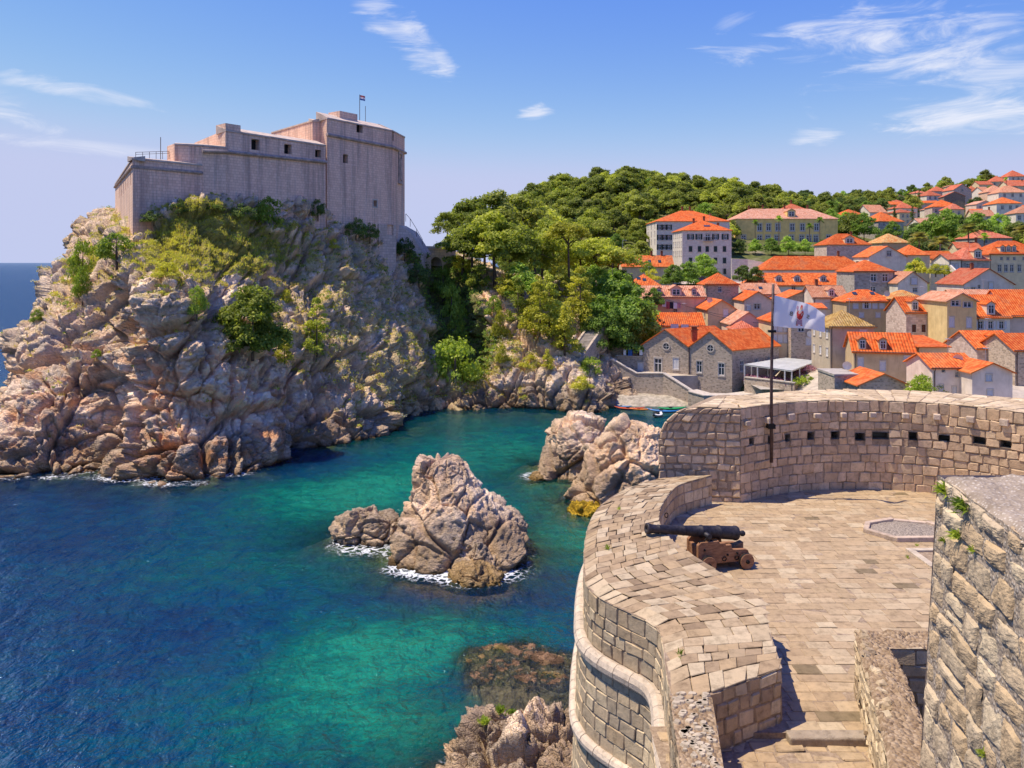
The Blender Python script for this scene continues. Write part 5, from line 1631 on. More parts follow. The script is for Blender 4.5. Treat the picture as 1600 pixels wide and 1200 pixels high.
house('white house with open shutters and a steep orange roof', 1526, 1578, 460, 494, 143, 9, 'gx', 'plaster_white', RO, row((1532.5, 1548, 1565), 508, 'o', (0.85, 1.4)) + [(1531, 531, 's', (0.8, 1.3))], dorm=[(1550, 483, (1.5, 2.0))], chim=(1590,))
house('house at the right edge with a pale gable behind the white house', 1578, 1640, 452, 492, 146, 11, 'gx', 'plaster_rose', RO)
house('pink rubble stone house with an orange roof and one dormer', 1527, 1590, 516, 543, 124, 9, 'gx', 'stone_pink', RO, [(1532, 549, 's', (0.8, 1.3))], dorm=[(1564, 537, (1.4, 1.7))])
house('dark stone house cut by the right edge of the picture', 1586, 1660, 520, 546, 117, 9, 'gx', 'stone_brown', RO)
# beige house turned so that both its eave side and its gable show
house('beige house with two white dormers and a dark gable to the right', 1348, 1436, 519, 549, 121, 8, 'gx', 'plaster_tan', RO, [(1358, 567, 's', (0.8, 1.4)), (1390, 572, 's', (0.8, 1.4)), (1425, 560, 's', (0.9, 1.0))], dorm=[(1361, 541), (1391, 545)], dm=(1.1, 1.6), yaw=-14)
house('lower beige annex with an orange lean-to roof behind a green shrub', 1436, 1482, 531, 541, 124, 8, 'shed', 'plaster_tan', RO, [(1451, 571, 'd', (1.0, 1.5))])
house('white lilac house with low orange roofs next to the green bush', 1457, 1526, 551, 573, 106, 7, 'gx', 'plaster_lilac', RO, [(1471, 606, 's', (0.6, 0.9)), (1491, 609, 's', (0.6, 0.9)), (1474, 579, 'd', (0.4, 0.4)), (1495, 586, 'd', (0.4, 0.5))], dish=[(1510, 563)])
house('white lilac wing with a small orange gable at the lower right', 1519, 1582, 566, 580, 103, 6, 'gy', 'plaster_lilac', RO, [(1545, 590, 's', (0.8, 0.9)), (1547, 613, 's', (0.8, 0.8))])
house('low rubble stone shed with an orange roof just above the bastion wall', 1342, 1420, 583, 600, 107, 7, 'gy', 'stone_brown', RO)
house('low stone outbuilding with a flat concrete slab roof', 1304, 1342, 580, 588, 111, 6, 'flat', 'stone_brown', 'concrete', dish=[(1338, 575)])
# --- hillside houses on the right
H = [
    ('orange hip roof among trees right of the yellow villa', 1314, 1353, 327, 336, 400, 12, 'hip', 'plaster_cream', RO, [(1335, 340)]),
    ('grey house with a wide orange roof and round window on the slope', 1364, 1410, 331, 345, 340, 13, 'hip', 'stone_grey', RO, [(1375, 350), (1392, 350)]),
    ('pale roof peeping over trees left of the round crowned pine', 1355, 1384, 320, 331, 425, 12, 'gx', 'plaster_white', RP, []),
    ('tan house with an orange hip roof in the middle of the slope', 1462, 1500, 312, 322, 420, 13, 'hip', 'stone_pink', RO, [(1468, 329), (1478, 329), (1490, 330)]),
    ('narrow house with stepped red roofs beside the tan one', 1484, 1507, 319, 326, 408, 10, 'hip', 'plaster_sand', RR, [(1489, 333), (1499, 333)]),
    ('white house with a low red roof high on the slope', 1445, 1472, 298, 305, 520, 12, 'hip', 'plaster_white', RR, [(1451, 309), (1460, 309)]),
    ('small house with twin red roofs on the skyline left', 1457, 1481, 291, 298, 560, 11, 'hip', 'plaster_rose', RR, []),
    ('gabled house with a brown front on the skyline', 1489, 1517, 287, 296, 540, 13, 'gy', 'stone_pink', RR, [(1503, 297)]),
    ('dark brown house below the skyline gable', 1480, 1510, 299, 306, 500, 12, 'gy', 'dark_masonry', RR, []),
    ('small red roof right of the skyline gable', 1515, 1532, 291, 298, 565, 10, 'hip', 'plaster_cream', RR, []),
    ('long red roof on the skyline below the summit', 1531, 1552, 283, 288, 590, 12, 'gx', 'plaster_sand', RR, []),
    ('pale house with a red roof near the summit', 1551, 1579, 275, 283, 600, 13, 'hip', 'plaster_cream', RR, [(1558, 287), (1567, 287)]),
    ('topmost house with a red roof at the right edge', 1577, 1604, 266, 275, 615, 14, 'hip', 'plaster_lilac', RR, [(1584, 279), (1592, 279)]),
    ('pink house with two rows of windows on the upper slope', 1546, 1577, 289, 299, 480, 12, 'hip', 'plaster_pink', RP, [(1552, 304), (1560, 304), (1569, 304), (1552, 311), (1569, 311)]),
    ('narrow white house left of the pink one on the upper slope', 1533, 1547, 292, 298, 490, 9, 'gx', 'plaster_white', RP, [(1537, 304), (1543, 304)]),
    ('wide white house with a red roof right of the pink one', 1563, 1606, 290, 300, 465, 13, 'hip', 'plaster_white', RP, [(1572, 305), (1584, 305), (1596, 305)]),
    ('white house with an orange hip roof above the olive grove', 1559, 1597, 308, 317, 400, 13, 'hip', 'plaster_white', RO, [(1568, 324), (1580, 324), (1590, 324)]),
    ('low white house with a pale roof in the middle trees', 1436, 1462, 341, 350, 370, 10, 'gx', 'plaster_white', RP, [(1443, 354), (1452, 354)]),
    ('red hip roofed house behind the large palms', 1522, 1581, 359, 371, 290, 12, 'hip', 'stone_grey', RR, [(1540, 376), (1560, 376)]),
    ('red roof half hidden by the right palm', 1503, 1536, 378, 387, 262, 9, 'gx', 'plaster_cream', RR, []),
    ('white house cut by the right edge above the palms', 1592, 1630, 322, 332, 345, 12, 'hip', 'plaster_white', RP, [(1597, 340), (1606, 340)]),
    ('tan tiled house between the white gable and the pines', 1377, 1421, 365, 378, 275, 11, 'hip', 'plaster_tan', 'roof_mixed', [(1390, 382), (1405, 382)]),
    ('pale house with a red roof left of the olive grove', 1525, 1556, 328, 337, 385, 10, 'gx', 'plaster_cream', RP, [(1533, 342), (1546, 342)]),
    ('small cream house above the middle pines', 1404, 1430, 316, 324, 455, 10, 'hip', 'plaster_cream', RR, []),
    ('red roofed house under the summit trees', 1575, 1612, 283, 290, 520, 11, 'gx', 'plaster_cream', RR, [(1586, 294)]),
]
for lb_, a_, b_, r_, e_, Y_, d_, rt_, wm_, tm_, wn_ in H:
    house(lb_, a_, b_, r_, e_, Y_, d_, rt_, wm_, tm_, [(q[0], q[1], 'd') for q in wn_], (1.3, 1.9), yaw=float(RNG.uniform(-14, 14)), group='houses scattered up the right hillside', chim=(((a_ + b_) / 2 + 4),) if b_ - a_ > 30 else ())

# --- more small houses filling the upper right slope
spots = []
tries = 0
sizes = ('small', 'low', 'squat', 'pale', 'narrow', 'plain')
while len(spots) < 22 and tries < 900:
    tries += 1
    Y_ = RNG.uniform(395, 610); px_ = RNG.uniform(1395, 1615)
    x_ = (px_ - 800) / F * Y_
    if any(h[0] - 7 < x_ < h[1] + 7 and h[2] - 16 < Y_ < h[3] + 8 for h in HOUSES):
        continue
    w_ = RNG.uniform(8, 13)
    z_ = float(terrain(x_, Y_))
    h_ = RNG.uniform(4.5, 7.5); rh_ = RNG.uniform(1.6, 2.6)
    ey_ = HY - F * (z_ + h_ - ZC) / Y_
    d_ = RNG.uniform(8, 11)
    ry_ = HY - F * (z_ + h_ + rh_ - ZC) / (Y_ + d_ / 2)
    wp_ = w_ * F / Y_
    wins_ = [(px_ + k_ * wp_ * 0.28, ey_ + 1.9 * F / Y_, 'd') for k_ in (-1, 0, 1)] + ([(px_ + k_ * wp_ * 0.28, ey_ + 4.8 * F / Y_, 'd') for k_ in (-1, 0, 1)] if h_ > 6 else [])
    wm_ = ('plaster_white', 'plaster_cream', 'plaster_sand', 'stone_pale', 'plaster_rose')[tries % 5]
    ho_ = house('small house', px_ - wp_ / 2, px_ + wp_ / 2, ry_, ey_, Y_, d_, ('hip', 'gx', 'gy')[tries % 3], wm_, (RR, RO, RP)[tries % 3], wins_, (1.1, 1.6), yaw=float(RNG.uniform(-18, 18)), group='small houses filling the upper right slope')
    spots.append((px_, ho_, {'plaster_white': 'white', 'plaster_cream': 'cream', 'plaster_sand': 'sand coloured', 'stone_pale': 'pale stone', 'plaster_rose': 'rose'}[wm_], ('hipped', 'ridged', 'gabled')[tries % 3]))
ORD = ('first', 'second', 'third', 'fourth', 'fifth', 'sixth', 'seventh', 'eighth', 'ninth', 'tenth', 'eleventh', 'twelfth', 'thirteenth', 'fourteenth', 'fifteenth', 'sixteenth', 'seventeenth', 'eighteenth', 'nineteenth', 'twentieth')
cnt_ = {}
for px_, ho_, cw_, rw_ in sorted(spots, key=lambda q: q[0]):
    cnt_[cw_] = cnt_.get(cw_, 0) + 1
    ho_['label'] = 'small %s house with a %s terracotta roof, %s such from the left, upper slope' % (cw_, rw_, ORD[cnt_[cw_] - 1])

# ------------------------------------------------------------------ the near bastion: every stone is a piece
ZT, ZP, ZW = 17.0, 17.95, 20.15          # terrace, parapet top, back wall top
SR = random.Random(5)
STONE_TONES = [(0.52, 0.41, 0.31), (0.58, 0.46, 0.35), (0.47, 0.36, 0.27), (0.62, 0.51, 0.40), (0.50, 0.38, 0.28), (0.55, 0.42, 0.30), (0.66, 0.56, 0.45)]


class Stones:
    """gathers the stones of one wall or floor; the largest in the photo become parts, the rest one joined part"""
    def __init__(s, mat, tones=STONE_TONES, limit=300, name='stone', k=1.0):
        s.k = k
        s.items, s.mat, s.tones, s.limit, s.name = [], mat, tones, limit, name

    def add(s, P, u0, u1, v0, v1, gap=0.012, edge=0.03, jit=0.012, bulge=0.0, dense=0, rough=0.0, tone=None, deep=0.0):
        g = gap / 2
        u0 += g; u1 -= g; v0 += g; v1 -= g
        if u1 - u0 < 0.05 or v1 - v0 < 0.05:
            return
        n = dense if dense else 2
        uc, vc, hu, hv = (u0 + u1) / 2, (v0 + v1) / 2, (u1 - u0) / 2, (v1 - v0) / 2
        ea, eb = min(0.4, edge * 0.8 / hu), min(0.4, edge * 0.8 / hv)
        if dense:
            a_ = [-1, -1 + ea * 0.35] + list(np.linspace(-1 + ea, 1 - ea, n)) + [1 - ea * 0.35, 1]
            b_ = [-1, -1 + eb * 0.35] + list(np.linspace(-1 + eb, 1 - eb, n)) + [1 - eb * 0.35, 1]
        else:
            a_ = [-1, -1 + ea, 1 - ea, 1]; b_ = [-1, -1 + eb, 1 - eb, 1]
        cj = [(SR.uniform(-jit, jit), SR.uniform(-jit, jit)) for _ in range(4)]
        tu, tv = SR.uniform(-jit, jit) * 0.5, SR.uniform(-jit, jit) * 0.5
        lift = SR.uniform(-jit, jit) * 0.6
        sd = SR.uniform(0, 100)
        V = []
        for a in a_:
            for b in b_:
                wa, wb = (a + 1) / 2, (b + 1) / 2
                ju = cj[0][0] * (1 - wa) * (1 - wb) + cj[1][0] * wa * (1 - wb) + cj[2][0] * (1 - wa) * wb + cj[3][0] * wa * wb
                jv = cj[0][1] * (1 - wa) * (1 - wb) + cj[1][1] * wa * (1 - wb) + cj[2][1] * (1 - wa) * wb + cj[3][1] * wa * wb
                m = max(abs(a), abs(b))
                rim = abs(a) > 0.999 or abs(b) > 0.999
                ca = 1.0
                if abs(a) > 0.999 and abs(b) > 0.999:
                    ca = 0.0
                d = lift + tu * a + tv * b + bulge * (1 - a * a) * (1 - b * b)
                if rim:
                    d -= edge + deep
                elif dense and (abs(a) > 1 - ea * 0.5 or abs(b) > 1 - eb * 0.5):
                    d -= edge * 0.45
                uu, vv = uc + a * hu + ju, vc + b * hv + jv
                if ca == 0.0:
                    k = min(edge, 0.25 * min(hu, hv))
                    uu -= math.copysign(k * 0.8, a); vv -= math.copysign(k * 0.8, b)
                if rough:
                    d += rough * (math.sin(uu * 17.3 + sd) * math.sin(vv * 14.1 + sd * 1.7) * 0.6 + math.sin(uu * 39 + sd * 2.1) * math.sin(vv * 43 + sd) * 0.35 + SR.uniform(-0.5, 0.5) * 0.6)
                p, nrm = P(uu, vv)
                V.append((p[0] + nrm[0] * d, p[1] + nrm[1] * d, p[2] + nrm[2] * d))
        na, nb = len(a_), len(b_)
        Fc = [(i * nb + j, (i + 1) * nb + j, (i + 1) * nb + j + 1, i * nb + j + 1) for i in range(na - 1) for j in range(nb - 1)]
        # make faces look outward
        q = Fc[len(Fc) // 2]
        A, B, C_ = Vector(V[q[0]]), Vector(V[q[1]]), Vector(V[q[2]])
        nr = Vector(P(uc, vc)[1])
        if (B - A).cross(C_ - A).dot(nr) < 0:
            Fc = [f[::-1] for f in Fc]
        c = P(uc, vc)[0]
        dist = max(4.0, math.dist(c, (0, 0, ZC)))
        view = (Vector((0, 0, ZC)) - Vector(c)).normalized().dot(nr)
        px, py = 800 + F * c[0] / max(c[1], 0.5), HY - F * (c[2] - ZC) / max(c[1], 0.5)
        score = hu * hv * max(view, 0.0) / dist ** 2 if (-10 < px < 1610 and 0 < py < 1210) else 0.0
        if tone is None:
            tone = SR.choice(s.tones)
            k = SR.uniform(0.93, 1.07)
            tone = tuple(x * k for x in tone)
        kk = s.k
        tone = (tone[0] * 0.96 * kk, tone[1] * 0.89 * kk, tone[2] * 0.70 * kk)
        s.items.append((score, V, Fc, tone))

    def build(s, parent):
        s.items.sort(key=lambda i: -i[0])
        n = sum(1 for i in s.items if i[0] > 0)
        k = min(s.limit, n)
        for sc, V, Fc, tone in s.items[:k]:
            me = bpy.data.meshes.new(s.name)
            me.from_pydata(V, [], Fc)
            a = me.attributes.new('tint', 'FLOAT_COLOR', 'POINT')
            a.data.foreach_set('color', [*tone, 1.0] * len(V))
            me.materials.append(M[s.mat])
            o = bpy.data.objects.new(s.name, me); COL.objects.link(o); o.parent = parent
        rest = s.items[k:]
        if rest:
            AV, AF, AC = [], [], []
            for sc, V, Fc, tone in rest:
                b = len(AV); AV += V; AF += [tuple(i + b for i in f) for f in Fc]; AC += [*tone, 1.0] * len(V)
            me = bpy.data.meshes.new('remaining_stones')
            me.from_pydata(AV, [], AF)
            a = me.attributes.new('tint', 'FLOAT_COLOR', 'POINT'); a.data.foreach_set('color', AC)
            me.materials.append(M[s.mat])
            o = bpy.data.objects.new('remaining_stones', me); COL.objects.link(o); o.parent = parent
            o['kind'] = 'stuff'


def courses(v0, v1, h, var=0.2):
    out, v = [], v0
    while v < v1 - h * 0.4:
        hh = h * (1 + SR.uniform(-var, var))
        if v1 - (v + hh) < h * 0.5:
            hh = v1 - v
        out.append((v, v + hh)); v += hh
    return out


def lay(st, P, U, v0, v1, h, l, skip=None, umin=None, var=0.35, hvar=0.2, **kw):
    """courses of stones over the panel P(u, v), 0 <= u <= U"""
    for i, (a, b) in enumerate(courses(v0, v1, h, hvar)):
        u = (umin(a, b) if umin else 0.0)
        first = True
        while u < U - 0.06:
            w = l * (1 + SR.uniform(-var, var))
            if first and i % 2:
                w *= 0.55
            first = False
            if U - (u + w) < l * 0.4:
                w = U - u
            if not (skip and skip(u, u + w, a, b)):
                st.add(P, u, u + w, a, b, **kw)
            u += w


class Curve2:
    """plan curve with arc length; outside lies to the right of travel"""
    def __init__(s, pts, smooth_=True, n=160):
        p = catmull(pts, n) if smooth_ else np.asarray(pts, float)
        s.p = p
        s.d = np.concatenate([[0], np.cumsum(np.linalg.norm(np.diff(p, axis=0), axis=1))])
        s.L = s.d[-1]

    def at(s, u):
        return np.interp(u, s.d, s.p[:, 0]), np.interp(u, s.d, s.p[:, 1])

    def nrm(s, u):
        x0, y0 = s.at(max(0, u - 0.12)); x1, y1 = s.at(min(s.L, u + 0.12))
        d = math.hypot(x1 - x0, y1 - y0) + 1e-9
        return ((y1 - y0) / d, -(x1 - x0) / d)

    def panel(s, flip=False, batter=0.0, zref=0.0, off=0.0):
        k = -1 if flip else 1

        def P(u, z):
            x, y = s.at(u)
            nx, ny = s.nrm(u)
            o = off + batter * (zref - z)
            return (x + nx * k * o, y + ny * k * o, z), (nx * k, ny * k, 0.0)
        return P


def sheet(P, us, vs, depth, skip=None):
    mb = MB()
    for i in range(len(us) - 1):
        for j in range(len(vs) - 1):
            if skip and skip(us[i], us[i + 1], vs[j], vs[j + 1]):
                continue
            q = []
            for u, v in ((us[i], vs[j]), (us[i + 1], vs[j]), (us[i + 1], vs[j + 1]), (us[i], vs[j + 1])):
                p, n = P(u, v)
                q.append((p[0] + n[0] * depth, p[1] + n[1] * depth, p[2] + n[2] * depth))
            mb.face(q, [(us[i], vs[j]), (us[i + 1], vs[j]), (us[i + 1], vs[j + 1]), (us[i], vs[j + 1])])
    return mb


PAIRS = [((4.90, 26.3), (6.64, 26.5)), ((4.12, 25.8), (5.90, 25.9)), ((3.28, 24.8), (5.19, 25.2)), ((2.59, 23.5), (4.60, 23.9)), ((2.13, 22.0), (4.25, 22.9)), ((1.87, 20.5), (4.02, 21.76)),
         ((1.72, 19.2), (4.04, 20.6)), ((1.63, 18.0), (4.25, 19.67)), ((1.73, 17.35), (4.53, 18.87)), ((2.01, 16.8), (4.82, 17.98)), ((2.41, 16.3), (5.13, 17.1)), ((2.73, 15.88), (5.26, 16.7)),
         ((2.84, 15.5), (5.12, 16.1)), ((2.82, 14.94), (4.92, 15.2)), ((2.69, 14.0), (4.80, 14.5)), ((2.60, 12.78), (4.71, 13.94))]
PO = np.array([p[0] for p in PAIRS]); PI_ = np.array([p[1] for p in PAIRS])
nP = 200
po, pi_ = catmull(PO, nP), catmull(PI_, nP)
mid = (po + pi_) / 2
ms = np.concatenate([[0], np.cumsum(np.linalg.norm(np.diff(mid, axis=0), axis=1))])


def P_top(u, t):
    """parapet top: u metres along, t metres across from the outer edge"""
    a = np.array([np.interp(u, ms, po[:, k]) for k in (0, 1)]); b = np.array([np.interp(u, ms, pi_[:, k]) for k in (0, 1)])
    w = np.linalg.norm(b - a)
    f = t / w
    p = a + (b - a) * f
    z = ZP - 0.10 * smooth(np.array([t]), 0.35, 0.0)[0]
    return (p[0], p[1], z), (0, 0, 1)


para = empty('parapet_wall', (3.5, 20, ZT), label='broad curved parapet of cream paving stones around the sea side of the bastion', cat='wall')
para_inv = Vector((-3.5, -20, -ZT))


def under(parent):
    """shift of coordinates so that children can be built in world metres"""
    def f(mb):
        l = parent.location
        mb.v = [(x - l[0], y - l[1], z - l[2]) for x, y, z in mb.v]
        return mb
    return f


para.location = (0, 0, 0)
st = Stones('paver', limit=300, k=0.76)
u = 0.0
while u < ms[-1] - 0.05:
    hh = SR.uniform(0.27, 0.36)
    if ms[-1] - (u + hh) < 0.2:
        hh = ms[-1] - u
    a = np.array([np.interp(u + hh / 2, ms, po[:, k]) for k in (0, 1)]); b = np.array([np.interp(u + hh / 2, ms, pi_[:, k]) for k in (0, 1)])
    w = np.linalg.norm(b - a)
    t = 0.0; first = True
    while t < w - 0.05:
        l = SR.uniform(0.26, 0.52) if not first else SR.uniform(0.3, 0.5)
        first = False
        if w - (t + l) < 0.18:
            l = w - t
        tone = None
        if SR.random() < 0.05: tone = (0.36, 0.27, 0.20)
        elif SR.random() < 0.10: tone = (0.68, 0.57, 0.46)
        st.add(P_top, u, u + hh, t, t + l, gap=0.010, edge=0.013, jit=0.018, tone=tone)
        t += l
    u += hh
st.build(para)
mb = MB()
for i in range(nP - 1):
    q = [(*po[i], ZP - 0.1), (*po[i + 1], ZP - 0.1), (*pi_[i + 1], ZP - 0.014), (*pi_[i], ZP - 0.014)]
    mb.face(q)
mb.build('mortar_bed', 'mortar', para)
CO = Curve2(po, False); CI = Curve2(pi_, False)

# outer face of the bastion, towards the sea
outer = empty('bastion_wall', (0, 0, 0), label='curved stone bastion wall dropping to the sea below the parapet', cat='wall')
Pu = CO.panel(flip=False)
tst = Pu(CO.L * 0.5, 17)[1]
FL = tst[0] > 0
ZCOR = 16.55
Pu = CO.panel(flip=FL)
Pl = CO.panel(flip=FL, batter=0.05, zref=ZCOR, off=0.10)
GREY = [(0.40, 0.33, 0.265), (0.46, 0.375, 0.29), (0.36, 0.305, 0.255), (0.50, 0.42, 0.33), (0.43, 0.34, 0.255), (0.55, 0.46, 0.36)]
u_lo = 4.2
so = Stones('block', GREY, k=1.2)
loop = (np.interp(7.9, [0, 1], [0, 1]), 0)
Usub = CO.L - u_lo
PuS = lambda u, v: Pu(u + u_lo, v)
PlS = lambda u, v: Pl(u + u_lo, v)
lay(so, PuS, Usub, ZCOR + 0.16, ZP - 0.11, 0.26, 0.36, edge=0.022, jit=0.02, gap=0.012, rough=0.006)
lay(so, PlS, Usub, 12.6, ZCOR - 0.16, 0.28, 0.40, edge=0.022, jit=0.02, gap=0.012, rough=0.006)
so.build(outer)
us_ = list(np.linspace(0, CO.L, 110))
sheet(Pu, us_, [ZCOR - 0.2, ZP - 0.09], -0.022).build('mortar_face', 'mortar', outer)
mbl = sheet(Pl, us_, [-2.0, 4.0, 8.0, 12.6, ZCOR], -0.024)
mbl.build('lower_face', 'dark_masonry', outer)
for zz, rr in ((ZCOR, 0.17), (14.75, 0.13)):
    nseg = 26
    us2 = np.linspace(3.5, CO.L, nseg + 1)
    for i in range(nseg):
        mb = MB()
        pts = []
        for t in np.linspace(us2[i] + 0.006, us2[i + 1] - 0.006, 4):
            p, n = (Pu if zz == ZCOR else Pl)(t, zz)
            pts.append((p[0] + n[0] * (0.06 if zz == ZCOR else 0.02), p[1] + n[1] * (0.06 if zz == ZCOR else 0.02), zz))
        mb.tube(pts, rr, 10)
        o = mb.build('string_course_stone', 'block', outer, smooth_shade=False)
        tn = SR.uniform(0.9, 1.15)
        a = o.data.attributes.new('tint', 'FLOAT_COLOR', 'POINT'); a.data.foreach_set('color', [0.56 * tn, 0.46 * tn, 0.35 * tn, 1.0] * len(o.data.vertices))
# gun loop: a hole in the sea face
# inner face of the parapet and its near end
inn = Stones('block', STONE_TONES, limit=220)
PIN = CI.panel(flip=not FL)
lay(inn, PIN, CI.L, ZT - 0.1, ZP - 0.03, 0.31, 0.42, edge=0.025, jit=0.014, gap=0.016)
E0, E1 = (3.20, 13.11), (4.71, 13.94)
CE = Curve2([E0, E1], False)
PE = CE.panel(flip=False)
lay(inn, PE, CE.L, 16.6, ZP - 0.03, 0.3, 0.3, edge=0.03, jit=0.02, gap=0.018, tone=None)
inn.build(para)
sheet(PIN, list(np.linspace(0, CI.L, 90)), [16.6, ZP - 0.02], -0.02).build('mortar_face', 'mortar', para)
sheet(PE, [0, CE.L], [16.4, ZP - 0.02], -0.02).build('mortar_face', 'mortar', para)
# ring bolt by the gun
rg = MB(); c_ = Vector((4.55, 23.55, 17.55))
rg.tube([c_ + Vector((0.05 * math.sin(t), 0.02, 0.07 * math.cos(t))) for t in np.linspace(0, 2 * math.pi, 11)], 0.014, 5, cap=False)
ro_ = rg.build('iron_ring', 'iron_ring', para)

# narrow pebbled wall running on towards the eye
peb = empty('pebbled_wall', (0, 0, 0), label='narrow mortared wall set with white pebbles at the near end of the parapet', cat='wall')
pl0, pl1, pr0, pr1 = (2.58, 13.12), (2.05, 8.6), (3.25, 13.0), (2.55, 8.6)
mb = MB()
mb.face([(*pl1, ZP - 0.02), (*pr1, ZP - 0.02), (*pr0, ZP - 0.02), (*pl0, ZP - 0.02)])
mb.face([(*pr0, ZP - 0.02), (*pr1, ZP - 0.02), (*pr1, 16), (*pr0, 16)], [(0, 1), (4.5, 1), (4.5, 0), (0, 0)])
mb.face([(*pl1, ZP - 0.02), (*pl0, ZP - 0.02), (*pl0, 8), (*pl1, 8)], [(0, 9), (4.5, 9), (4.5, 0), (0, 0)])
mb.build('mortar_core', 'rubble_fill', peb)
for k in range(190):
    t, f = SR.random(), SR.uniform(0.08, 0.92)
    x = (pl0[0] + (pl1[0] - pl0[0]) * t) * (1 - f) + (pr0[0] + (pr1[0] - pr0[0]) * t) * f
    y = pl0[1] + (pl1[1] - pl0[1]) * t - 0.02
    r = SR.uniform(0.03, 0.075)
    n = 7
    ang = SR.uniform(0, 3)
    V = [(x + r * SR.uniform(.75, 1.2) * math.cos(2 * math.pi * i / n + ang) * 1.3, y + r * SR.uniform(.75, 1.2) * math.sin(2 * math.pi * i / n + ang), ZP - 0.03) for i in range(n)]
    V += [(x + (a[0] - x) * 0.7, y + (a[1] - y) * 0.7, ZP + 0.012) for a in V]
    me = bpy.data.meshes.new('pebble'); me.from_pydata(V, [], [(i, (i + 1) % n, n + (i + 1) % n, n + i) for i in range(n)] + [tuple(range(n, 2 * n))])
    tn = SR.uniform(0.8, 1.1)
    a = me.attributes.new('tint', 'FLOAT_COLOR', 'POINT'); a.data.foreach_set('color', [0.50 * tn, 0.41 * tn, 0.29 * tn, 1] * len(V))
    me.materials.append(M['block']); o = bpy.data.objects.new('pebble', me); COL.objects.link(o); o.parent = peb
sp_ = Stones('rubble', GREY, limit=120)
CPB = Curve2([pr0, pr1], False)
lay(sp_, CPB.panel(flip=CPB.panel()(1, 17)[1][0] < 0), CPB.L, 16.6, ZP - 0.04, 0.27, 0.33, edge=0.03, jit=0.03, gap=0.02, rough=0.01)
CPA = Curve2([pl0, pl1], False)
lay(sp_, CPA.panel(flip=CPA.panel()(1, 17)[1][0] > 0), CPA.L, 13.5, ZP - 0.04, 0.3, 0.36, edge=0.03, jit=0.03, gap=0.02, rough=0.01)
sp_.build(peb)

# back wall of the terrace
WI = [(7.63, 26.7), (8.77, 27.4), (10.0, 27.95), (11.3, 28.2), (12.5, 28.25), (13.5, 28.1), (14.8, 27.6), (15.9, 26.75), (16.8, 25.5), (17.5, 23.8), (17.9, 21.5)]
WOUT = [(5.3, 27.6), (6.6, 28.4), (8.4, 29.3), (10.2, 30.1), (12.2, 30.6), (14.5, 30.5), (16.8, 29.6), (18.6, 28.3), (20.0, 26.4), (21.0, 24.2), (21.5, 21.5)]
CW = Curve2(WI)
back = empty('back_wall', (0, 0, 0), label='high curved wall of pinkish blocks with square beam holes at the far side of the terrace', cat='wall')
PW = CW.panel(flip=CW.panel()(CW.L * 0.4, 18)[1][1] > 0)
us_tab = np.linspace(0, CW.L, 400)
px_tab = np.array([800 + F * CW.at(u)[0] / CW.at(u)[1] for u in us_tab])
HOLES = []
for px, py, wpx in zip((1174, 1204, 1231, 1267, 1305, 1344, 1376, 1427, 1475, 1530, 1571), (691, 688, 684, 681, 681, 682, 681, 682, 685, 689, 694), (12, 10, 10, 12, 14, 16, 26, 13, 16, 19, 17)):
    u = float(np.interp(px, px_tab[:330], us_tab[:330])); y = CW.at(u)[1]
    z = ZC - (py - HY) / F * y
    w = wpx / F * y * 1.05
    HOLES.append((u - w * 0.44, u + w * 0.44, z - SR.uniform(0.11, 0.15), z + SR.uniform(0.11, 0.15)))


def in_hole(a, b, c, d):
    return any(a < h[1] and b > h[0] and c < h[3] - 0.02 and d > h[2] + 0.02 for h in HOLES)


PINK = [(0.50, 0.38, 0.30), (0.56, 0.43, 0.34), (0.45, 0.345, 0.275), (0.60, 0.475, 0.38), (0.52, 0.385, 0.29), (0.42, 0.325, 0.265)]
sb = Stones('block', PINK, k=1.22)
bands = courses(ZT - 0.05, ZW - 0.04, 0.31, 0.15)
hz0, hz1 = min(h[2] for h in HOLES), max(h[3] for h in HOLES)
for i, (a, b) in enumerate(bands):
    u = 0.0; first = True
    cuts = sorted([(h[0], h[1]) for h in HOLES if a < h[3] - 0.05 and b > h[2] + 0.05])
    while u < CW.L - 0.05:
        w = SR.uniform(0.27, 0.52) * (0.6 if first and i % 2 else 1.0)
        first = False
        nxt = [c for c in cuts if c[1] > u + 0.01]
        if nxt and u >= nxt[0][0] - 0.02:
            u = nxt[0][1]; continue
        if nxt and u + w > nxt[0][0] - 0.12:
            w = nxt[0][0] - u
        if CW.L - (u + w) < 0.2: w = CW.L - u
        sb.add(PW, u, u + w, a, b, edge=0.028, jit=0.03, gap=0.012, bulge=0.022, rough=0.007, deep=0.10 if cuts else 0.0)
        u += w
CEND = Curve2([(4.95, 27.0), (7.63, 26.7)], False)
PEND = CEND.panel(flip=CEND.panel()(1, 18)[1][1] > 0)
RSH = 1.25
umf = lambda v: max(0.0, RSH - math.sqrt(max(0.0, RSH ** 2 - min(RSH, max(0.0, v - (ZW - RSH))) ** 2)))
def PEND2(u, v):
    m_ = umf(v)
    return PEND(m_ + (CEND.L - m_) * u / CEND.L, v)


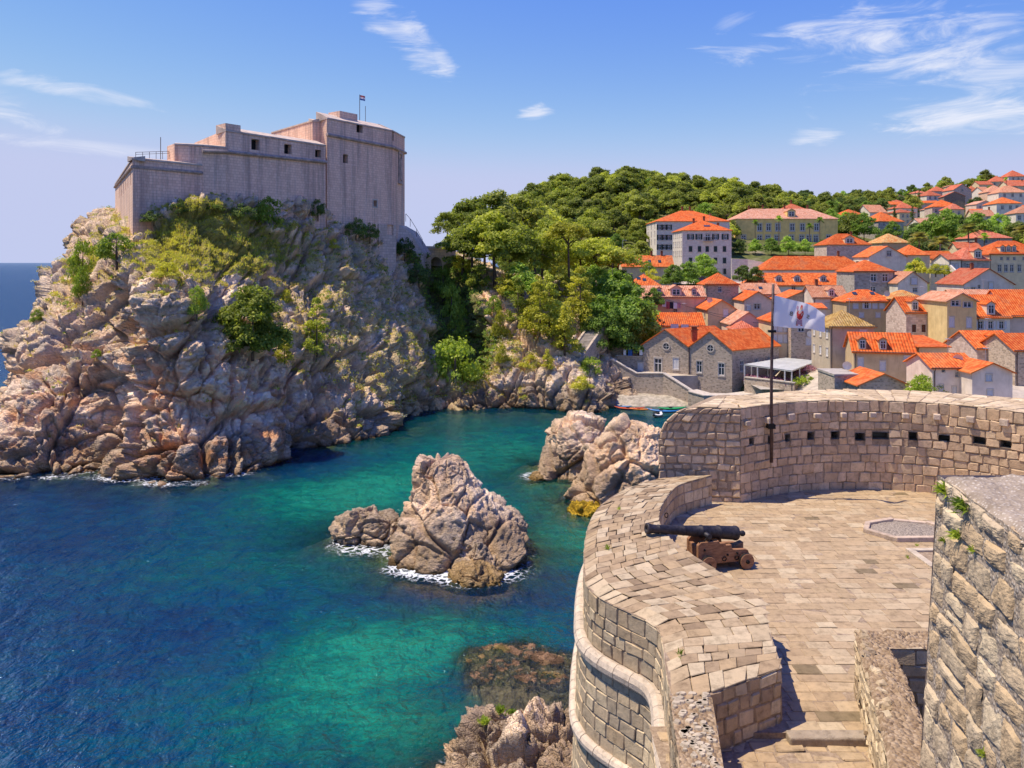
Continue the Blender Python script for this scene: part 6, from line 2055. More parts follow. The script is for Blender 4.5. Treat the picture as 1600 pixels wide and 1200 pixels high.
lay(sb, PEND2, CEND.L, ZT - 0.05, ZW - 0.04, 0.27, 0.33, edge=0.045, jit=0.04, gap=0.014, bulge=0.04, rough=0.008, hvar=0.28, var=0.45)
sb.build(back)
usW = sorted(set(np.linspace(0, CW.L, 70)) | {h[0] for h in HOLES} | {h[1] for h in HOLES})
vsW = sorted({ZT - 0.3, ZW - 0.03} | {h[2] for h in HOLES} | {h[3] for h in HOLES})
sheet(PW, usW, vsW, -0.03, skip=lambda a, b, c, d: any(h[0] - 1e-6 <= a and b <= h[1] + 1e-6 and h[2] - 1e-6 <= c and d <= h[3] + 1e-6 for h in HOLES)).build('mortar_face', 'mortar', back)
for h in HOLES:
    mb = MB()
    c = []
    for dpt in (-0.005, -0.55):
        for (u, v) in ((h[0], h[2]), (h[1], h[2]), (h[1], h[3]), (h[0], h[3])):
            p, n = PW(u, v); c.append((p[0] + n[0] * dpt, p[1] + n[1] * dpt, p[2]))
    for q in ((0, 4, 5, 1), (1, 5, 6, 2), (2, 6, 7, 3), (3, 7, 4, 0), (4, 7, 6, 5)):
        mb.face([c[i] for i in q])
    mb.build('beam_hole', 'dark_masonry', back)
# end face core with its rounded shoulder
mb = MB()
prof = [(0.0, ZT - 0.3), (0.0, ZW - RSH)] + [(RSH - RSH * math.cos(t), ZW - RSH + (RSH - 0.03) * math.sin(t)) for t in np.linspace(0.15, math.pi / 2, 10)] + [(CEND.L, ZW - 0.03), (CEND.L, ZT - 0.3)]
pts = [PEND(u, z) for u, z in prof]
fr_ = [(p[0] - n[0] * 0.025, p[1] - n[1] * 0.025, p[2]) for p, n in pts]
mb.face(fr_[::-1] if False else fr_)
bkv = [(p[0] + 1.6, p[1] + 2.6, p[2]) for p in fr_]
for i in range(len(fr_) - 2):
    mb.face([fr_[i], fr_[i + 1], bkv[i + 1], bkv[i]])
mb.build('end_core', 'mortar', back)
# top of the back wall: worn paving
wi, wo_ = catmull(WI, 120), catmull(WOUT, 120)
wi = np.concatenate([[[6.15, 26.88]], wi]); wo_ = np.concatenate([[[7.4, 28.75]], wo_[wo_[:, 0] > 8.0][:1], wo_[1:]])[:len(wi)]
wo_[1:, 0] = np.maximum(wo_[1:, 0], 7.6)
wm = (wi + wo_) / 2; wms = np.concatenate([[0], np.cumsum(np.linalg.norm(np.diff(wm, axis=0), axis=1))])


def P_wt(u, t):
    a = np.array([np.interp(u, wms, wi[:, k]) for k in (0, 1)]); b = np.array([np.interp(u, wms, wo_[:, k]) for k in (0, 1)])
    f = t / np.linalg.norm(b - a)
    p = a + (b - a) * f
    return (p[0], p[1], ZW), (0, 0, 1)


stp = Stones('paver', [(0.56, 0.45, 0.35), (0.62, 0.51, 0.41), (0.50, 0.40, 0.31), (0.66, 0.56, 0.46)], limit=200)
u = 0.0
while u < wms[-1] - 0.1:
    hh = SR.uniform(0.4, 0.6)
    t = 0.0
    a = np.array([np.interp(u, wms, wi[:, k]) for k in (0, 1)]); b = np.array([np.interp(u, wms, wo_[:, k]) for k in (0, 1)])
    w = np.linalg.norm(b - a)
    while t < w - 0.05:
        l = min(SR.uniform(0.4, 0.75), w - t)
        if w - t - l < 0.2: l = w - t
        stp.add(P_wt, u, u + hh, t, t + l, gap=0.02, edge=0.03, jit=0.025)
        t += l
    u += hh
stp.build(back)
mb = MB()
for i in range(len(wi) - 1):
    mb.face([(*wi[i], ZW - 0.022), (*wo_[i], ZW - 0.022), (*wo_[i + 1], ZW - 0.022), (*wi[i + 1], ZW - 0.022)])
    mb.face([(*wo_[i], ZW - 0.022), (*wo_[i], 2.0), (*wo_[i + 1], 2.0), (*wo_[i + 1], ZW - 0.022)], [(i * .2, 20), (i * .2, 2), (i * .2 + .2, 2), (i * .2 + .2, 20)])
mb.build('wall_core', 'mortar', back)
# corbels
for px, py in zip((1165, 1198, 1234, 1275, 1316, 1363, 1414, 1464, 1517, 1570), (661, 656, 651, 649, 648, 648, 649, 651, 655, 660)):
    u = max(0.12, float(np.interp(px, px_tab[:330], us_tab[:330]))); y = CW.at(u)[1]
    z = ZC - (py - HY) / F * y
    p, n = PW(u, z)
    mb = MB()
    m4 = Matrix.Translation(p) @ Matrix.Rotation(math.atan2(n[1], n[0]), 4, 'Z')
    w = SR.uniform(0.09, 0.14); h = SR.uniform(0.07, 0.12)
    mb.box((-0.2, -w, -h), (SR.uniform(0.12, 0.22), w, h), m4)
    o = mb.build('corbel', 'block', back); bevel_mod(o, 0.03)
    tn = SR.uniform(0.85, 1.25)
    a = o.data.attributes.new('tint', 'FLOAT_COLOR', 'POINT'); a.data.foreach_set('color', [0.50 * tn, 0.39 * tn, 0.29 * tn, 1] * 8)

# ------------------------------------------------------------------ terrace floor
def inside(x, y, poly):
    c = False
    n = len(poly)
    j = n - 1
    for i in range(n):
        if (poly[i][1] > y) != (poly[j][1] > y) and x < (poly[j][0] - poly[i][0]) * (y - poly[i][1]) / (poly[j][1] - poly[i][1]) + poly[i][0]:
            c = not c
        j = i
    return c


floor_poly = [tuple(p) for p in pi_[::4]] + [(4.71, 13.62), (6.05, 13.62), (6.45, 14.95), (9.2, 14.95), (9.2, 8.0), (18.2, 8.0), (18.2, 21.5)] + [tuple(p) for p in catmull(WI, 40)[::-1]]
terr = empty('terrace_floor', (0, 0, 0)); tag(terr, kind='structure')
PV = [(0.60, 0.47, 0.355), (0.64, 0.51, 0.39), (0.56, 0.43, 0.32), (0.67, 0.55, 0.43), (0.58, 0.45, 0.33), (0.62, 0.48, 0.35)]
sf = Stones('paver', PV, name='paver', k=0.72)
P_fl = lambda u, v: ((u, v, ZT), (0, 0, 1))
KX = [(10.4, 23.7), (10.75, 24.35), (11.7, 24.75), (12.7, 24.4), (13.1, 23.6), (12.4, 22.9), (11.0, 22.85)]
DR = (10.95, 12.3, 20.95, 22.3)
y = 13.62
while y < 28.4:
    hh = SR.uniform(0.27, 0.36)
    x = 3.0 + SR.uniform(0, 0.5)
    while x < 18.2:
        l = SR.uniform(0.34, 0.60)
        cx_, cy_ = x + l / 2, y + hh / 2
        ok = inside(cx_, cy_, floor_poly) and not inside(cx_, cy_, KX) and not (DR[0] < cx_ < DR[1] and DR[2] < cy_ < DR[3])
        if ok:
            tone = None
            r = SR.random()
            worn = 0.35 if (y < 15.6 and 5.2 < x < 7) else 0.015
            if r < worn * 0.7: tone = (0.30, 0.24, 0.17)
            elif r > 0.95: tone = (0.72, 0.61, 0.49)
            sf.add(P_fl, x, x + l, y, y + hh, gap=0.009, edge=0.009, jit=0.012, tone=tone)
        x += l
    y += hh
sf.build(terr)
mb = MB()
mb.face([(3.6, 13.62, ZT - 0.014), (18.6, 13.62, ZT - 0.014), (18.6, 28.6, ZT - 0.014), (3.6, 28.6, ZT - 0.014)][:0] or [(4.0, 14.96, ZT - 0.009), (18.6, 14.96, ZT - 0.009), (18.6, 28.6, ZT - 0.009), (4.0, 28.6, ZT - 0.009)])
mb.face([(4.0, 13.62, ZT - 0.009), (6.4, 13.62, ZT - 0.009), (6.4, 14.96, ZT - 0.009), (4.0, 14.96, ZT - 0.009)])
mb.face([(9.0, 6.0, ZT - 0.009), (18.6, 6.0, ZT - 0.009), (18.6, 14.96, ZT - 0.009), (9.0, 14.96, ZT - 0.009)])
mb.face([(4.0, 13.62, ZT - 0.009), (4.0, 13.62, 16), (6.4, 13.62, 16), (6.4, 13.62, ZT - 0.009)])
mb.build('mortar_bed', 'mortar', terr)
# threshold slab and lower path
th = MB(); th.box((4.66, 13.40, 16.80), (6.12, 13.66, 17.03))
to = th.build('threshold_slab', 'rubble', terr); bevel_mod(to, 0.035, 3)
a = to.data.attributes.new('tint', 'FLOAT_COLOR', 'POINT'); a.data.foreach_set('color', [0.36, 0.29, 0.21, 1] * 8)
path = empty('lower_path', (0, 0, 0)); tag(path, kind='structure')
P_lp = lambda u, v: ((u, v, 16.89), (0, 0, 1))
sl_ = Stones('paver', PV, name='paver', k=0.72)
y = 9.0
while y < 13.7:
    hh = SR.uniform(0.24, 0.36); x = 2.5
    while x < 6.3:
        l = SR.uniform(0.26, 0.5); sl_.add(P_lp, x, x + l, y, y + hh, gap=0.02, edge=0.02, jit=0.03); x += l
    y += hh
sl_.build(path)
mb = MB(); mb.face([(2.4, 8, 16.88), (6.4, 8, 16.88), (6.4, 14, 16.88), (2.4, 14, 16.88)]); mb.build('mortar_bed', 'mortar', path)
ls = MB(); ls.box((4.05, 11.2, 16.8), (5.5, 12.0, 17.25))
lo_ = ls.build('stone_step', 'rubble'); bevel_mod(lo_, 0.05, 3)
a = lo_.data.attributes.new('tint', 'FLOAT_COLOR', 'POINT'); a.data.foreach_set('color', [0.60, 0.52, 0.41, 1] * 8)
tag(lo_, 'weathered pale stone block on the lower path at the bottom edge', 'step')

# kerbed patch of gravel and the drain
kb = empty('gravel_bed', (0, 0, 0), label='low stone kerb filled with gravel on the terrace floor', cat='planter')
for i in range(len(KX)):
    a, b = Vector(KX[i]), Vector(KX[(i + 1) % len(KX)])
    d = (b - a).normalized(); n = Vector((d.y, -d.x)) * 0.16
    mb = MB(); mb.prism([tuple(a + n * 0), tuple(b), tuple(b - n), tuple(a - n)] if inside(*(a + (b - a) / 2 - n * 1.5), KX) else [tuple(a), tuple(b), tuple(b + n), tuple(a + n)], ZT - 0.1, ZT + SR.uniform(0.1, 0.14))
    o = mb.build('kerb_stone', 'block', kb); bevel_mod(o, 0.02)
    t_ = SR.uniform(0.85, 1.1)
    at_ = o.data.attributes.new('tint', 'FLOAT_COLOR', 'POINT'); at_.data.foreach_set('color', [0.55 * t_, 0.42 * t_, 0.31 * t_, 1] * len(o.data.vertices))
gx, gy = np.meshgrid(np.linspace(10.2, 13.2, 90), np.linspace(22.7, 24.9, 70), indexing='ij')
gp = np.stack([gx.ravel(), gy.ravel(), np.zeros(gx.size)], 1)
f1, f2, v_, h_ = voronoi(gp / 0.09, 3)
cen = np.array([11.75, 23.75])
rr_ = np.sqrt(((gp[:, 0] - cen[0]) / 1.35) ** 2 + ((gp[:, 1] - cen[1]) / 0.95) ** 2)
gp[:, 2] = ZT + 0.02 + 0.17 * np.clip(1 - rr_, 0, 1) + 0.035 * (0.6 - f1) * (rr_ < 1.05)
fq = grid_faces(90, 70)
keep = np.array([inside(*gp[f].mean(0)[:2], KX) for f in fq])
o = link('gravel', mesh_np('gravel', gp, fq[keep]), 'gravel', kb); o['kind'] = 'stuff'
dr = empty('stone_drain', (0, 0, 0), label='pale stone frame around a floor drain near the right wall', cat='drain')
for (x0, x1, y0, y1) in ((DR[0], DR[1], DR[2], DR[2] + 0.2), (DR[0], DR[1], DR[3] - 0.2, DR[3]), (DR[0], DR[0] + 0.2, DR[2] + 0.2, DR[3] - 0.2), (DR[1] - 0.2, DR[1], DR[2] + 0.2, DR[3] - 0.2)):
    mb = MB(); mb.box((x0 + .006, y0 + .006, ZT - 0.1), (x1 - .006, y1 - .006, ZT + 0.05)); o = mb.build('frame_stone', 'paver', dr); bevel_mod(o, 0.012)
    at_ = o.data.attributes.new('tint', 'FLOAT_COLOR', 'POINT'); at_.data.foreach_set('color', [0.52, 0.43, 0.32, 1] * 8)
mb = MB(); mb.box((DR[0] + .2, DR[2] + .2, ZT - 0.3), (DR[1] - .2, DR[3] - .2, ZT - 0.06)); mb.build('pit', 'rubble_fill', dr)
bm = bmesh.new(); bmesh.ops.create_icosphere(bm, subdivisions=3, radius=0.19)
for v in bm.verts: v.co *= 1 + 0.05 * math.sin(v.co.x * 23) * math.sin(v.co.y * 19 + v.co.z * 15)
me = bpy.data.meshes.new('stone_ball'); bm.to_mesh(me); bm.free()
at_ = me.attributes.new('tint', 'FLOAT_COLOR', 'POINT'); at_.data.foreach_set('color', [0.6, 0.5, 0.39, 1] * len(me.vertices))
ob = link('stone_ball', me, 'block', loc=(11.85, 21.55, ZT + 0.12)); tag(ob, 'round stone cannonball lying in the floor drain', 'stone ball')

# ------------------------------------------------------------------ rubble wall around the stair hole
stw = empty('stairwell_wall', (0, 0, 0), label='broken rubble topped wall around a stair hole on the terrace', cat='wall')
SL = [(6.37, 14.9), (6.02, 13.7), (5.68, 12.55), (5.13, 10.84), (4.6, 9.2)]
SRt = [(6.78, 14.3), (6.64, 13.6), (6.46, 12.93), (6.08, 11.66), (5.75, 10.4)]
ZS = 18.12
a, b = catmull(SL, 90), catmull(SRt, 90)
nt = 26
top = np.zeros((90, nt, 3))
for k in range(nt):
    f = k / (nt - 1)
    top[:, k, :2] = a * (1 - f) + b * f
top[..., 2] = ZS
tp = top.reshape(-1, 3)
edge = np.tile(np.minimum(np.linspace(0, 1, nt), np.linspace(1, 0, nt)), 90)
rg_ = np.where(tp[:, 1] > 12.1, 1.0, 0.3)
tp[:, 2] += 0.05 * fbm(tp / 0.28, 4, 4) * rg_ + 0.03 * fbm(tp / 0.07, 2, 9) * rg_ - 0.05 * smooth(edge, 0.1, 0.0)
link('rubble_top', mesh_np('rubble_top', tp, grid_faces(90, nt), smooth_shade=True), 'rubble_fill', stw)
b2 = [(6.40, 14.94), (9.3, 14.94), (9.3, 14.3), (6.77, 14.3)]
gx, gy = np.meshgrid(np.linspace(6.38, 9.3, 70), np.linspace(14.3, 14.94, 18), indexing='ij')
bp = np.stack([gx.ravel(), gy.ravel(), np.full(gx.size, ZS - 0.02)], 1)
bp[:, 2] += 0.05 * fbm(bp / 0.28, 4, 14) + 0.02 * fbm(bp / 0.07, 2, 19)
link('rubble_top', mesh_np('rubble_top', bp, grid_faces(70, 18), smooth_shade=True), 'rubble_fill', stw)
srb = Stones('rubble', [(0.50, 0.41, 0.31), (0.58, 0.49, 0.38), (0.44, 0.35, 0.26), (0.64, 0.54, 0.42)])
CSL = Curve2(catmull(SL, 30), False); PSL = CSL.panel(flip=CSL.panel()(1, 17)[1][0] > 0)
lay(srb, PSL, CSL.L, 16.7, ZS - 0.03, 0.2, 0.32, edge=0.04, jit=0.03, gap=0.02, rough=0.02, hvar=0.35)
CSR = Curve2(catmull(SRt, 30), False); PSRR = CSR.panel(flip=CSR.panel()(1, 17)[1][0] < 0)
lay(srb, PSRR, CSR.L, 15.3, ZS - 0.05, 0.25, 0.34, edge=0.03, jit=0.03, gap=0.02, rough=0.015)
CSB = Curve2([(6.75, 14.3), (9.3, 14.3)], False); PSB = CSB.panel(flip=CSB.panel()(1, 17)[1][1] > 0)
lay(srb, PSB, CSB.L, 15.3, ZS - 0.05, 0.25, 0.36, edge=0.03, jit=0.03, gap=0.02, rough=0.015)
for k in range(26):                      # loose edge stones
    f = SR.random(); i = int(f * 55)
    x, y = a[i]; dx = SR.uniform(0.02, 0.16)
    w = SR.uniform(0.10, 0.17); l = SR.uniform(0.12, 0.24)
    srb.add(lambda u, v: ((u, v, ZS + 0.03), (0, 0, 1)), x + dx - 0.03, x + dx + w, y - l / 2, y + l / 2, edge=0.05, jit=0.04, rough=0.02)
srb.build(stw)
for Pn, C_ in ((PSL, CSL), (PSRR, CSR), (PSB, CSB)):
    sheet(Pn, list(np.linspace(0, C_.L, 16)), [15.2, ZS - 0.04], -0.03).build('mortar_face', 'mortar', stw)
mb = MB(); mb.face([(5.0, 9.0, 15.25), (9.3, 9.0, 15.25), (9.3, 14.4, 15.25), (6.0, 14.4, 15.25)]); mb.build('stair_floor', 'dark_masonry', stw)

# ------------------------------------------------------------------ the near wall at the right edge
rw = empty('rampart_wall', (0, 0, 0), label='massive rough stone rampart wall close by at the right edge', cat='wall')
ZR = 22.4
r0, r1 = (5.24, 9.85), (4.36, 4.6)
CR = Curve2([r0, r1], False)
PR = CR.panel(flip=CR.panel()(1, 20)[1][0] > 0, batter=0.056, zref=ZR)
srw = Stones('rubble', [(0.53, 0.44, 0.36), (0.59, 0.50, 0.42), (0.49, 0.395, 0.31), (0.63, 0.545, 0.46), (0.53, 0.42, 0.32), (0.47, 0.40, 0.34)], name='stone')
for i, (va, vb) in enumerate(courses(16.6, ZR - 0.03, 0.36, 0.3)):
    u = 0.0; first = True
    while u < CR.L:
        w = SR.uniform(0.32, 0.75) * (0.6 if first and i % 2 else 1)
        first = False
        if SR.random() < 0.16 and w > 0.4:
            m_ = (va + vb) / 2 + SR.uniform(-0.05, 0.05)
            for q in ((va, m_), (m_, vb)):
                srw.add(PR, u, u + w, *q, gap=0.03, edge=0.04, jit=0.035, bulge=0.022, dense=9, rough=0.012)
        else:
            srw.add(PR, u, u + w, va, vb, gap=0.03, edge=0.04, jit=0.035, bulge=0.028, dense=10, rough=0.014)
        u += w
# far end, facing away to the left
CRE = Curve2([(6.6, 9.86), r0], False)
srw.build(rw)
us_, vs_ = np.linspace(0, CR.L, 150), np.linspace(16.2, ZR - 0.02, 150)
gp = np.array([PR(u, v)[0] for u in us_ for v in vs_]); nn_ = np.array(PR(1, 20)[1])
d_ = 0.012 * fbm(gp / 0.22, 4, 33) + 0.006 * fbm(gp / 0.05, 2, 37) - 0.012
gp = gp + nn_ * d_[:, None]
link('mortar_face', mesh_np('mortar_face', gp, grid_faces(150, 150), smooth_shade=True), 'lime_top', rw)
gx, gy = np.meshgrid(np.linspace(0, 1, 90), np.linspace(0, 1, 140), indexing='ij')
X_ = (r0[0] + (r1[0] - r0[0]) * gy) * (1 - gx) + 9.5 * gx
Y_ = r0[1] + (r1[1] - r0[1]) * gy
tp = np.stack([X_.ravel(), Y_.ravel(), np.full(X_.size, ZR)], 1)
el = np.minimum(gx.ravel() * 4.3, gy.ravel() * 5.2)
tp[:, 2] += 0.035 * fbm(tp / 0.5, 4, 3) + 0.018 * fbm(tp / 0.09, 3, 8) - 0.09 * smooth(el, 0.12, 0.0)
tp[:, 0] += np.where(gx.ravel() == 0, 0.03 * fbm(tp / 0.2, 3, 5), 0)
link('mortar_top', mesh_np('mortar_top', tp, grid_faces(90, 140), smooth_shade=True), 'lime_top', rw)
mb = MB(); e_ = PR(0, 16.2)[0]
mb.face([(9.5, 9.85, 16.2), (e_[0], e_[1], 16.2), (r0[0], r0[1], ZR - 0.02), (9.5, 9.85, ZR - 0.02)], [(0, 0), (4, 0), (4, 6), (0, 6)])
mb.build('end_face', 'stone_brown', rw)

# ------------------------------------------------------------------ the cannon
Mz, Br = Vector((3.46, 20.62, 18.14)), Vector((5.98, 21.28, 17.80))
ax_ = (Mz - Br).normalized()
can = empty('cannon', (5.25, 21.1, ZT), label='black iron cannon on a stepped brown wooden carriage aimed over the parapet', cat='cannon')
cinv = Matrix.Translation((5.25, 21.1, ZT)).inverted()
L = (Mz - Br).length
side = Vector((0, 0, 1)).cross(ax_).normalized()          # left of the gun
upv = ax_.cross(side).normalized()
MG = Matrix(((ax_.x, side.x, upv.x, Br.x), (ax_.y, side.y, upv.y, Br.y), (ax_.z, side.z, upv.z, Br.z), (0, 0, 0, 1)))
MGl = cinv @ MG
prof = [(-0.02, 0.0), (-0.02, 0.10), (0.0, 0.175), (0.03, 0.19), (0.08, 0.19), (0.10, 0.178), (0.5, 0.168), (0.52, 0.182), (0.57, 0.182), (0.59, 0.165), (1.02, 0.152), (1.04, 0.166), (1.08, 0.166), (1.10, 0.146), (1.55, 0.126), (1.56, 0.133), (1.585, 0.133), (1.60, 0.124),
        (L - 0.36, 0.108), (L - 0.35, 0.118), (L - 0.33, 0.118), (L - 0.32, 0.107), (L - 0.16, 0.112), (L - 0.10, 0.128), (L - 0.05, 0.142), (L - 0.02, 0.142), (L, 0.126), (L, 0.062), (L - 0.5, 0.06), (L - 0.5, 0.0)]
mb = MB(); mb.lathe(prof, 32, MGl)
brl = mb.build('barrel', 'iron', can)
me = brl.data
for p in me.polygons: p.use_smooth = True
mb = MB(); mb.lathe([(-0.02, 0.0), (-0.02, 0.05), (-0.07, 0.045), (-0.10, 0.05), (-0.14, 0.075), (-0.19, 0.078), (-0.23, 0.05), (-0.245, 0.0)], 18, MGl); mb.build('cascabel', 'iron', brl, True)
TX_ = 1.0
for s in (-1, 1):
    mb = MB()
    m_ = MGl @ Matrix.Translation((TX_, s * 0.12, -0.03)) @ Matrix.Rotation(s * math.pi / 2, 4, 'Z')
    mb.lathe([(0, 0.07), (0.25, 0.07), (0.25, 0.055), (0.255, 0.0)], 16, m_); mb.build('trunnion', 'iron', brl, True)
# carriage axes: level, along the gun in plan
hx = Vector((ax_.x, ax_.y, 0)).normalized(); hy = Vector((-hx.y, hx.x, 0))
c0 = Vector((Br.x, Br.y, ZT)) - hx * 0.16
MC = Matrix(((hx.x, hy.x, 0, c0.x), (hx.y, hy.y, 0, c0.y), (0, 0, 1, c0.z), (0, 0, 0, 1)))
MCl = cinv @ MC
RX = Matrix(((1, 0, 0, 0), (0, 0, -1, 0), (0, 1, 0, 0), (0, 0, 0, 1)))       # xy profile -> xz plane
cheek = [(-0.12, 0.20), (1.42, 0.20), (1.46, 0.26), (1.46, 0.70), (1.38, 0.78), (0.86, 0.78), (0.84, 0.71), (0.68, 0.71), (0.66, 0.65), (0.50, 0.65), (0.48, 0.52), (0.10, 0.50), (0.02, 0.47), (-0.02, 0.37), (-0.12, 0.32)]
cheek = [(x, z - 0.02) for x, z in cheek]
for s in (-1, 1):
    yc = s * 0.27
    mb = MB(); mb.prism(cheek, -0.055, 0.055, MCl @ Matrix.Translation((0, yc, 0)) @ RX)
    o = mb.build('carriage_cheek', 'gun_wood', can); bevel_mod(o, 0.012, 2)
    mb = MB()
    for i in range(9):
        t0 = math.pi * i / 8
    arc = [(TX_ + 0.16 + 0.085 * math.cos(t), 0.785 + 0.075 * math.sin(t)) for t in np.linspace(0, math.pi, 9)]
    mb.tube([tuple(MCl @ Vector((1.42, yc, 0.775)))] + [tuple(MCl @ Vector((x, yc, z - 0.02))) for x, z in arc] + [tuple(MCl @ Vector((0.9, yc, 0.775)))], 0.02, 6)
    mb.build('trunnion_strap', 'iron_ring', can)
    for bx, bz in ((0.34, 0.40), (0.62, 0.38), (1.28, 0.56), (1.30, 0.28), (0.16, 0.36)):
        mb = MB(); mb.lathe([(0.0, 0.028), (0.025, 0.026), (0.032, 0.0)], 8, MCl @ Matrix.Translation((bx, yc + s * 0.055, bz)) @ Matrix.Rotation(s * math.pi / 2, 4, 'Z')); mb.build('bolt', 'iron_ring', can)
    for bx, bz in ((0.36, 0.34), (0.72, 0.34)):
        mb = MB(); cc = Vector((bx, yc + s * 0.075, bz))
        mb.tube([tuple(MCl @ (cc + Vector((0.055 * math.sin(t), 0.012 * math.cos(t) * s, -0.055 + 0.055 * math.cos(t))))) for t in np.linspace(0, 2 * math.pi, 13)], 0.011, 5, cap=False); mb.build('ring', 'iron_ring', can)
for bx, r in ((0.12, 0.20), (1.22, 0.21)):
    mb = MB(); mb.box((bx - 0.07, -0.42, r - 0.07), (bx + 0.07, 0.42, r + 0.07), MCl); o = mb.build('axle', 'gun_wood', can); bevel_mod(o, 0.01)
    for s in (-1, 1):
        m_ = MCl @ Matrix.Translation((bx, s * 0.36, r)) @ Matrix.Rotation(s * math.pi / 2, 4, 'Z')
        mb = MB(); mb.lathe([(0, 0), (0, r - 0.012), (0.01, r), (0.10, r), (0.11, r - 0.012), (0.11, 0.06), (0.11, 0.0)], 26, m_)
        wv = mb.build('wheel', 'gun_wood', can)
        mb = MB(); mb.lathe([(0.11, 0.05), (0.15, 0.045), (0.155, 0.0)], 12, m_); mb.build('hub', 'iron_ring', wv)
        mb = MB(); mb.lathe([(0.015, r + 0.002), (0.095, r + 0.002)], 26, m_); mb.build('tyre', 'iron_ring', wv)
mb = MB(); mb.box((0.0, -0.2, 0.26), (1.1, 0.2, 0.34), MCl); o = mb.build('carriage_bed', 'gun_wood', can); bevel_mod(o, 0.01)
mb = MB(); mb.box((1.34, -0.32, 0.24), (1.44, 0.32, 0.62), MCl); o = mb.build('transom', 'gun_wood', can); bevel_mod(o, 0.01)
mb = MB(); mb.prism([(0.02, 0.34), (0.42, 0.34), (0.42, 0.46), (0.02, 0.58)], -0.09, 0.09, MCl @ RX); o = mb.build('quoin', 'gun_wood', can)
mb = MB(); mb.box((0.35, -0.44, 0.02), (1.05, -0.35, 0.09), MCl @ Matrix.Rotation(R(-6), 4, 'Y')); o = mb.build('floor_beam', 'gun_wood', can); bevel_mod(o, 0.008)

# ------------------------------------------------------------------ flag on its pole
fpo = empty('flagpole', (8.82, 27.2, 18.2), label='dark metal flagpole fixed to the back wall beside the left corner', cat='flagpole')
mb = MB(); mb.tube([(0, 0, 0), (0.0, 0, 2.8), (0.03, 0, 4.4), (0.06, 0.0, 6.06)], [0.06, 0.052, 0.048, 0.045], 10); mb.build('pole', 'pole_metal', fpo, True)
mb = MB(); mb.box((-0.12, -0.08, 1.15), (0.12, 0.22, 1.3)); mb.build('bracket', 'iron_ring', fpo)
mb = MB(); mb.box((-0.1, -0.08, 4.42), (0.14, 0.08, 4.5)); mb.build('halyard_cleat', 'iron_ring', fpo)
flag = empty('flag', (0, 0, 0), label='white flag with a red robed saint and two letters flying from the pole', cat='flag')


def flag_pt(s, t, off=0.0):
    """s along the fly, t down the hoist"""
    px = 1207.5 + 84 * s + 2.5 * math.sin(s * 5 + t * 2) * s - 4 * s * t
    top = 461 + 15 * s + 14 * s ** 2 + 3.0 * math.sin(s * 7.0) * s
    bot = 509 + 9 * s + 2.5 * math.sin(s * 6 + 1) * s
    py = top + (bot - top) * t
    Y = 27.2 - 0.35 * s + 0.16 * math.sin(s * 8.5 - t * 2.2) * (0.25 + s) + 0.07 * math.sin(s * 17 + t * 5) * s
    p = at(px, py, Y)
    return Vector((p[0], p[1] - off, p[2]))


ns, nt = 60, 34
V = [tuple(flag_pt(i / (ns - 1), j / (nt - 1))) for i in range(ns) for j in range(nt)]
me = bpy.data.meshes.new('cloth'); me.from_pydata(V, [], [tuple(f) for f in grid_faces(ns, nt).tolist()])
for p in me.polygons: p.use_smooth = True
link('cloth', me, 'flag_cloth', flag)


def flag_poly(name, pts, mat, n=5):
    """flat print on both sides of the cloth"""
    mb = MB()
    for off in (0.012, -0.012):
        mb.face([flag_pt(s, t, off) for s, t in pts])
    return mb.build(name, mat, flag)


def flag_stroke(name, line, w, mat):
    mb = MB()
    for off in (0.012, -0.012):
        for i in range(len(line) - 1):
            a, b = Vector(line[i]), Vector(line[i + 1])
            d = (b - a).normalized(); n = Vector((-d.y, d.x * 1.0)) * w
            a = a - d * w * 0.5; b = b + d * w * 0.5
            mb.face([flag_pt(*(a + n), off), flag_pt(*(b + n), off), flag_pt(*(b - n), off), flag_pt(*(a - n), off)])
    return mb.build(name, mat, flag)


bx, by, bw, bh = 0.345, 0.49, 0.042, 0.13        # B, seen from behind
flag_stroke('letter_b', [(bx + bw / 2, by - bh / 2), (bx + bw / 2, by + bh / 2), (bx - bw * .2, by + bh / 2), (bx - bw * .5, by + bh * .32), (bx - bw * .5, by + bh * .15), (bx - bw * .1, by), (bx + bw / 2, by), (bx - bw * .1, by), (bx - bw * .4, by - bh * .15), (bx - bw * .4, by - bh * .35), (bx - bw * .1, by - bh / 2), (bx + bw / 2, by - bh / 2)], 0.0085, 'thread_gold')
sx_, sy_ = 0.69, 0.50
flag_stroke('letter_s', [(sx_ - bw * .5, sy_ - bh * .36), (sx_ - bw * .2, sy_ - bh * .5), (sx_ + bw * .25, sy_ - bh * .5), (sx_ + bw * .5, sy_ - bh * .32), (sx_ + bw * .35, sy_ - bh * .08), (sx_ - bw * .35, sy_ + bh * .1), (sx_ - bw * .5, sy_ + bh * .32), (sx_ - bw * .2, sy_ + bh * .5), (sx_ + bw * .25, sy_ + bh * .5), (sx_ + bw * .5, sy_ + bh * .36)], 0.0085, 'thread_gold')
fx = 0.525
ell = lambda cx, cy, rx, ry, n=12: [(cx + rx * math.cos(2 * math.pi * k / n), cy + ry * math.sin(2 * math.pi * k / n)) for k in range(n)]
flag_poly('robe', [(fx - 0.055, 0.34), (fx + 0.055, 0.32), (fx + 0.072, 0.42), (fx + 0.05, 0.62), (fx + 0.0, 0.70), (fx - 0.055, 0.62), (fx - 0.075, 0.44)], 'robe_red')
flag_poly('tunic', [(fx - 0.05, 0.66), (fx + 0.0, 0.715), (fx + 0.05, 0.65), (fx + 0.06, 0.86), (fx - 0.058, 0.86)], 'robe_purple')
flag_poly('halo', ell(fx + 0.012, 0.245, 0.026, 0.065), 'skin_print')
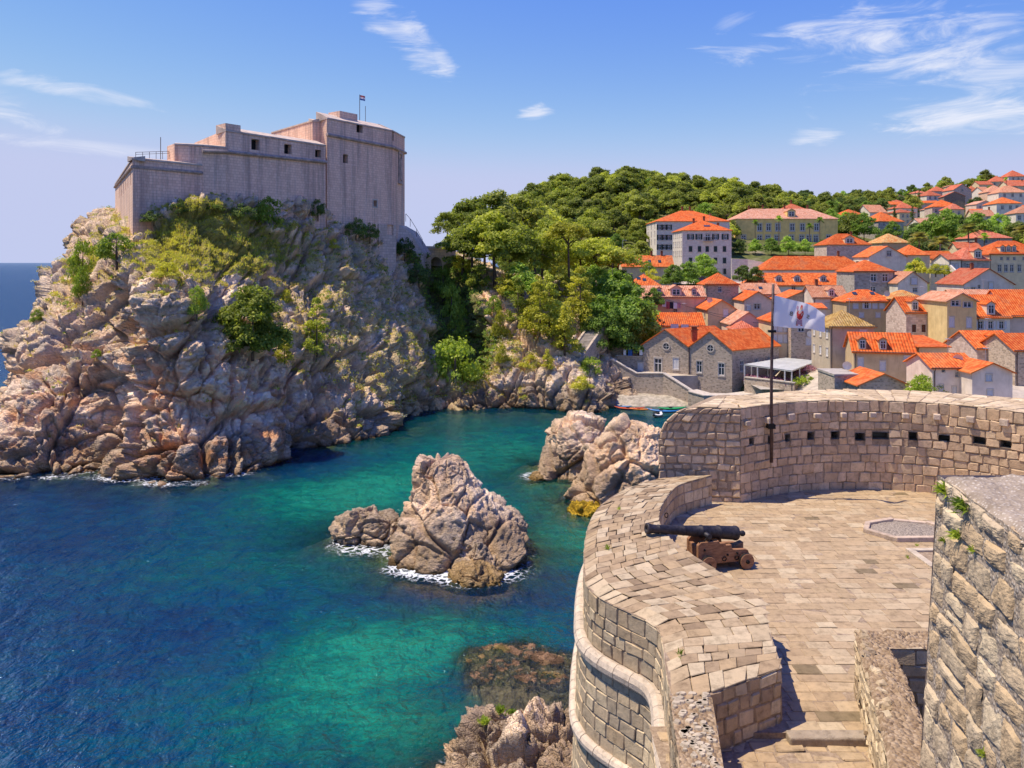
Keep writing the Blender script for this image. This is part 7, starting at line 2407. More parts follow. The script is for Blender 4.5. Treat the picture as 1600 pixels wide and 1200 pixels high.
flag_poly('mitre', [(fx - 0.008, 0.235), (fx + 0.032, 0.225), (fx + 0.034, 0.15), (fx + 0.014, 0.09), (fx - 0.006, 0.16)], 'robe_red')
flag_stroke('staff', [(fx - 0.062, 0.86), (fx - 0.062, 0.30)], 0.004, 'thread_gold')
flag_poly('model_town', [(fx - 0.085, 0.30), (fx - 0.045, 0.30), (fx - 0.045, 0.20), (fx - 0.065, 0.16), (fx - 0.085, 0.21)], 'robe_purple')
flag_poly('hand', ell(fx + 0.05, 0.42, 0.012, 0.03, 8), 'skin_print')
for s in (-1, 1):
    flag_poly('foot', [(fx + s * 0.045 - 0.02, 0.87), (fx + s * 0.045 + 0.02, 0.87), (fx + s * 0.045 + 0.02, 0.905), (fx + s * 0.045 - 0.02, 0.905)], 'robe_red')

# ------------------------------------------------------------------ the stone boathouse by the cove
def lerp3(a, b, t):
    return [a[k] + (b[k] - a[k]) * t for k in range(len(a))]


Lc, Cc, Rc = (24.6, 150.2), (38.8, 141.0), (49.6, 148.7)
bh = empty('boathouse', (0, 0, 0), label='grey stone boathouse with twin gables and orange roofs beside the cove', cat='house')
ZE, ZA, ZB = 9.75, 12.75, 0.4
uM, YM = px_u(Lc, Cc, 1077)
LF = math.dist(Lc, Cc)
dF = np.array([(Cc[0] - Lc[0]) / LF, (Cc[1] - Lc[1]) / LF]); dS = np.array([Rc[0] - Cc[0], Rc[1] - Cc[1]]); LS = np.linalg.norm(dS); dS = dS / LS
nF = np.array([dF[1], -dF[0]]); nS = np.array([dS[1], -dS[0]])
hol, wl = [], []
for px, py, w, h, stl in ((1028, 571, 1.5, 2.7, 'o0'), (1056, 568, 1.1, 2.1, 's'), (1092.5, 573, 1.0, 2.1, 'd'), (1127, 577, 1.1, 2.2, 'd'), (1001, 575, 1.2, 2.0, 's')):
    q = hole_px(Lc, Cc, px, py, w, h)
    hol.append(q); wl.append((*q, stl))
mb = MB()
wall_face(mb, Lc, Cc, ZB, ZE, hol, 0.25)
hs = [hole_px(Cc, Rc, 1159, 572, 1.0, 2.0), hole_px(Cc, Rc, 1182, 563, 1.0, 0.7), hole_px(Cc, Rc, 1201, 560, 1.0, 0.7)]
wall_face(mb, Cc, Rc, ZB, ZE, hs, 0.25, 20)
bl = (Lc[0] + dS[0] * LS, Lc[1] + dS[1] * LS)
wall_face(mb, Rc, bl, ZB, ZE); wall_face(mb, bl, Lc, ZB, ZE)
for (u0, u1) in ((0, uM), (uM, LF)):
    q = [(Lc[0] + dF[0] * u, Lc[1] + dF[1] * u, z) for u, z in ((u0, ZE), (u1, ZE), ((u0 + u1) / 2, ZA - 0.15))]
    mb.face(q, [(u0, ZE), (u1, ZE), ((u0 + u1) / 2, ZA)])
mb.build('wall', 'stone_brown', bh)
for (u0, u1, nm) in ((0, uM, 1), (uM, LF, 2)):
    rb = MB()
    o = 0.3
    um = (u0 + u1) / 2
    k = (ZA - ZE) / (um - u0)
    W2 = lambda u, s, z: (Lc[0] + dF[0] * u + dS[0] * s, Lc[1] + dF[1] * u + dS[1] * s, z)
    e0, e1 = (o if nm == 1 else 0), (o if nm == 2 else 0)
    roof_sheet(rb, [W2(u0 - e0, LS + o, ZE - k * e0), W2(u0 - e0, -o, ZE - k * e0), W2(um, -o, ZA), W2(um, LS + o, ZA)])
    roof_sheet(rb, [W2(u1 + e1, -o, ZE - k * e1), W2(u1 + e1, LS + o, ZE - k * e1), W2(um, LS + o, ZA), W2(um, -o, ZA)])
    ro = rb.build('roof', 'roof_orange', bh)
    if nm == 1:
        c = link('chimney', CHIM, None, ro); p = W2(u1 - 1.2, 3.0, ZE + 1.3); c.location = p; c.scale = (1.6, 1.6, 1.6)
for a, b, c, d, stl in wl:
    um = (a + b) / 2
    x, y = Lc[0] + dF[0] * um, Lc[1] + dF[1] * um
    w = window(bh, x, y, (c + d) / 2, b - a, d - c, 's' if stl == 's' else 'd', math.atan2(dF[1], dF[0]))
    if stl == 'o0':
        w.name = 'door'
for a, b, c, d in hs:
    um = (a + b) / 2
    window(bh, Cc[0] + dS[0] * um, Cc[1] + dS[1] * um, (c + d) / 2, b - a, d - c, 'd', math.atan2(dS[1], dS[0]))
for px, py in ((1041, 541), (1110, 544)):
    u, Y = px_u(Lc, Cc, px)
    z = ZC - (py - HY) / F * Y
    ctr = Vector((Lc[0] + dF[0] * u, Lc[1] + dF[1] * u, z)) + Vector((nF[0], nF[1], 0)) * 0.05
    m4 = Matrix.Translation(ctr) @ Matrix.Rotation(math.atan2(nF[1], nF[0]), 4, 'Z')
    mb = MB(); mb.lathe([(-0.1, 0.78), (0.06, 0.78), (0.06, 0.56), (-0.02, 0.56)], 24, m4); wo = mb.build('round_window', 'trim_stone', bh)
    mb = MB(); mb.lathe([(-0.015, 0.57), (-0.015, 0.0)], 24, m4); mb.build('pane', 'glass', wo)
    mb = MB(); mb.box((-0.02, -0.03, -0.56), (0.02, 0.03, 0.56), m4); mb.box((-0.02, -0.56, -0.03), (0.02, -0.031, 0.03), m4); mb.box((-0.02, 0.031, -0.03), (0.02, 0.56, 0.03), m4); mb.build('glazing_bar', 'white_paint', wo)
mb = MB(); p = np.array([Lc[0] + dF[0] * uM, Lc[1] + dF[1] * uM]) + nF * 0.12
mb.tube([(p[0], p[1], ZE - .1), (p[0], p[1], 1.5)], 0.09, 7); mb.build('drainpipe', 'pole_metal', bh)


def prism_px(name, top, base, thick, mat, label, cat, cap=None):
    """wall following a top line of (px, py, Y), down to height base"""
    root = empty(name, (0, 0, 0), label=label, cat=cat)
    mb = MB()
    P = [at(*q) for q in top]
    Ls = 0
    for i in range(len(P) - 1):
        a, b = P[i], P[i + 1]
        d = (b - a)[:2]; l = np.linalg.norm(d); n = np.array([d[1], -d[0]]) / l * -thick
        a2, b2 = np.array([a[0] + n[0], a[1] + n[1], a[2]]), np.array([b[0] + n[0], b[1] + n[1], b[2]])
        mb.face([(a[0], a[1], base), (b[0], b[1], base), b, a], [(Ls, base), (Ls + l, base), (Ls + l, b[2]), (Ls, a[2])])
        mb.face([a, b, b2, a2], [(Ls, 0), (Ls + l, 0), (Ls + l, thick), (Ls, thick)])
        mb.face([(b2[0], b2[1], base), (a2[0], a2[1], base), a2, b2], [(Ls, base), (Ls + l, base), (Ls + l, b[2]), (Ls, a[2])])
        if i == 0: mb.face([(a2[0], a2[1], base), (a[0], a[1], base), a, a2])
        if i == len(P) - 2: mb.face([(b[0], b[1], base), (b2[0], b2[1], base), b2, b])
        Ls += l
    mb.build('masonry', mat, root)
    if cap:
        for i in range(len(P) - 1):
            a, b = P[i], P[i + 1]
            d = (b - a)[:2]; l = np.linalg.norm(d); n = np.array([d[1], -d[0]]) / l
            mb = MB()
            f0, f1 = n * 0.12, -n * (thick + 0.12)
            q = [(a[0] + f0[0], a[1] + f0[1]), (b[0] + f0[0], b[1] + f0[1]), (b[0] + f1[0], b[1] + f1[1]), (a[0] + f1[0], a[1] + f1[1])]
            zz = [a[2], b[2], b[2], a[2]]
            lo = [(x, y, z + 0.004) for (x, y), z in zip(q, zz)]; hi = [(x, y, z + 0.16) for (x, y), z in zip(q, zz)]
            mb.face(hi); mb.face(lo[::-1])
            for k in range(4):
                mb.face([lo[k], lo[(k + 1) % 4], hi[(k + 1) % 4], hi[k]])
            mb.build('coping', cap, root)
    return root


prism_px('retaining_wall', [(956, 562, 148), (994, 584, 146), (1036, 584, 143.5), (1082, 613, 139.5)], -0.5, 0.7, 'stone_brown', 'stone retaining wall stepping down beside the cove beach', 'wall', 'trim_stone')
prism_px('terrace_wall', [(962, 556, 152), (1008, 558, 150.5)], 1, 0.5, 'stone_brown', 'low stone garden wall left of the boathouse under hanging laundry', 'wall', 'trim_stone')
prism_px('garden_wall', [(1143, 404, 246), (1168, 405, 246), (1196, 410, 244)], 14, 0.5, 'stone_pale', 'pale garden wall with a gate right of the white block', 'wall')
prism_px('garden_wall', [(960, 397, 262), (1000, 402, 262), (1050, 404, 258)], 14, 0.5, 'stone_brown', 'long stone road wall below the pines at the hill foot', 'wall')
prism_px('garden_wall', [(1454, 412, 214), (1484, 414, 214), (1500, 430, 210)], 10, 0.5, 'stone_pale', 'pale garden wall behind the green creeper in mid town', 'wall')
prism_px('quay_wall', [(1075, 612, 139), (1100, 619, 136.5), (1145, 620, 136), (1180, 616, 137)], -2, 2.5, 'stone_brown', 'low stone quay along the foot of the boathouse', 'wall', 'trim_stone')
prism_px('terrace_wall', [(1163, 590, 138.5), (1200, 594, 134.5), (1241, 599, 130.5), (1262, 593, 138)], -1, 0.5, 'stone_brown', 'low stone wall in front of the restaurant canopy', 'wall', 'trim_stone')

# beach, square and lanes
def patch(name, x0, x1, y0, y1, mat, dz=0.06, z=None, n=30):
    gx, gy = np.meshgrid(np.linspace(x0, x1, n), np.linspace(y0, y1, n), indexing='ij')
    gz = (terrain(gx, gy) + dz) if z is None else np.full(gx.shape, z)
    if z is None:
        tp_ = np.stack([gx.ravel(), gy.ravel(), np.zeros(gx.size)], 1)
        gz = gz + (0.35 * fbm(tp_ * 0.12, 3, 5)).reshape(gx.shape) * (gz > 0.5)
    o = link(name, mesh_np(name, np.stack([gx, gy, gz], -1).reshape(-1, 3), grid_faces(n, n), smooth_shade=True), mat)
    return tag(o, kind='structure')


gx, gy = np.meshgrid(np.linspace(17, 40, 40), np.linspace(135.5, 147, 30), indexing='ij')
gz = -1.2 + (gy - 135.5) * 0.36 - 0.9 * smooth(np.abs(gx - 27), 6, 13)
bp_ = np.stack([gx.ravel(), gy.ravel(), gz.ravel()], 1); bp_[:, 2] = np.minimum(bp_[:, 2], 1.2) + 0.12 * fbm(bp_ / 1.5, 3, 6)
tag(link('beach', mesh_np('beach', bp_, grid_faces(40, 30), smooth_shade=True), 'beach'), kind='structure')
mb = MB(); fc = [(18.4, 148.2), (22.75, 146.1), (27.1, 143.6), (33.5, 144.2), (25.0, 150.4), (18, 153)]
mb.prism(fc, 0.0, 4.62); tag(mb.build('forecourt', 'path_stone'), kind='structure')
patch('square_pavement', 44, 80, 98, 150, 'path_stone', 0.25)
patch('road', 28, 95, 240, 249, 'path_stone', 0.5)

# ------------------------------------------------------------------ restaurant canopy
cn = empty('restaurant_canopy', (0, 0, 0), label='flat pale restaurant canopy on white posts beside the boathouse', cat='canopy')
ZCN = 7.3
q = [onz(1163, 569, ZCN), onz(1237, 579, ZCN), onz(1277, 564, ZCN), onz(1225, 559, ZCN)]
mb = MB(); mb.prism([(p[0], p[1]) for p in q], ZCN - 0.22, ZCN); mb.build('canopy_roof', 'grey_sheet', cn)
for i in range(11):
    t = i / 10
    a = lerp3(q[0], q[3], t); b = lerp3(q[1], q[2], t)
    mb = MB(); mb.tube([(a[0], a[1], ZCN + 0.02), (b[0], b[1], ZCN + 0.02)], 0.035, 4); mb.build('roof_seam', 'grey_sheet', cn)
for a, b, n in ((q[0], q[1], 4), (q[1], q[2], 4), (q[3], q[0], 3)):
    for i in range(n):
        t = (i + 0.04) / (n - 0.5) if n > 1 else 0
        p = lerp3(a, b, min(t, 1))
        mb = MB(); mb.box((p[0] - 0.09, p[1] + 0.05, 3.8), (p[0] + 0.09, p[1] + 0.23, ZCN - 0.22)); mb.build('post', 'white_paint', cn)
fl = patch('restaurant_floor', 41, 55, 132, 147, 'concrete', z=4.05, n=4)
tb_ = MB(); tb_.lathe([(0.72, 0.0), (0.72, 0.5), (0.69, 0.5), (0.69, 0.04), (0.04, 0.04), (0.03, 0.3), (0.0, 0.3)], 14, Matrix.Rotation(-math.pi / 2, 4, 'Y'))
tbm = tb_.mesh('cafe_table'); tbm.materials.append(M['cloth_pink'])
ch_ = MB()
ch_.box((-0.22, -0.22, 0.42), (0.22, 0.22, 0.47)); ch_.box((-0.22, 0.18, 0.47), (0.22, 0.22, 0.9))
for sx in (-1, 1):
    for sy in (-1, 1):
        ch_.box((sx * 0.2 - 0.02, sy * 0.2 - 0.02, 0), (sx * 0.2 + 0.02, sy * 0.2 + 0.02, 0.42))
chm = ch_.mesh('cafe_chair'); chm.materials.append(M['shutter_brown'])
for i, (fa, fb) in enumerate(((0.12, 0.16), (0.38, 0.16), (0.64, 0.16), (0.88, 0.18), (0.3, 0.5), (0.6, 0.5), (0.85, 0.52))):
    p = np.array(lerp3(lerp3(q[0], q[1], fa), lerp3(q[3], q[2], fa), fb))
    o = link('cafe_table', tbm, None, loc=(p[0], p[1], 4.06)); tag(o, 'round cafe table in the shade under the restaurant canopy', 'table', 'tables under the restaurant canopy')
    for s in (-1, 1):
        c = link('cafe_chair', chm, None, loc=(p[0] + s * 0.75, p[1] + 0.1, 4.06), rot=(0, 0, -s * math.pi / 2)); tag(c, 'brown cafe chair drawn up to a table under the restaurant canopy', 'chair', 'chairs under the restaurant canopy')
um_ = empty('parasol', at(1274, 588, 141), label='pale teal parasol just right of the restaurant canopy', cat='parasol')
mb = MB()
for k in range(8):
    t0, t1 = 2 * math.pi * k / 8, 2 * math.pi * (k + 1) / 8
    mb.face([(1.4 * math.cos(t0), 1.4 * math.sin(t0), 2.0), (1.4 * math.cos(t1), 1.4 * math.sin(t1), 2.0), (0, 0, 2.6)])
mb.build('canopy', 'umbrella_teal', um_)
mb = MB(); mb.tube([(0, 0, -1.5), (0, 0, 2.6)], 0.04, 6); mb.build('pole', 'white_paint', um_)

# ------------------------------------------------------------------ small craft in the cove
def kayak_mesh(L=3.6, w=0.36):
    n, m = 15, 9
    V, Fc = [], []
    for i in range(n):
        t = i / (n - 1) * 2 - 1
        hw = w * (1 - abs(t) ** 2.4) + 0.01
        rise = 0.16 * abs(t) ** 3
        for k in range(m):
            a = math.pi * k / (m - 1)
            V.append((t * L / 2, -hw * math.cos(a), -0.2 * math.sin(a) * (1 - abs(t) ** 3) + 0.16 + rise))
        V.append((t * L / 2, 0, 0.2 + rise + 0.03 * (1 - t * t)))
    mm = m + 1
    for i in range(n - 1):
        for k in range(m - 1):
            Fc.append((i * mm + k, (i + 1) * mm + k, (i + 1) * mm + k + 1, i * mm + k + 1))
        Fc.append((i * mm + m - 1, (i + 1) * mm + m - 1, (i + 1) * mm + m, i * mm + m)); Fc.append((i * mm + m, (i + 1) * mm + m, (i + 1) * mm, i * mm))
    return V, Fc


KV, KF = kayak_mesh()
CKP = MB(); CKP.lathe([(0.0, 0.24), (0.05, 0.25), (0.05, 0.19), (0.0, 0.18), (-0.02, 0.0)], 14, Matrix.Translation((0, 0, 0.22)) @ Matrix.Rotation(-math.pi / 2, 4, 'Y')); CKP = CKP.mesh('cockpit'); CKP.materials.append(M['tyre'])
for lb, px, py, mt, rz, sc in (('red kayak floating at the left of the cove', 984, 639, 'plastic_red', -8, 1.15), ('orange kayak beside the red one in the cove', 1000, 640, 'plastic_orange', -12, 0.9), ('blue kayak moored next to the green one', 1036, 643, 'plastic_blue', -18, 1.2),
                               ('green kayak behind the blue one by the bastion', 1050, 639, 'plastic_green', 8, 1.1), ('small light blue kayak at the far left of the cove', 972, 635, 'plastic_blue', -30, 0.8)):
    p = onz(px, py, 0.1)
    k = empty('kayak', (p[0], p[1], 0.02), R(rz), lb, 'kayak')
    k.scale = (sc * 1.25,) * 3
    me = bpy.data.meshes.new('hull'); me.from_pydata(KV, [], KF); [setattr(f, 'use_smooth', True) for f in me.polygons]
    link('hull', me, mt, k); c = link('cockpit', CKP, None, k); c.location = (-0.2, 0, 0)
bt = empty('dinghy', onz(1027, 650, 0.1), R(50), 'small white and grey boat moored before the blue kayak', 'boat')
me = bpy.data.meshes.new('hull'); me.from_pydata([(x * 0.75, y * 1.9, z * 1.7) for x, y, z in KV], [], KF); link('hull', me, 'white_paint', bt)
mb = MB(); mb.box((-0.3, -0.3, 0.3), (0.35, 0.3, 0.62)); o = mb.build('seat', 'tyre', bt); bevel_mod(o, 0.08, 2)
mb = MB(); mb.box((-1.25, -0.14, 0.1), (-1.0, 0.14, 0.75)); o = mb.build('outboard_motor', 'tyre', bt); bevel_mod(o, 0.04)

# ------------------------------------------------------------------ parked cars
def car(label, loc, rz, paint):
    c = empty('parked_car', loc, rz, label, 'car')
    n = [(-2.1, .35), (-2.15, .75), (-2.0, .95), (-1.55, 1.05), (-1.1, 1.5), (0.55, 1.55), (1.2, 1.05), (1.95, .92), (2.12, .7), (2.1, .35)]
    RXm = Matrix(((1, 0, 0, 0), (0, 0, -1, 0), (0, 1, 0, 0), (0, 0, 0, 1)))
    mb = MB(); mb.prism(n, -0.86, 0.86, RXm); o = mb.build('body', paint, c); bevel_mod(o, 0.1, 3)
    for s in (-1, 1):
        g = [(-1.15, 1.06), (-0.95, 1.42), (0.45, 1.46), (0.98, 1.06)]
        mb = MB(); mb.face([(x, s * 0.872, z) for x, z in (g if s < 0 else g[::-1])]); mb.build('side_window', 'glass', c)
        for x in (-1.35, 1.35):
            m4 = Matrix.Translation((x, s * 0.74, 0.33)) @ Matrix.Rotation(s * math.pi / 2, 4, 'Z')
            mb = MB(); mb.lathe([(0, 0), (0, 0.33), (0.17, 0.33), (0.17, 0.2)], 18, m4); w = mb.build('wheel', 'tyre', c)
            mb = MB(); mb.lathe([(0.165, 0.21), (0.165, 0.0)], 14, m4); mb.build('rim', 'car_silver', w)
    mb = MB(); mb.face([(0.62, -0.7, 1.53), (0.62, 0.7, 1.53), (1.2, 0.76, 1.08), (1.2, -0.76, 1.08)][::-1]); o = mb.build('windscreen', 'glass', c); o.location.z = 0.02
    for s in (-1, 1):
        mb = MB(); mb.box((2.08, s * 0.65 - 0.16, 0.68), (2.15, s * 0.65 + 0.16, 0.82)); mb.build('headlight', 'white_paint', c)
    return c


for lb, px, Y_, rz, mt in (('dark blue car parked left of the square tower house', 1094, 243.5, 4, 'car_blue'), ('silver car parked just behind the dark blue one', 1086, 246.5, 184, 'car_silver'), ('dark red car below the pale garden wall', 1190, 243, 10, 'car_red')):
    x = (px - 800) / F * Y_
    car(lb, (x, Y_, float(terrain(x, Y_)) + 0.75), R(rz), mt)

# ------------------------------------------------------------------ stair on the wooded promontory
ss = empty('stone_stair', (0, 0, 0), label='grey stone stair climbing between the pines and the boathouse trees', cat='stair')
a, b = at(893, 566, 143.0), at(948, 488, 155.5)
ns_ = 34
d = (b - a)[:2]; l = np.linalg.norm(d); d = d / l; n = np.array([d[1], -d[0]])
for i in range(ns_):
    p = a + (b - a) * (i / ns_); p2 = a + (b - a) * ((i + 1) / ns_)
    mb = MB()
    c = [(p[0] + n[0] * s, p[1] + n[1] * s) for s in (-1.3, 1.3)]; e = [(p2[0] + d[0] * .1 + n[0] * s, p2[1] + d[1] * .1 + n[1] * s) for s in (-1.3, 1.3)]
    mb.prism([c[0], c[1], e[1], e[0]], p2[2] - 2.5, p2[2] + 0.0); mb.build('step', 'stone_grey', ss)
for s in (-1.5, 1.5):
    mb = MB()
    A = a + np.array([n[0] * s, n[1] * s, 0.45]); B = b + np.array([n[0] * s, n[1] * s, 0.45])
    w = np.array([n[0], n[1], 0]) * 0.22
    mb.face([A - w, B - w, B + w, A + w]); lo = np.array([0, 0, -3.6])
    mb.face([A - w + lo, B - w + lo, B - w, A - w], [(0, 0), (l, 0), (l, 3.6), (0, 3.6)]); mb.face([B + w + lo, A + w + lo, A + w, B + w], [(0, 0), (l, 0), (l, 3.6), (0, 3.6)])
    mb.face([A + w + lo, A - w + lo, A - w, A + w]); mb.face([B - w + lo, B + w + lo, B + w, B - w])
    mb.build('side_wall', 'stone_brown', ss)

# ------------------------------------------------------------------ laundry
def laundry(lb, p0, p1, items, drop=0.0):
    r = empty('clothes_line', tuple(p0), 0, lb, 'clothes line')
    v = np.array(p1) - np.array(p0)
    mb = MB(); mb.tube([(0, 0, 0), tuple(v * 0.5 - np.array([0, 0, 0.12])), tuple(v)], 0.02, 4); mb.build('line', 'cloth_dark', r)
    n = len(items)
    for i, (mt, w, h) in enumerate(items):
        t = (i + 0.5) / n
        p = v * t
        mb = MB()
        dx = v / np.linalg.norm(v)
        m = 4
        for k in range(m):
            a, b = p + dx * (w * (k / m - .5)), p + dx * (w * ((k + 1) / m - .5))
            wob = lambda s: 0.05 * math.sin(s * 3 + i)
            mb.face([(a[0], a[1] - wob(k), a[2] - h), (b[0], b[1] - wob(k + 1), b[2] - h), (b[0], b[1], b[2]), (a[0], a[1], a[2])])
        mb.build('garment', mt, r)
laundry('laundry in white, red and black hung along the pink house', at(1029, 470, 176.6), at(1064, 473, 176.6), [('cloth_red', .6, 1.0), ('cloth_white', .9, 1.2), ('cloth_red', .8, 1.6), ('cloth_dark', .8, 1.5), ('cloth_white', .8, 1.4), ('cloth_pink', .7, 1.2)])
laundry('white and blue trousers drying left of the boathouse', at(972, 546, 151), at(1006, 546, 150), [('cloth_white', .5, 1.1), ('cloth_blue', .8, 1.2), ('cloth_dark', .6, .9), ('cloth_white', .6, 1.1)])
laundry('white sheets hung under the low orange roof', at(1046, 506, 162.3), at(1078, 507, 162.3), [('cloth_white', 1.6, .9), ('cloth_white', 1.5, .9)])

# ------------------------------------------------------------------ lamps and poles
for lb, px, py, Y_, h in (('grey street lamp at the foot of the wooded hill', 973, 398, 258, 4.6), ('thin dark pole among trees above the boathouse', 957, 470, 160, 7.5), ('street lamp beside the white block', 1100, 432, 242, 5.0)):
    b = at(px, py, Y_)
    o = empty('street_lamp' if 'lamp' in lb else 'utility_pole', tuple(b), 0, lb, 'lamp' if 'lamp' in lb else 'pole')
    mb = MB(); mb.tube([(0, 0, -1.5), (0, 0, h)], [0.09, 0.06], 7); mb.build('pole', 'pole_metal' if 'pole' in lb else 'car_silver', o)
    if 'lamp' in lb:
        mb = MB(); mb.tube([(0, 0, h), (0.5, 0, h + 0.15), (0.95, 0, h + 0.1)], 0.05, 6); a_ = mb.build('arm', 'car_silver', o)
        mb = MB(); mb.box((0.8, -0.12, h + 0.0), (1.35, 0.12, h + 0.12)); mb.build('lamp_head', 'car_silver', o)

for lb, a, b in (('thin black cable strung from the leafy trees to the cream house', at(1004, 452, 172), at(1140, 494, 166)), ('thin cable from the cream house to the boathouse roofs', at(1085, 482, 170), at(1196, 505, 158)), ('thin cable over the roofs right of the flag', at(1300, 470, 168), at(1420, 462, 160))):
    mb = MB(); mb.tube([tuple(a + (b - a) * t - np.array([0, 0, 4 * 0.7 * t * (1 - t)])) for t in np.linspace(0, 1, 13)], 0.03, 4)
    o = mb.build('overhead_cable', 'cloth_dark'); tag(o, lb, 'cable')

# ------------------------------------------------------------------ trees, shrubs and grass
def leaf_quads(C, Nn, size, rng, squash=1.0):
    """quads of leaf clumps at C facing roughly Nn"""
    n = len(C)
    Nn = Nn + rng.normal(0, 0.55, (n, 3))
    Nn /= np.linalg.norm(Nn, axis=1, keepdims=True) + 1e-9
    r = rng.normal(0, 1, (n, 3))
    a = np.cross(Nn, r); a /= np.linalg.norm(a, axis=1, keepdims=True) + 1e-9
    b = np.cross(Nn, a)
    s = size * rng.uniform(0.55, 1.35, (n, 1))
    a = a * s; b = b * s * rng.uniform(0.45, 0.9, (n, 1))
    V = np.stack([C - a * 0.9 - b * 0.35, C + a * 0.1 - b, C + a - b * 0.1, C + b * 0.9], 1).reshape(-1, 3)
    return V, np.arange(n * 4).reshape(-1, 4)


def crown_mesh(name, puffs, per, size, seed, mat):
    rng = np.random.default_rng(seed)
    CV, NV, TV = [], [], []
    for (c, r) in puffs:
        c = np.array(c, float); r = np.array(r, float)
        n = int(per * (r[0] * r[1] + r[0] * r[2] + r[1] * r[2]) / 3)
        d = rng.normal(0, 1, (n, 3)); d /= np.linalg.norm(d, axis=1, keepdims=True)
        d[:, 2] = np.where(d[:, 2] < -0.35, -d[:, 2] * 0.6, d[:, 2])
        rad = rng.uniform(0.62, 1.06, (n, 1)) * (1 + 0.16 * np.sin(d[:, :1] * 7 + seed) * np.sin(d[:, 1:2] * 6 + c[0]))
        CV.append(c + d * r * rad); NV.append(d * 0.9 + np.array([0, 0, 0.35])); TV.append(np.clip(rng.normal(0.5, 0.2, n) + rng.normal(0, 0.09), 0, 1))
    C = np.concatenate(CV); N_ = np.concatenate(NV); T = np.concatenate(TV)
    V, Fq = leaf_quads(C, N_, size, rng)
    me = mesh_np(name, V, Fq, {'tint': np.repeat(T, 4)})
    me.materials.append(M[mat])
    return me


def trunk_mesh(name, paths, mat='bark'):
    mb = MB()
    for pts, r in paths:
        mb.tube(pts, r, 7)
    me = mb.mesh(name, True); me.materials.append(M[mat])
    return me


def pine_proto(seed, h=9.0, cr=4.2, flat=0.45, low=0.45, lean=0.0, n=22, per=46, size=0.34, mat='leaf_pine', pr=(1.0, 1.8)):
    """pine: bare leaning trunk, spreading limbs, crown of flattened needle pads"""
    rg = random.Random(seed)
    puffs, paths = [], []
    tp = Vector((lean * h, 0.15 * lean * h, h * 0.8))
    tr = [Vector((0, 0, -1.2)), Vector((lean * h * 0.12, 0, h * 0.2)), Vector((lean * h * 0.45, 0.05, h * 0.5)), tp]
    paths.append((tr, [0.045 * h * 0.6, 0.04 * h * 0.6, 0.03 * h * 0.6, 0.08]))
    for k in range(n):
        a = rg.uniform(0, 2 * math.pi); q = math.sqrt(rg.random()) * cr
        zf = low + (1 - low) * (1 - (q / cr) ** 2 * rg.uniform(0.5, 1.0)) * rg.uniform(0.55, 1.0)
        r = rg.uniform(*pr)
        c = (tp.x * zf + q * math.cos(a), tp.y * zf + q * math.sin(a), h * zf)
        puffs.append((c, (r, r, r * flat * rg.uniform(0.85, 1.25))))
        if k % 2 == 0:
            s = tr[2] + (tr[3] - tr[2]) * rg.uniform(0.0, 0.9)
            m = s + (Vector(c) - s) * 0.55 + Vector((0, 0, -0.25))
            paths.append(([s, m, Vector(c) - Vector((0, 0, r * 0.2))], [0.09, 0.06, 0.025]))
    return trunk_mesh('trunk', paths), crown_mesh('crown', puffs, per, size, seed, mat)


def bushy_proto(seed, h=6.0, w=2.6, n=26, per=60, size=0.26, mat='leaf_lime', top=0.4, base=0.05, pr=(0.6, 1.1)):
    """tree leafy to the ground: cone or dome of leaf clumps"""
    rg = random.Random(seed)
    puffs = []
    for k in range(n):
        zf = base + (1 - base) * rg.random() ** 1.15
        rr = w * ((1 - zf) * (1 - top) + top * math.sqrt(max(0.02, 1 - zf * zf)))
        a = rg.uniform(0, 2 * math.pi); q = math.sqrt(rg.uniform(0.15, 1)) * rr
        r = rg.uniform(*pr) * (1.1 - 0.45 * zf)
        puffs.append(((q * math.cos(a), q * math.sin(a), zf * h), (r, r, r * rg.uniform(0.7, 1.1))))
    return trunk_mesh('trunk', [([(0, 0, -0.8), (0.05, 0, h * 0.45), (0, 0, h * 0.85)], [0.16, 0.1, 0.03])]), crown_mesh('crown', puffs, per, size, seed, mat)


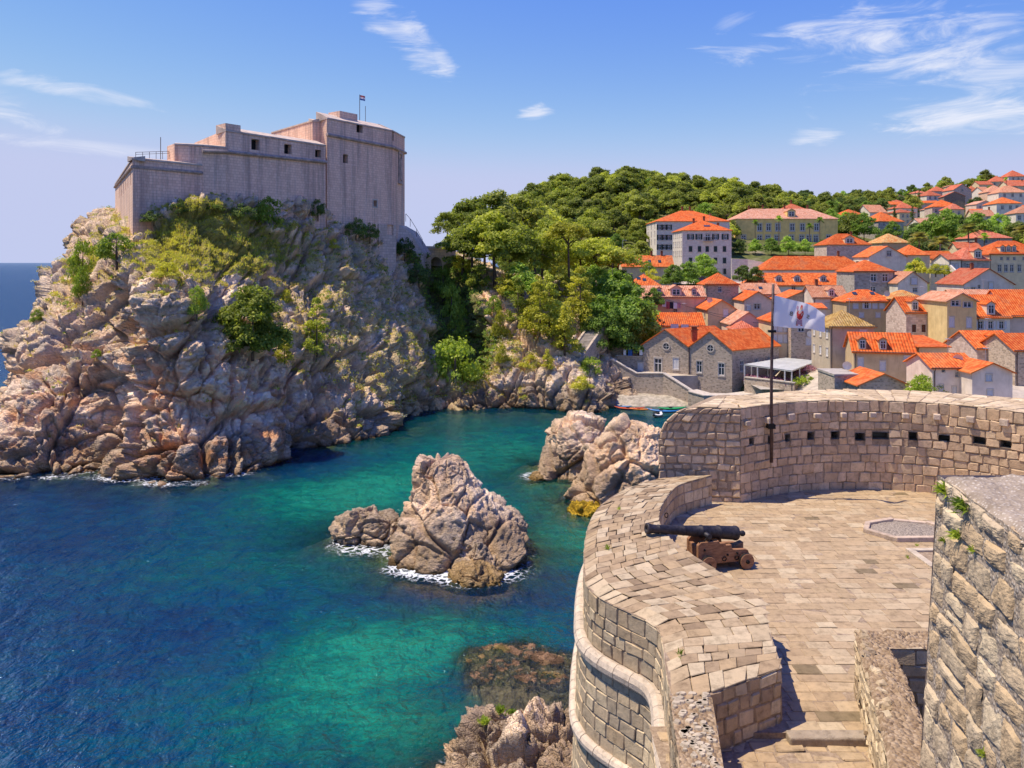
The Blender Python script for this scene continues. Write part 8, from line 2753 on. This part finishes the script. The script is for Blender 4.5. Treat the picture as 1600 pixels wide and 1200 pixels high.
PROTO = {
    'umbrella': pine_proto(3, 9.5, 3.4, 0.6, 0.70, 0.18, 26, 150, 0.20, 'leaf_lime'),
    'pine1': pine_proto(11, 11, 4.4, 0.62, 0.38, 0.05, 40, 130, 0.22, 'leaf_pine', (1.0, 1.7)), 'pine2': pine_proto(12, 10, 4.0, 0.66, 0.32, -0.08, 38, 130, 0.22, 'leaf_pine', (1.0, 1.7)), 'pine3': pine_proto(13, 9, 4.6, 0.55, 0.5, 0.1, 34, 130, 0.22, 'leaf_pine', (1.0, 1.7)),
    'hill1': pine_proto(21, 9.5, 4.2, 0.75, 0.28, 0.04, 28, 60, 0.36, 'leaf_hill', (1.4, 2.2)), 'hill2': pine_proto(22, 11, 4.6, 0.7, 0.32, -0.05, 30, 60, 0.36, 'leaf_hill', (1.4, 2.3)),
    'hill3': pine_proto(23, 8.5, 3.8, 0.8, 0.25, 0.0, 26, 60, 0.36, 'leaf_hill', (1.3, 2.1)), 'hill4': pine_proto(24, 10, 4.6, 0.65, 0.35, 0.08, 30, 60, 0.36, 'leaf_pine', (1.3, 2.2)),
    'lime1': bushy_proto(31, 7.5, 3.0, 46, 170, 0.17, 'leaf_lime', 0.45), 'lime2': bushy_proto(32, 8.5, 2.8, 44, 170, 0.17, 'leaf_pine', 0.4), 'lime3': bushy_proto(33, 6.0, 2.0, 34, 170, 0.16, 'leaf_lime', 0.3),
    'broad1': bushy_proto(41, 7.5, 4.0, 46, 120, 0.22, 'leaf_broad', 0.95, 0.2, (1.0, 1.7)), 'broad2': bushy_proto(42, 6.5, 3.8, 42, 120, 0.22, 'leaf_broad', 0.95, 0.15, (1.0, 1.6)), 'broad3': bushy_proto(43, 8, 4.4, 46, 110, 0.24, 'leaf_dark', 0.9, 0.15, (1.1, 1.8)),
    'bush1': bushy_proto(51, 2.6, 2.0, 30, 260, 0.12, 'leaf_bush', 0.98, 0.05, (0.5, 0.9)), 'bush2': bushy_proto(52, 2.2, 2.2, 30, 260, 0.12, 'leaf_bush', 0.98, 0.05, (0.5, 0.9)),
    'dark1': bushy_proto(53, 2.4, 2.2, 30, 240, 0.12, 'leaf_dark', 0.98, 0.05, (0.5, 0.9)), 'limeb': bushy_proto(54, 2.2, 2.0, 28, 260, 0.12, 'leaf_lime', 0.98, 0.05, (0.5, 0.9)),
    'cliffpine': bushy_proto(57, 7.0, 3.3, 64, 260, 0.16, 'leaf_pine', 0.98, 0.08, (0.9, 1.4)),
    'cypress': bushy_proto(61, 9, 1.0, 34, 120, 0.22, 'leaf_dark', 0.5, 0.03, (0.5, 0.8)),
}


def tree(kind, name, loc, sc, rz, label, cat='tree', group=None, zs=1.0):
    r = empty(name, loc, rz, label, cat, group)
    r.scale = (sc, sc, sc * zs)
    t, c = PROTO[kind]
    link('trunk', t, None, r); link('crown', c, None, r)
    return r


RT = random.Random(17)
# --- pines and trees of the promontory, one by one: (kind, px, py of the foot, metres ahead, height in photo rows, label)
PROM = [
    ('pine1', 772, 440, 160, 118, 'tallest pine over the pale crag left of the wood'), ('pine2', 742, 430, 163, 95, 'pine left of the tallest one above the gully'), ('pine3', 716, 425, 170, 80, 'leftmost pine beside the arched bridge'),
    ('pine1', 800, 440, 165, 105, 'pine behind and right of the tallest one'), ('pine2', 836, 452, 168, 105, 'broad pine in the middle of the promontory wood'), ('umbrella', 889, 428, 163, 82, 'lime green umbrella pine with a leaning bare trunk'),
    ('pine3', 925, 450, 172, 90, 'dark pine right of the umbrella pine'), ('pine3', 962, 452, 178, 78, 'pine at the right end of the promontory wood'), ('pine2', 866, 420, 178, 85, 'pine behind the umbrella pine'), ('pine1', 700, 392, 190, 62, 'far pine crown behind the arched bridge'),
    ('hill4', 735, 385, 196, 75, 'dark pine crown on the skyline left of the wood'), ('hill1', 775, 382, 205, 80, 'pine behind the tallest one on the skyline'), ('hill2', 815, 385, 215, 85, 'skyline pine between the promontory and the hill'), ('hill4', 850, 395, 225, 75, 'rounded pine at the left foot of the hill'),
    ('lime1', 838, 520, 148, 90, 'large lime green bushy pine on the crag'), ('lime2', 862, 515, 150, 95, 'olive green bushy pine in the middle of the crag'), ('lime1', 905, 495, 153, 85, 'lime green bushy pine left of the stair'), ('lime3', 882, 548, 144, 75, 'slender young pine at the top of the sea crag'),
    ('lime2', 815, 500, 150, 70, 'young pine at the edge of the pale crag'), ('broad2', 934, 470, 163, 60, 'leafy tree behind the top of the stair'), ('broad1', 965, 500, 163, 80, 'leafy tree right of the stair'), ('broad1', 1000, 545, 156, 85, 'round leafy tree against the boathouse gable'),
    ('broad2', 982, 520, 160, 85, 'dark leafy tree left of the round one by the boathouse'), ('broad3', 978, 470, 176, 55, 'dark tree above the leafy trees of the stair'), ('broad2', 955, 540, 154, 55, 'low bushy tree over the stair wall'), ('broad2', 985, 552, 153, 60, 'low leafy tree behind the hanging trousers'),
    ('lime1', 790, 455, 158, 62, 'lime bushy tree under the tallest pine'), ('broad2', 820, 462, 157, 55, 'leafy undergrowth tree below the broad pine'), ('lime2', 752, 440, 162, 60, 'bushy young pine under the left pines'), ('lime1', 875, 470, 157, 70, 'lime bushy pine below the umbrella pine'),
    ('lime2', 925, 480, 157, 62, 'bushy pine between the umbrella pine and the stair'), ('pine2', 905, 440, 176, 80, 'pine crown right behind the umbrella pine'), ('pine1', 760, 405, 185, 85, 'pine crown behind the left pines'), ('pine3', 850, 430, 172, 78, 'pine crown left of the umbrella pine'),
    ('lime1', 845, 490, 152, 60, 'lime bushy pine in the centre of the crag'), ('broad1', 945, 515, 156, 60, 'round leafy tree right beside the stair'), ('lime1', 720, 420, 170, 50, 'lime bush tree by the end of the bridge'),
    ('lime3', 856, 570, 140, 32, 'small lime shrub tree on the sea crag'), ('broad1', 1022, 480, 176, 30, 'round shrub left of the pink house'),
]
for kd, px, py, Y_, hp, lb in PROM:
    b = cliff_at(px, py, 6)
    if b is not None and abs(b[1] - Y_) < 14:
        p = b; p[2] -= 0.2
    else:
        p = at(px, py, Y_)
        p[2] = max(min(p[2], 40), -1)
    hh = hp / F * p[1]
    H0 = {'pine1': 11, 'pine2': 10, 'pine3': 9, 'umbrella': 9.5, 'hill1': 9.5, 'hill2': 11, 'hill4': 10, 'lime1': 7.5, 'lime2': 8.5, 'lime3': 6, 'broad1': 7.5, 'broad2': 6.5, 'broad3': 8}[kd]
    tree(kd, 'pine_tree' if kd[:4] in ('pine', 'umbr', 'hill', 'lime') else 'leafy_tree', tuple(p), hh / H0 * 0.95, RT.uniform(0, 6.28), lb)


# --- wooded hill
def blocked(x, y, m=0.0):
    return any(h[0] - m < x < h[1] + m and h[2] - m < y < h[3] + m for h in HOUSES)


n_hill = 0
for iy in range(26):
    for ix in range(30):
        y = 268 + iy * 8.6 + RT.uniform(-2.5, 2.5)
        x = -28 + ix * 8.0 + (4 if iy % 2 else 0) + RT.uniform(-2.5, 2.5)
        z = float(terrain(x, y))
        bump = 18 * math.exp(-(((x - 68) / 72) ** 2 + ((y - 425) / 75) ** 2))
        px = 800 + F * x / y
        if z < 6 or bump < 1.35 or y > 452 or px > 1235 or px < 640:
            continue
        if blocked(x, y, 2.0):
            continue
        if y < 300 and px > 1015:
            continue
        # keep the view to the villas free
        if y < 350 and px > 1145:
            continue
        if y < 300 and 1015 < px:
            continue
        n_hill += 1
        if RT.random() < 0.16:
            tree(RT.choice(('broad3', 'broad1', 'cypress')), 'leafy_tree', (x, y, z - 0.4), RT.uniform(0.8, 1.2), RT.uniform(0, 6.28), 'darker leafy tree mixed into the pine wood of the hill', 'tree', 'leafy trees of the wooded hill')
            continue
        tree(RT.choice(('hill1', 'hill2', 'hill3', 'hill4')), 'pine_tree', (x, y, z - 0.4), RT.choice((0.6, 0.75, 0.9, 1.0, 1.1, 1.3)), RT.uniform(0, 6.28), 'pine tree in the dense wood covering the hill', 'tree', 'pines of the wooded hill')
for k in range(70):
    y = RT.uniform(186, 268); px = RT.uniform(735, 1005)
    x = (px - 800) / F * y
    z = float(terrain(x, y))
    if z < 4 or blocked(x, y, 3) or any(h[0] - 4 < x * (h[2] / y) < h[1] + 4 and 0 < h[2] - y < 60 for h in HOUSES):
        continue
    tree(RT.choice(('hill1', 'hill2', 'hill3', 'hill4')), 'saddle_pine', (x, y, z - 0.4), RT.uniform(0.75, 1.05), RT.uniform(0, 6.28), 'pine tree on the saddle between the promontory wood and the hill', 'tree', 'pines of the saddle')  # same pines as in the hill wood, set on the saddle
# --- trees between the hillside houses on the right
n_s = 0
for k in range(5200):
    y = RT.uniform(255, 636) if RT.random() < 0.6 else RT.uniform(450, 636); px = RT.uniform(1140, 1640)
    x = (px - 800) / F * y
    z = float(terrain(x, y))
    if blocked(x, y, 2.5):
        continue
    # do not stand before a house front
    if any(h[0] - 3 < x * (h[2] / y) < h[1] + 3 and 0 < h[2] - y < 26 for h in HOUSES):
        continue
    if y < 330 and px < 1315:
        continue
    if n_s >= 290:
        break
    n_s += 1
    kd = RT.choice(('broad1', 'broad2', 'broad3', 'hill1', 'hill3', 'broad3'))
    tree(kd, 'garden_tree', (x, y, z - 0.4), RT.uniform(0.7, 1.3), RT.uniform(0, 6.28), 'tree growing between the houses of the right hillside', 'tree', 'trees between the hillside houses')
TOWN = [
    ('broad1', 1052, 448, 208, 34, 'round tree left of the parked cars'), ('broad2', 1075, 446, 212, 36, 'tree in front of the white block, left'), ('broad1', 1100, 440, 222, 42, 'tree in front of the white block, right'), ('broad3', 1160, 440, 216, 26, 'dark tree right of the square tower house'),
    ('broad3', 1180, 440, 214, 24, 'dark tree left of the dormered building'), ('broad3', 1155, 396, 300, 22, 'clipped tree at the left front of the yellow villa'), ('broad2', 1180, 394, 300, 20, 'second clipped tree before the yellow villa'), ('broad1', 1205, 396, 298, 24, 'third clipped tree before the yellow villa'),
    ('broad2', 1232, 396, 298, 26, 'fourth clipped tree before the yellow villa'), ('broad1', 1258, 396, 298, 22, 'fifth clipped tree before the yellow villa'), ('broad3', 1284, 394, 298, 20, 'rightmost clipped tree before the yellow villa'), ('broad1', 1350, 372, 330, 38, 'big dark tree right of the yellow villa'),
    ('broad3', 1322, 370, 345, 32, 'dark tree at the right corner of the yellow villa'), ('limeb', 1430, 425, 214, 18, 'small bush in the walled garden of mid town'), ('broad2', 1432, 425, 216, 22, 'leafy shrub in the walled garden of mid town'), ('limeb', 1462, 426, 210, 14, 'green creeper on the garden wall of mid town'),
    ('limeb', 1476, 427, 210, 13, 'green creeper at the right of the garden wall'), ('bush1', 1440, 615, 104, 30, 'green bush left of the white lilac house'), ('bush2', 1452, 610, 108, 26, 'bush behind the green bush at the white lilac house'), ('bush1', 1010, 424, 228, 16, 'hedge bush below the long low orange roof'),
    ('broad1', 1395, 372, 300, 26, 'tree between the rose stone house and the palms'), ('limeb', 1020, 435, 214, 14, 'vine pergola bush above the pink house'), ('broad2', 1530, 380, 300, 45, 'broad olive tree behind the palms'), ('broad1', 1560, 378, 330, 42, 'olive tree under the white hillside house'),
    ('bush1', 1271, 602, 133, 12, 'low bush at the corner of the restaurant terrace'), ('broad1', 1480, 370, 285, 42, 'leafy tree behind the date palms'), ('broad2', 1455, 372, 290, 36, 'leafy tree left behind the date palms'),
]
H1 = {'broad1': 7.5, 'broad2': 6.5, 'broad3': 8, 'limeb': 2.2, 'bush1': 2.6, 'bush2': 2.2}
for kd, px, py, Y_, hp, lb in TOWN:
    p = at(px, py, Y_)
    gz = float(terrain(p[0], p[1]))
    hh = hp / F * Y_
    sc = hh / H1[kd]
    tree(kd, 'leafy_tree' if kd[:2] == 'br' else 'garden_bush', (p[0], p[1], p[2] - 0.3), sc, RT.uniform(0, 6.28), lb, 'tree' if kd[:2] == 'br' else 'bush')
for k_, (px, py, Y_, hp) in enumerate(((1228, 326, 400, 14), (1244, 324, 410, 12), (1398, 350, 345, 30), (1419, 320, 470, 18), (1425, 345, 360, 26), (1436, 312, 520, 16))):
    p = at(px, py, Y_); tree('cypress', 'cypress_tree', tuple(p), hp / F * Y_ / 9, RT.uniform(0, 6), 'dark narrow cypress on the hillside, %s of six from the left' % ORD[k_], 'tree', 'cypresses on the hillside')


# --- palms
def palm_proto(seed, nf, fl, droop, mat='leaf_palm'):
    rng = np.random.default_rng(seed)
    V, Fq, T = [], [], []
    for k in range(nf):
        az = rng.uniform(0, 2 * math.pi); el = rng.uniform(-0.4, 1.35)
        d = np.array([math.cos(az) * math.cos(el), math.sin(az) * math.cos(el), math.sin(el)])
        sd = np.array([-math.sin(az), math.cos(az), 0])
        tn = rng.uniform(0.2, 0.9) if el > 0 else rng.uniform(0.0, 0.4)
        m = 10
        for i in range(m):
            t0 = (i + 0.6) / m
            p = d * fl * t0 + np.array([0, 0, -droop * t0 * t0])
            for s in (-1, 1):
                L = fl * 0.3 * math.sin(math.pi * min(0.95, t0 * 0.9 + 0.1))
                tip = p + sd * s * L + d * L * 0.7 + np.array([0, 0, -L * 0.35])
                b = len(V)
                w = d * fl * 0.05
                V += [p - w, p + w, tip + w * 0.3, tip - w * 0.1]; Fq.append((b, b + 1, b + 2, b + 3)); T += [tn] * 4
    me = mesh_np('fronds', np.array(V), np.array(Fq), {'tint': np.array(T)}); me.materials.append(M[mat])
    return me


PALM_BIG, PALM_FAN = palm_proto(3, 46, 3.4, 1.5), palm_proto(5, 30, 1.5, 0.4, 'leaf_broad')
for i, (px, py, Y_, hp, crown, lb) in enumerate((
        (1180, 384, 318, 36, 'f', 'slender tall palm at the left of the yellow villa'), (1217, 384, 318, 42, 'f', 'tallest slender palm before the yellow villa'), (1265, 386, 316, 32, 'f', 'third slender palm before the yellow villa'), (1281, 384, 318, 40, 'f', 'rightmost slender palm before the yellow villa'),
        (1436, 395, 262, 24, 'b', 'left one of the big date palms above mid town'), (1469, 400, 256, 22, 'b', 'front date palm above mid town'), (1513, 390, 268, 32, 'b', 'date palm in front of the olive tree'), (1538, 396, 258, 26, 'f', 'small fan palm beside the orange roofs at right'),
        (1597, 378, 280, 18, 'b', 'date palm cut by the right edge'), (1418, 318, 470, 16, 'f', 'far palm on the skyline of the saddle'), (1572, 292, 500, 12, 'f', 'small palm by the pink hillside house'), (1430, 316, 475, 20, 'f', 'second far palm on the skyline of the saddle'))):
    p = at(px, py, Y_); h = hp / F * Y_
    r = empty('palm_tree', tuple(p), RT.uniform(0, 6), lb, 'palm tree')
    mb = MB(); mb.tube([(0, 0, -3), (0.05, 0, h * 0.5), (0, 0, h)], [0.3, 0.24, 0.2] if crown == 'b' else [0.2, 0.16, 0.14], 7); mb.build('trunk', 'palm_bark', r)
    c = link('fronds', PALM_BIG if crown == 'b' else PALM_FAN, None, r); c.location = (0, 0, h); c.scale = (1.1,) * 3 if crown == 'b' else (1.3,) * 3

# --- bushes on the headland
BUSH = [  # kind, px, py (middle), width, height in photo px, label
    ('bush1', 175, 385, 70, 46, 'big green bush left below the fortress corner'), ('bush2', 125, 400, 46, 60, 'green bush hanging over the left cliff edge'), ('bush1', 120, 435, 34, 50, 'lower part bush of the left cliff edge'), ('dark1', 286, 322, 34, 24, 'rounded dark shrub on the lawn below the fortress'),
    ('bush1', 425, 326, 58, 46, 'bright round bush against the fortress wall'), ('dark1', 388, 322, 40, 26, 'dark bush left of the bright round one'), ('dark1', 505, 328, 30, 28, 'dark bush below the tower corner'), ('dark1', 556, 350, 36, 30, 'dark ivy bush under the fortress tower'),
    ('dark1', 578, 364, 30, 26, 'second ivy bush under the fortress tower'), ('dark1', 245, 330, 40, 20, 'dark scrub at the foot of the low fortress wall'), ('dark1', 335, 312, 40, 12, 'dark scrub at the foot of the main fortress wall'), ('bush1', 315, 480, 36, 44, 'bush beside the big pale boulder'),
    ('limeb', 252, 412, 50, 24, 'yellow green bush above the big boulder'), ('limeb', 455, 455, 26, 22, 'small lime bush on the right slope'), ('bush2', 720, 560, 86, 72, 'large bright bush filling the foot of the gully'), ('bush2', 708, 470, 44, 60, 'dark ivy in the gully'), ('bush2', 718, 515, 40, 50, 'dark ivy low in the gully'),
    ('bush2', 690, 432, 40, 44, 'dark ivy at the top of the gully'), ('dark1', 652, 420, 40, 30, 'dark shrub under the stair wall'), ('bush1', 55, 485, 22, 20, 'small bush on the far left cliff edge'), ('bush1', 145, 545, 16, 14, 'tiny bush on the left cliff face'), ('limeb', 790, 500, 30, 44, 'lime shrub on the pale crag'),
    ('limeb', 822, 555, 40, 20, 'flat lime shrub on the sea crag'), ('limeb', 780, 545, 26, 30, 'lime shrub above the gully bush'), ('bush1', 770, 470, 30, 30, 'green shrub in the shade of the pines'), ('dark1', 640, 385, 34, 30, 'dark shrub right of the fortress gate'), ('dark1', 618, 385, 20, 18, 'small dark shrub at the fortress gate'),
    ('dark1', 925, 500, 46, 46, 'dark shrub hanging beside the stair'), ('bush2', 930, 565, 44, 30, 'green shrub below the stair'), ('limeb', 905, 590, 40, 20, 'lime tuft low on the sea crag'), ('limeb', 530, 380, 20, 16, 'lime tuft below the dark tower bush'),
]
for kd, px, py, wp, hp, lb in BUSH:
    b = cliff_at(px, py + hp * 0.35, 9)
    if b is None:
        continue
    w, h = wp / F * b[1], hp / F * b[1]
    r = empty('cliff_bush', (b[0], b[1] + 0.2, b[2] - 0.3), RT.uniform(0, 6), lb, 'bush')
    H0 = {'bush1': 2.9, 'bush2': 2.6, 'dark1': 2.7, 'limeb': 2.6}[kd]
    r.scale = (w / 4.6, w / 4.6, h / H0)
    link('stem', PROTO[kd][0], None, r); link('foliage', PROTO[kd][1], None, r)
for kd, px, py, hp, lb in (('cliffpine', 400, 556, 108, 'wide pine with a flat lime crown on the cliff face'), ('lime2', 503, 555, 80, 'olive green young pine right of the flat crowned one'), ('lime3', 452, 560, 46, 'small pine between the two cliff pines')):
    b = cliff_at(px, py, 9)
    h0 = {'cliffpine': 7.4, 'lime2': 8.5, 'lime3': 6}[kd]
    tree(kd, 'pine_tree', (b[0], b[1] + 0.3, b[2] - 0.3), hp / F * b[1] / h0 * 1.02, 2.0, lb)

# --- grass, scrub and ivy spread over the rock
def tufts(name, idx, n, h, spread, blades, mat, seed, label=None):
    rng = np.random.default_rng(seed)
    w = idx / idx.sum()
    k = rng.choice(len(w), n, p=w)
    p = CP[k] + rng.normal(0, 0.12, (n, 3)) * np.array([1, 1, 0.3])
    base = np.repeat(p, blades, 0) + rng.normal(0, spread, (n * blades, 3)) * np.array([1, 1, 0.25])
    az = rng.uniform(0, 2 * math.pi, n * blades); ln = rng.uniform(0.15, 0.9, n * blades)
    hh = h * rng.uniform(0.5, 1.4, n * blades)
    d = np.stack([np.cos(az) * ln, np.sin(az) * ln, np.ones(n * blades)], 1); d /= np.linalg.norm(d, axis=1, keepdims=True)
    sd = np.stack([-np.sin(az), np.cos(az), np.zeros(n * blades)], 1) * (0.12 * hh[:, None])
    tip = base + d * hh[:, None]
    V = np.stack([base - sd, base + sd, tip], 1).reshape(-1, 3)
    T = np.repeat(np.clip(np.repeat(rng.normal(0.5, 0.18, n), blades) + rng.normal(0, 0.12, n * blades), 0, 1), 3)
    o = link(name, mesh_np(name, V, np.arange(len(V)).reshape(-1, 3), {'tint': T}), mat)
    tag(o, kind='stuff')
    return o


def mounds(name, wts, n, r, leaves, size, mat, seed):
    rng = np.random.default_rng(seed)
    w = wts / wts.sum()
    k = rng.choice(len(w), n, p=w)
    rr = r * rng.uniform(0.45, 1.5, n)
    d = rng.normal(0, 1, (n * leaves, 3)); d /= np.linalg.norm(d, axis=1, keepdims=True); d[:, 2] = np.abs(d[:, 2])
    C = np.repeat(CP[k], leaves, 0) + d * np.repeat(rr, leaves)[:, None] * rng.uniform(0.6, 1.05, (n * leaves, 1)) * np.array([1, 1, 0.75])
    V, Fq = leaf_quads(C, d, size, rng)
    T = np.repeat(np.clip(np.repeat(rng.normal(0.5, 0.2, n), leaves) + rng.normal(0, 0.1, n * leaves), 0, 1), 4)
    o = link(name, mesh_np(name, V, Fq, {'tint': T}), mat)
    tag(o, kind='stuff')


vis = (CP[:, 1] < 190) & (CP[:, 2] > 1.5)
tufts('lawn_grass', (lawn_m * vis), 12000, 0.30, 0.16, 5, 'leaf_grass', 3)
tufts('dry_grass', ((slope_m + 0.6 * free_m + 0.25 * lawn_m) * vis), 9000, 0.38, 0.16, 5, 'leaf_dry', 4)
mounds('silver_scrub', (slope_m * (CPX > 520) + 0.15 * free_m) * vis, 1500, 0.5, 16, 0.12, 'leaf_silver', 5)
mounds('green_scrub', (slope_m + 0.8 * free_m + 0.12 * lawn_m) * vis, 1300, 0.45, 16, 0.13, 'leaf_bush', 6)
mounds('lime_scrub', (slope_m + 0.5 * free_m) * vis, 900, 0.5, 16, 0.12, 'leaf_lime', 8)
mounds('ivy', gully_m * vis, 1800, 0.6, 18, 0.16, 'leaf_broad', 7)

# --- flowers and hedge at the restaurant
hd = bushy_proto(71, 1.1, 1.2, 20, 160, 0.12, 'leaf_bush', 0.99, 0.1, (0.4, 0.6))[1]
fw = bushy_proto(72, 1.3, 1.4, 22, 150, 0.13, 'leaf_flower', 0.99, 0.1, (0.4, 0.7))[1]
for i, (px, py, Y_, me, s, lb) in enumerate(((1246, 600, 131.5, hd, 0.9, 'left end of the low green hedge by the canopy'), (1254, 598, 132.5, hd, 0.9, 'middle of the low green hedge by the canopy'), (1262, 596, 134, hd, 0.9, 'right end of the low green hedge by the canopy'),
                                              (1262, 588, 138, fw, 1.3, 'purple flowering bush at the canopy corner'), (1273, 590, 139, fw, 1.2, 'purple flowering bush under the teal parasol'), (1281, 592, 138, fw, 0.9, 'small purple bush right of the parasol'))):
    p = at(px, py, Y_)
    o = link('hedge_bush' if me is hd else 'flowering_bush', me, None, loc=tuple(p), rot=(0, 0, i)); o.scale = (s, s, s); tag(o, lb, 'bush')
for i in range(9):
    t = (i + 0.5) / 9
    p = np.array(lerp3(at(1166, 590, 139.2), at(1238, 599, 131.6), t))
    o = link('flower_box', fw, None, loc=(p[0] + 0.2, p[1] + 0.5, p[2] - 0.55), rot=(0, 0, i * 1.3)); o.scale = (0.75, 0.6, 0.8)
    tag(o, 'dark purple flowers along the canopy wall', 'flowers', 'flower boxes of the restaurant')

# --- sprigs in the near walls and on the paving
def sprig(lb, loc, h, n, mat, nrm=(0, 0, 1), seed=0):
    rng = np.random.default_rng(seed)
    V, T = [], []
    nrm = np.array(nrm, float)
    for k in range(n):
        b = np.array(loc) + rng.normal(0, h * 0.22, 3) * (np.abs(nrm) < 0.5)
        d = nrm * 0.7 + rng.normal(0, 0.5, 3) + np.array([0, 0, 0.6]); d /= np.linalg.norm(d)
        s = np.cross(d, rng.normal(0, 1, 3)); s /= np.linalg.norm(s)
        hh = h * rng.uniform(0.5, 1.2)
        m = b + d * hh * 0.55 + s * hh * 0.1; t = b + d * hh + nrm * 0.02 - np.array([0, 0, hh * 0.2])
        V += [b - s * 0.006, b + s * 0.006, m + s * hh * 0.07, t, m - s * hh * 0.07]
        T += [rng.uniform(0.2, 0.9)] * 5
    o = link('wall_plant', mesh_np('wall_plant', np.array(V), np.arange(len(V)).reshape(-1, 5), {'tint': np.array(T)}), mat)
    tag(o, lb, 'plant')


def on_ramp(px, py):
    # where the photo ray meets the face of the near wall
    n = np.array(PR(1, 20)[1]); p0 = np.array(PR(1, 21)[0])
    nb = np.array([n[0], n[1], 0.056]); d = at(px, py, 1.0) - np.array([0, 0, ZC])
    t = ((p0 - np.array([0, 0, ZC])) @ nb) / (d @ nb)
    return np.array([0, 0, ZC]) + d * t


nr_ = PR(1, 20)[1]
for i, (px, py, h, n, lb) in enumerate(((1478, 768, 0.12, 70, 'topmost green tuft at the left edge of the near wall'), (1509, 792, 0.14, 80, 'largest green tuft high in the near wall'), (1500, 838, 0.11, 50, 'green tuft below the largest one in the near wall'), (1524, 860, 0.06, 30, 'small green sprig right of the tufts in the near wall'), (1540, 1178, 0.06, 40, 'green sprig low in the near wall'), (1478, 845, 0.06, 26, 'sprig near the left edge of the near wall'))):
    p = on_ramp(px, py)
    sprig(lb, p + np.array(nr_) * 0.02, h, n, 'leaf_bush', nr_, i)
for i, (px, py, h, n, lb) in enumerate(((950, 858, 0.13, 26, 'green sprig on the parapet left of the cannon'), (1062, 1022, 0.12, 22, 'green sprig on the parapet near the pebbled wall'), (967, 796, 0.10, 16, 'faint sprig on the far parapet'))):
    sprig(lb, onz(px, py, ZP), h, n, 'leaf_bush', (0, 0, 1), 20 + i)
for i, (px, py, h, n, lb) in enumerate(((1418, 872, 0.1, 26, 'weeds at the near corner of the floor drain'), (1432, 853, 0.1, 24, 'weeds at the far corner of the floor drain'))):
    sprig(lb, onz(px, py, ZT), h, n, 'leaf_bush', (0, 0, 1), 30 + i)
for i, (px, py) in enumerate(((782, 1112), (757, 1130), (800, 1118))):
    c = NRV[np.argmin((800 + F * NRV[:, 0] / NRV[:, 1] - px) ** 2 + (HY - F * (NRV[:, 2] - ZC) / NRV[:, 1] - py) ** 2 + 0.0 * NRV[:, 1])]
    sprig(('moss green tuft in the cleft of the nearest rock', 'lower green tuft on the nearest rock', 'right green tuft on the nearest rock')[i], c + np.array([0, -0.1, 0.05]), 0.45, 90, 'leaf_bush', (0, -0.4, 0.8), 40 + i)
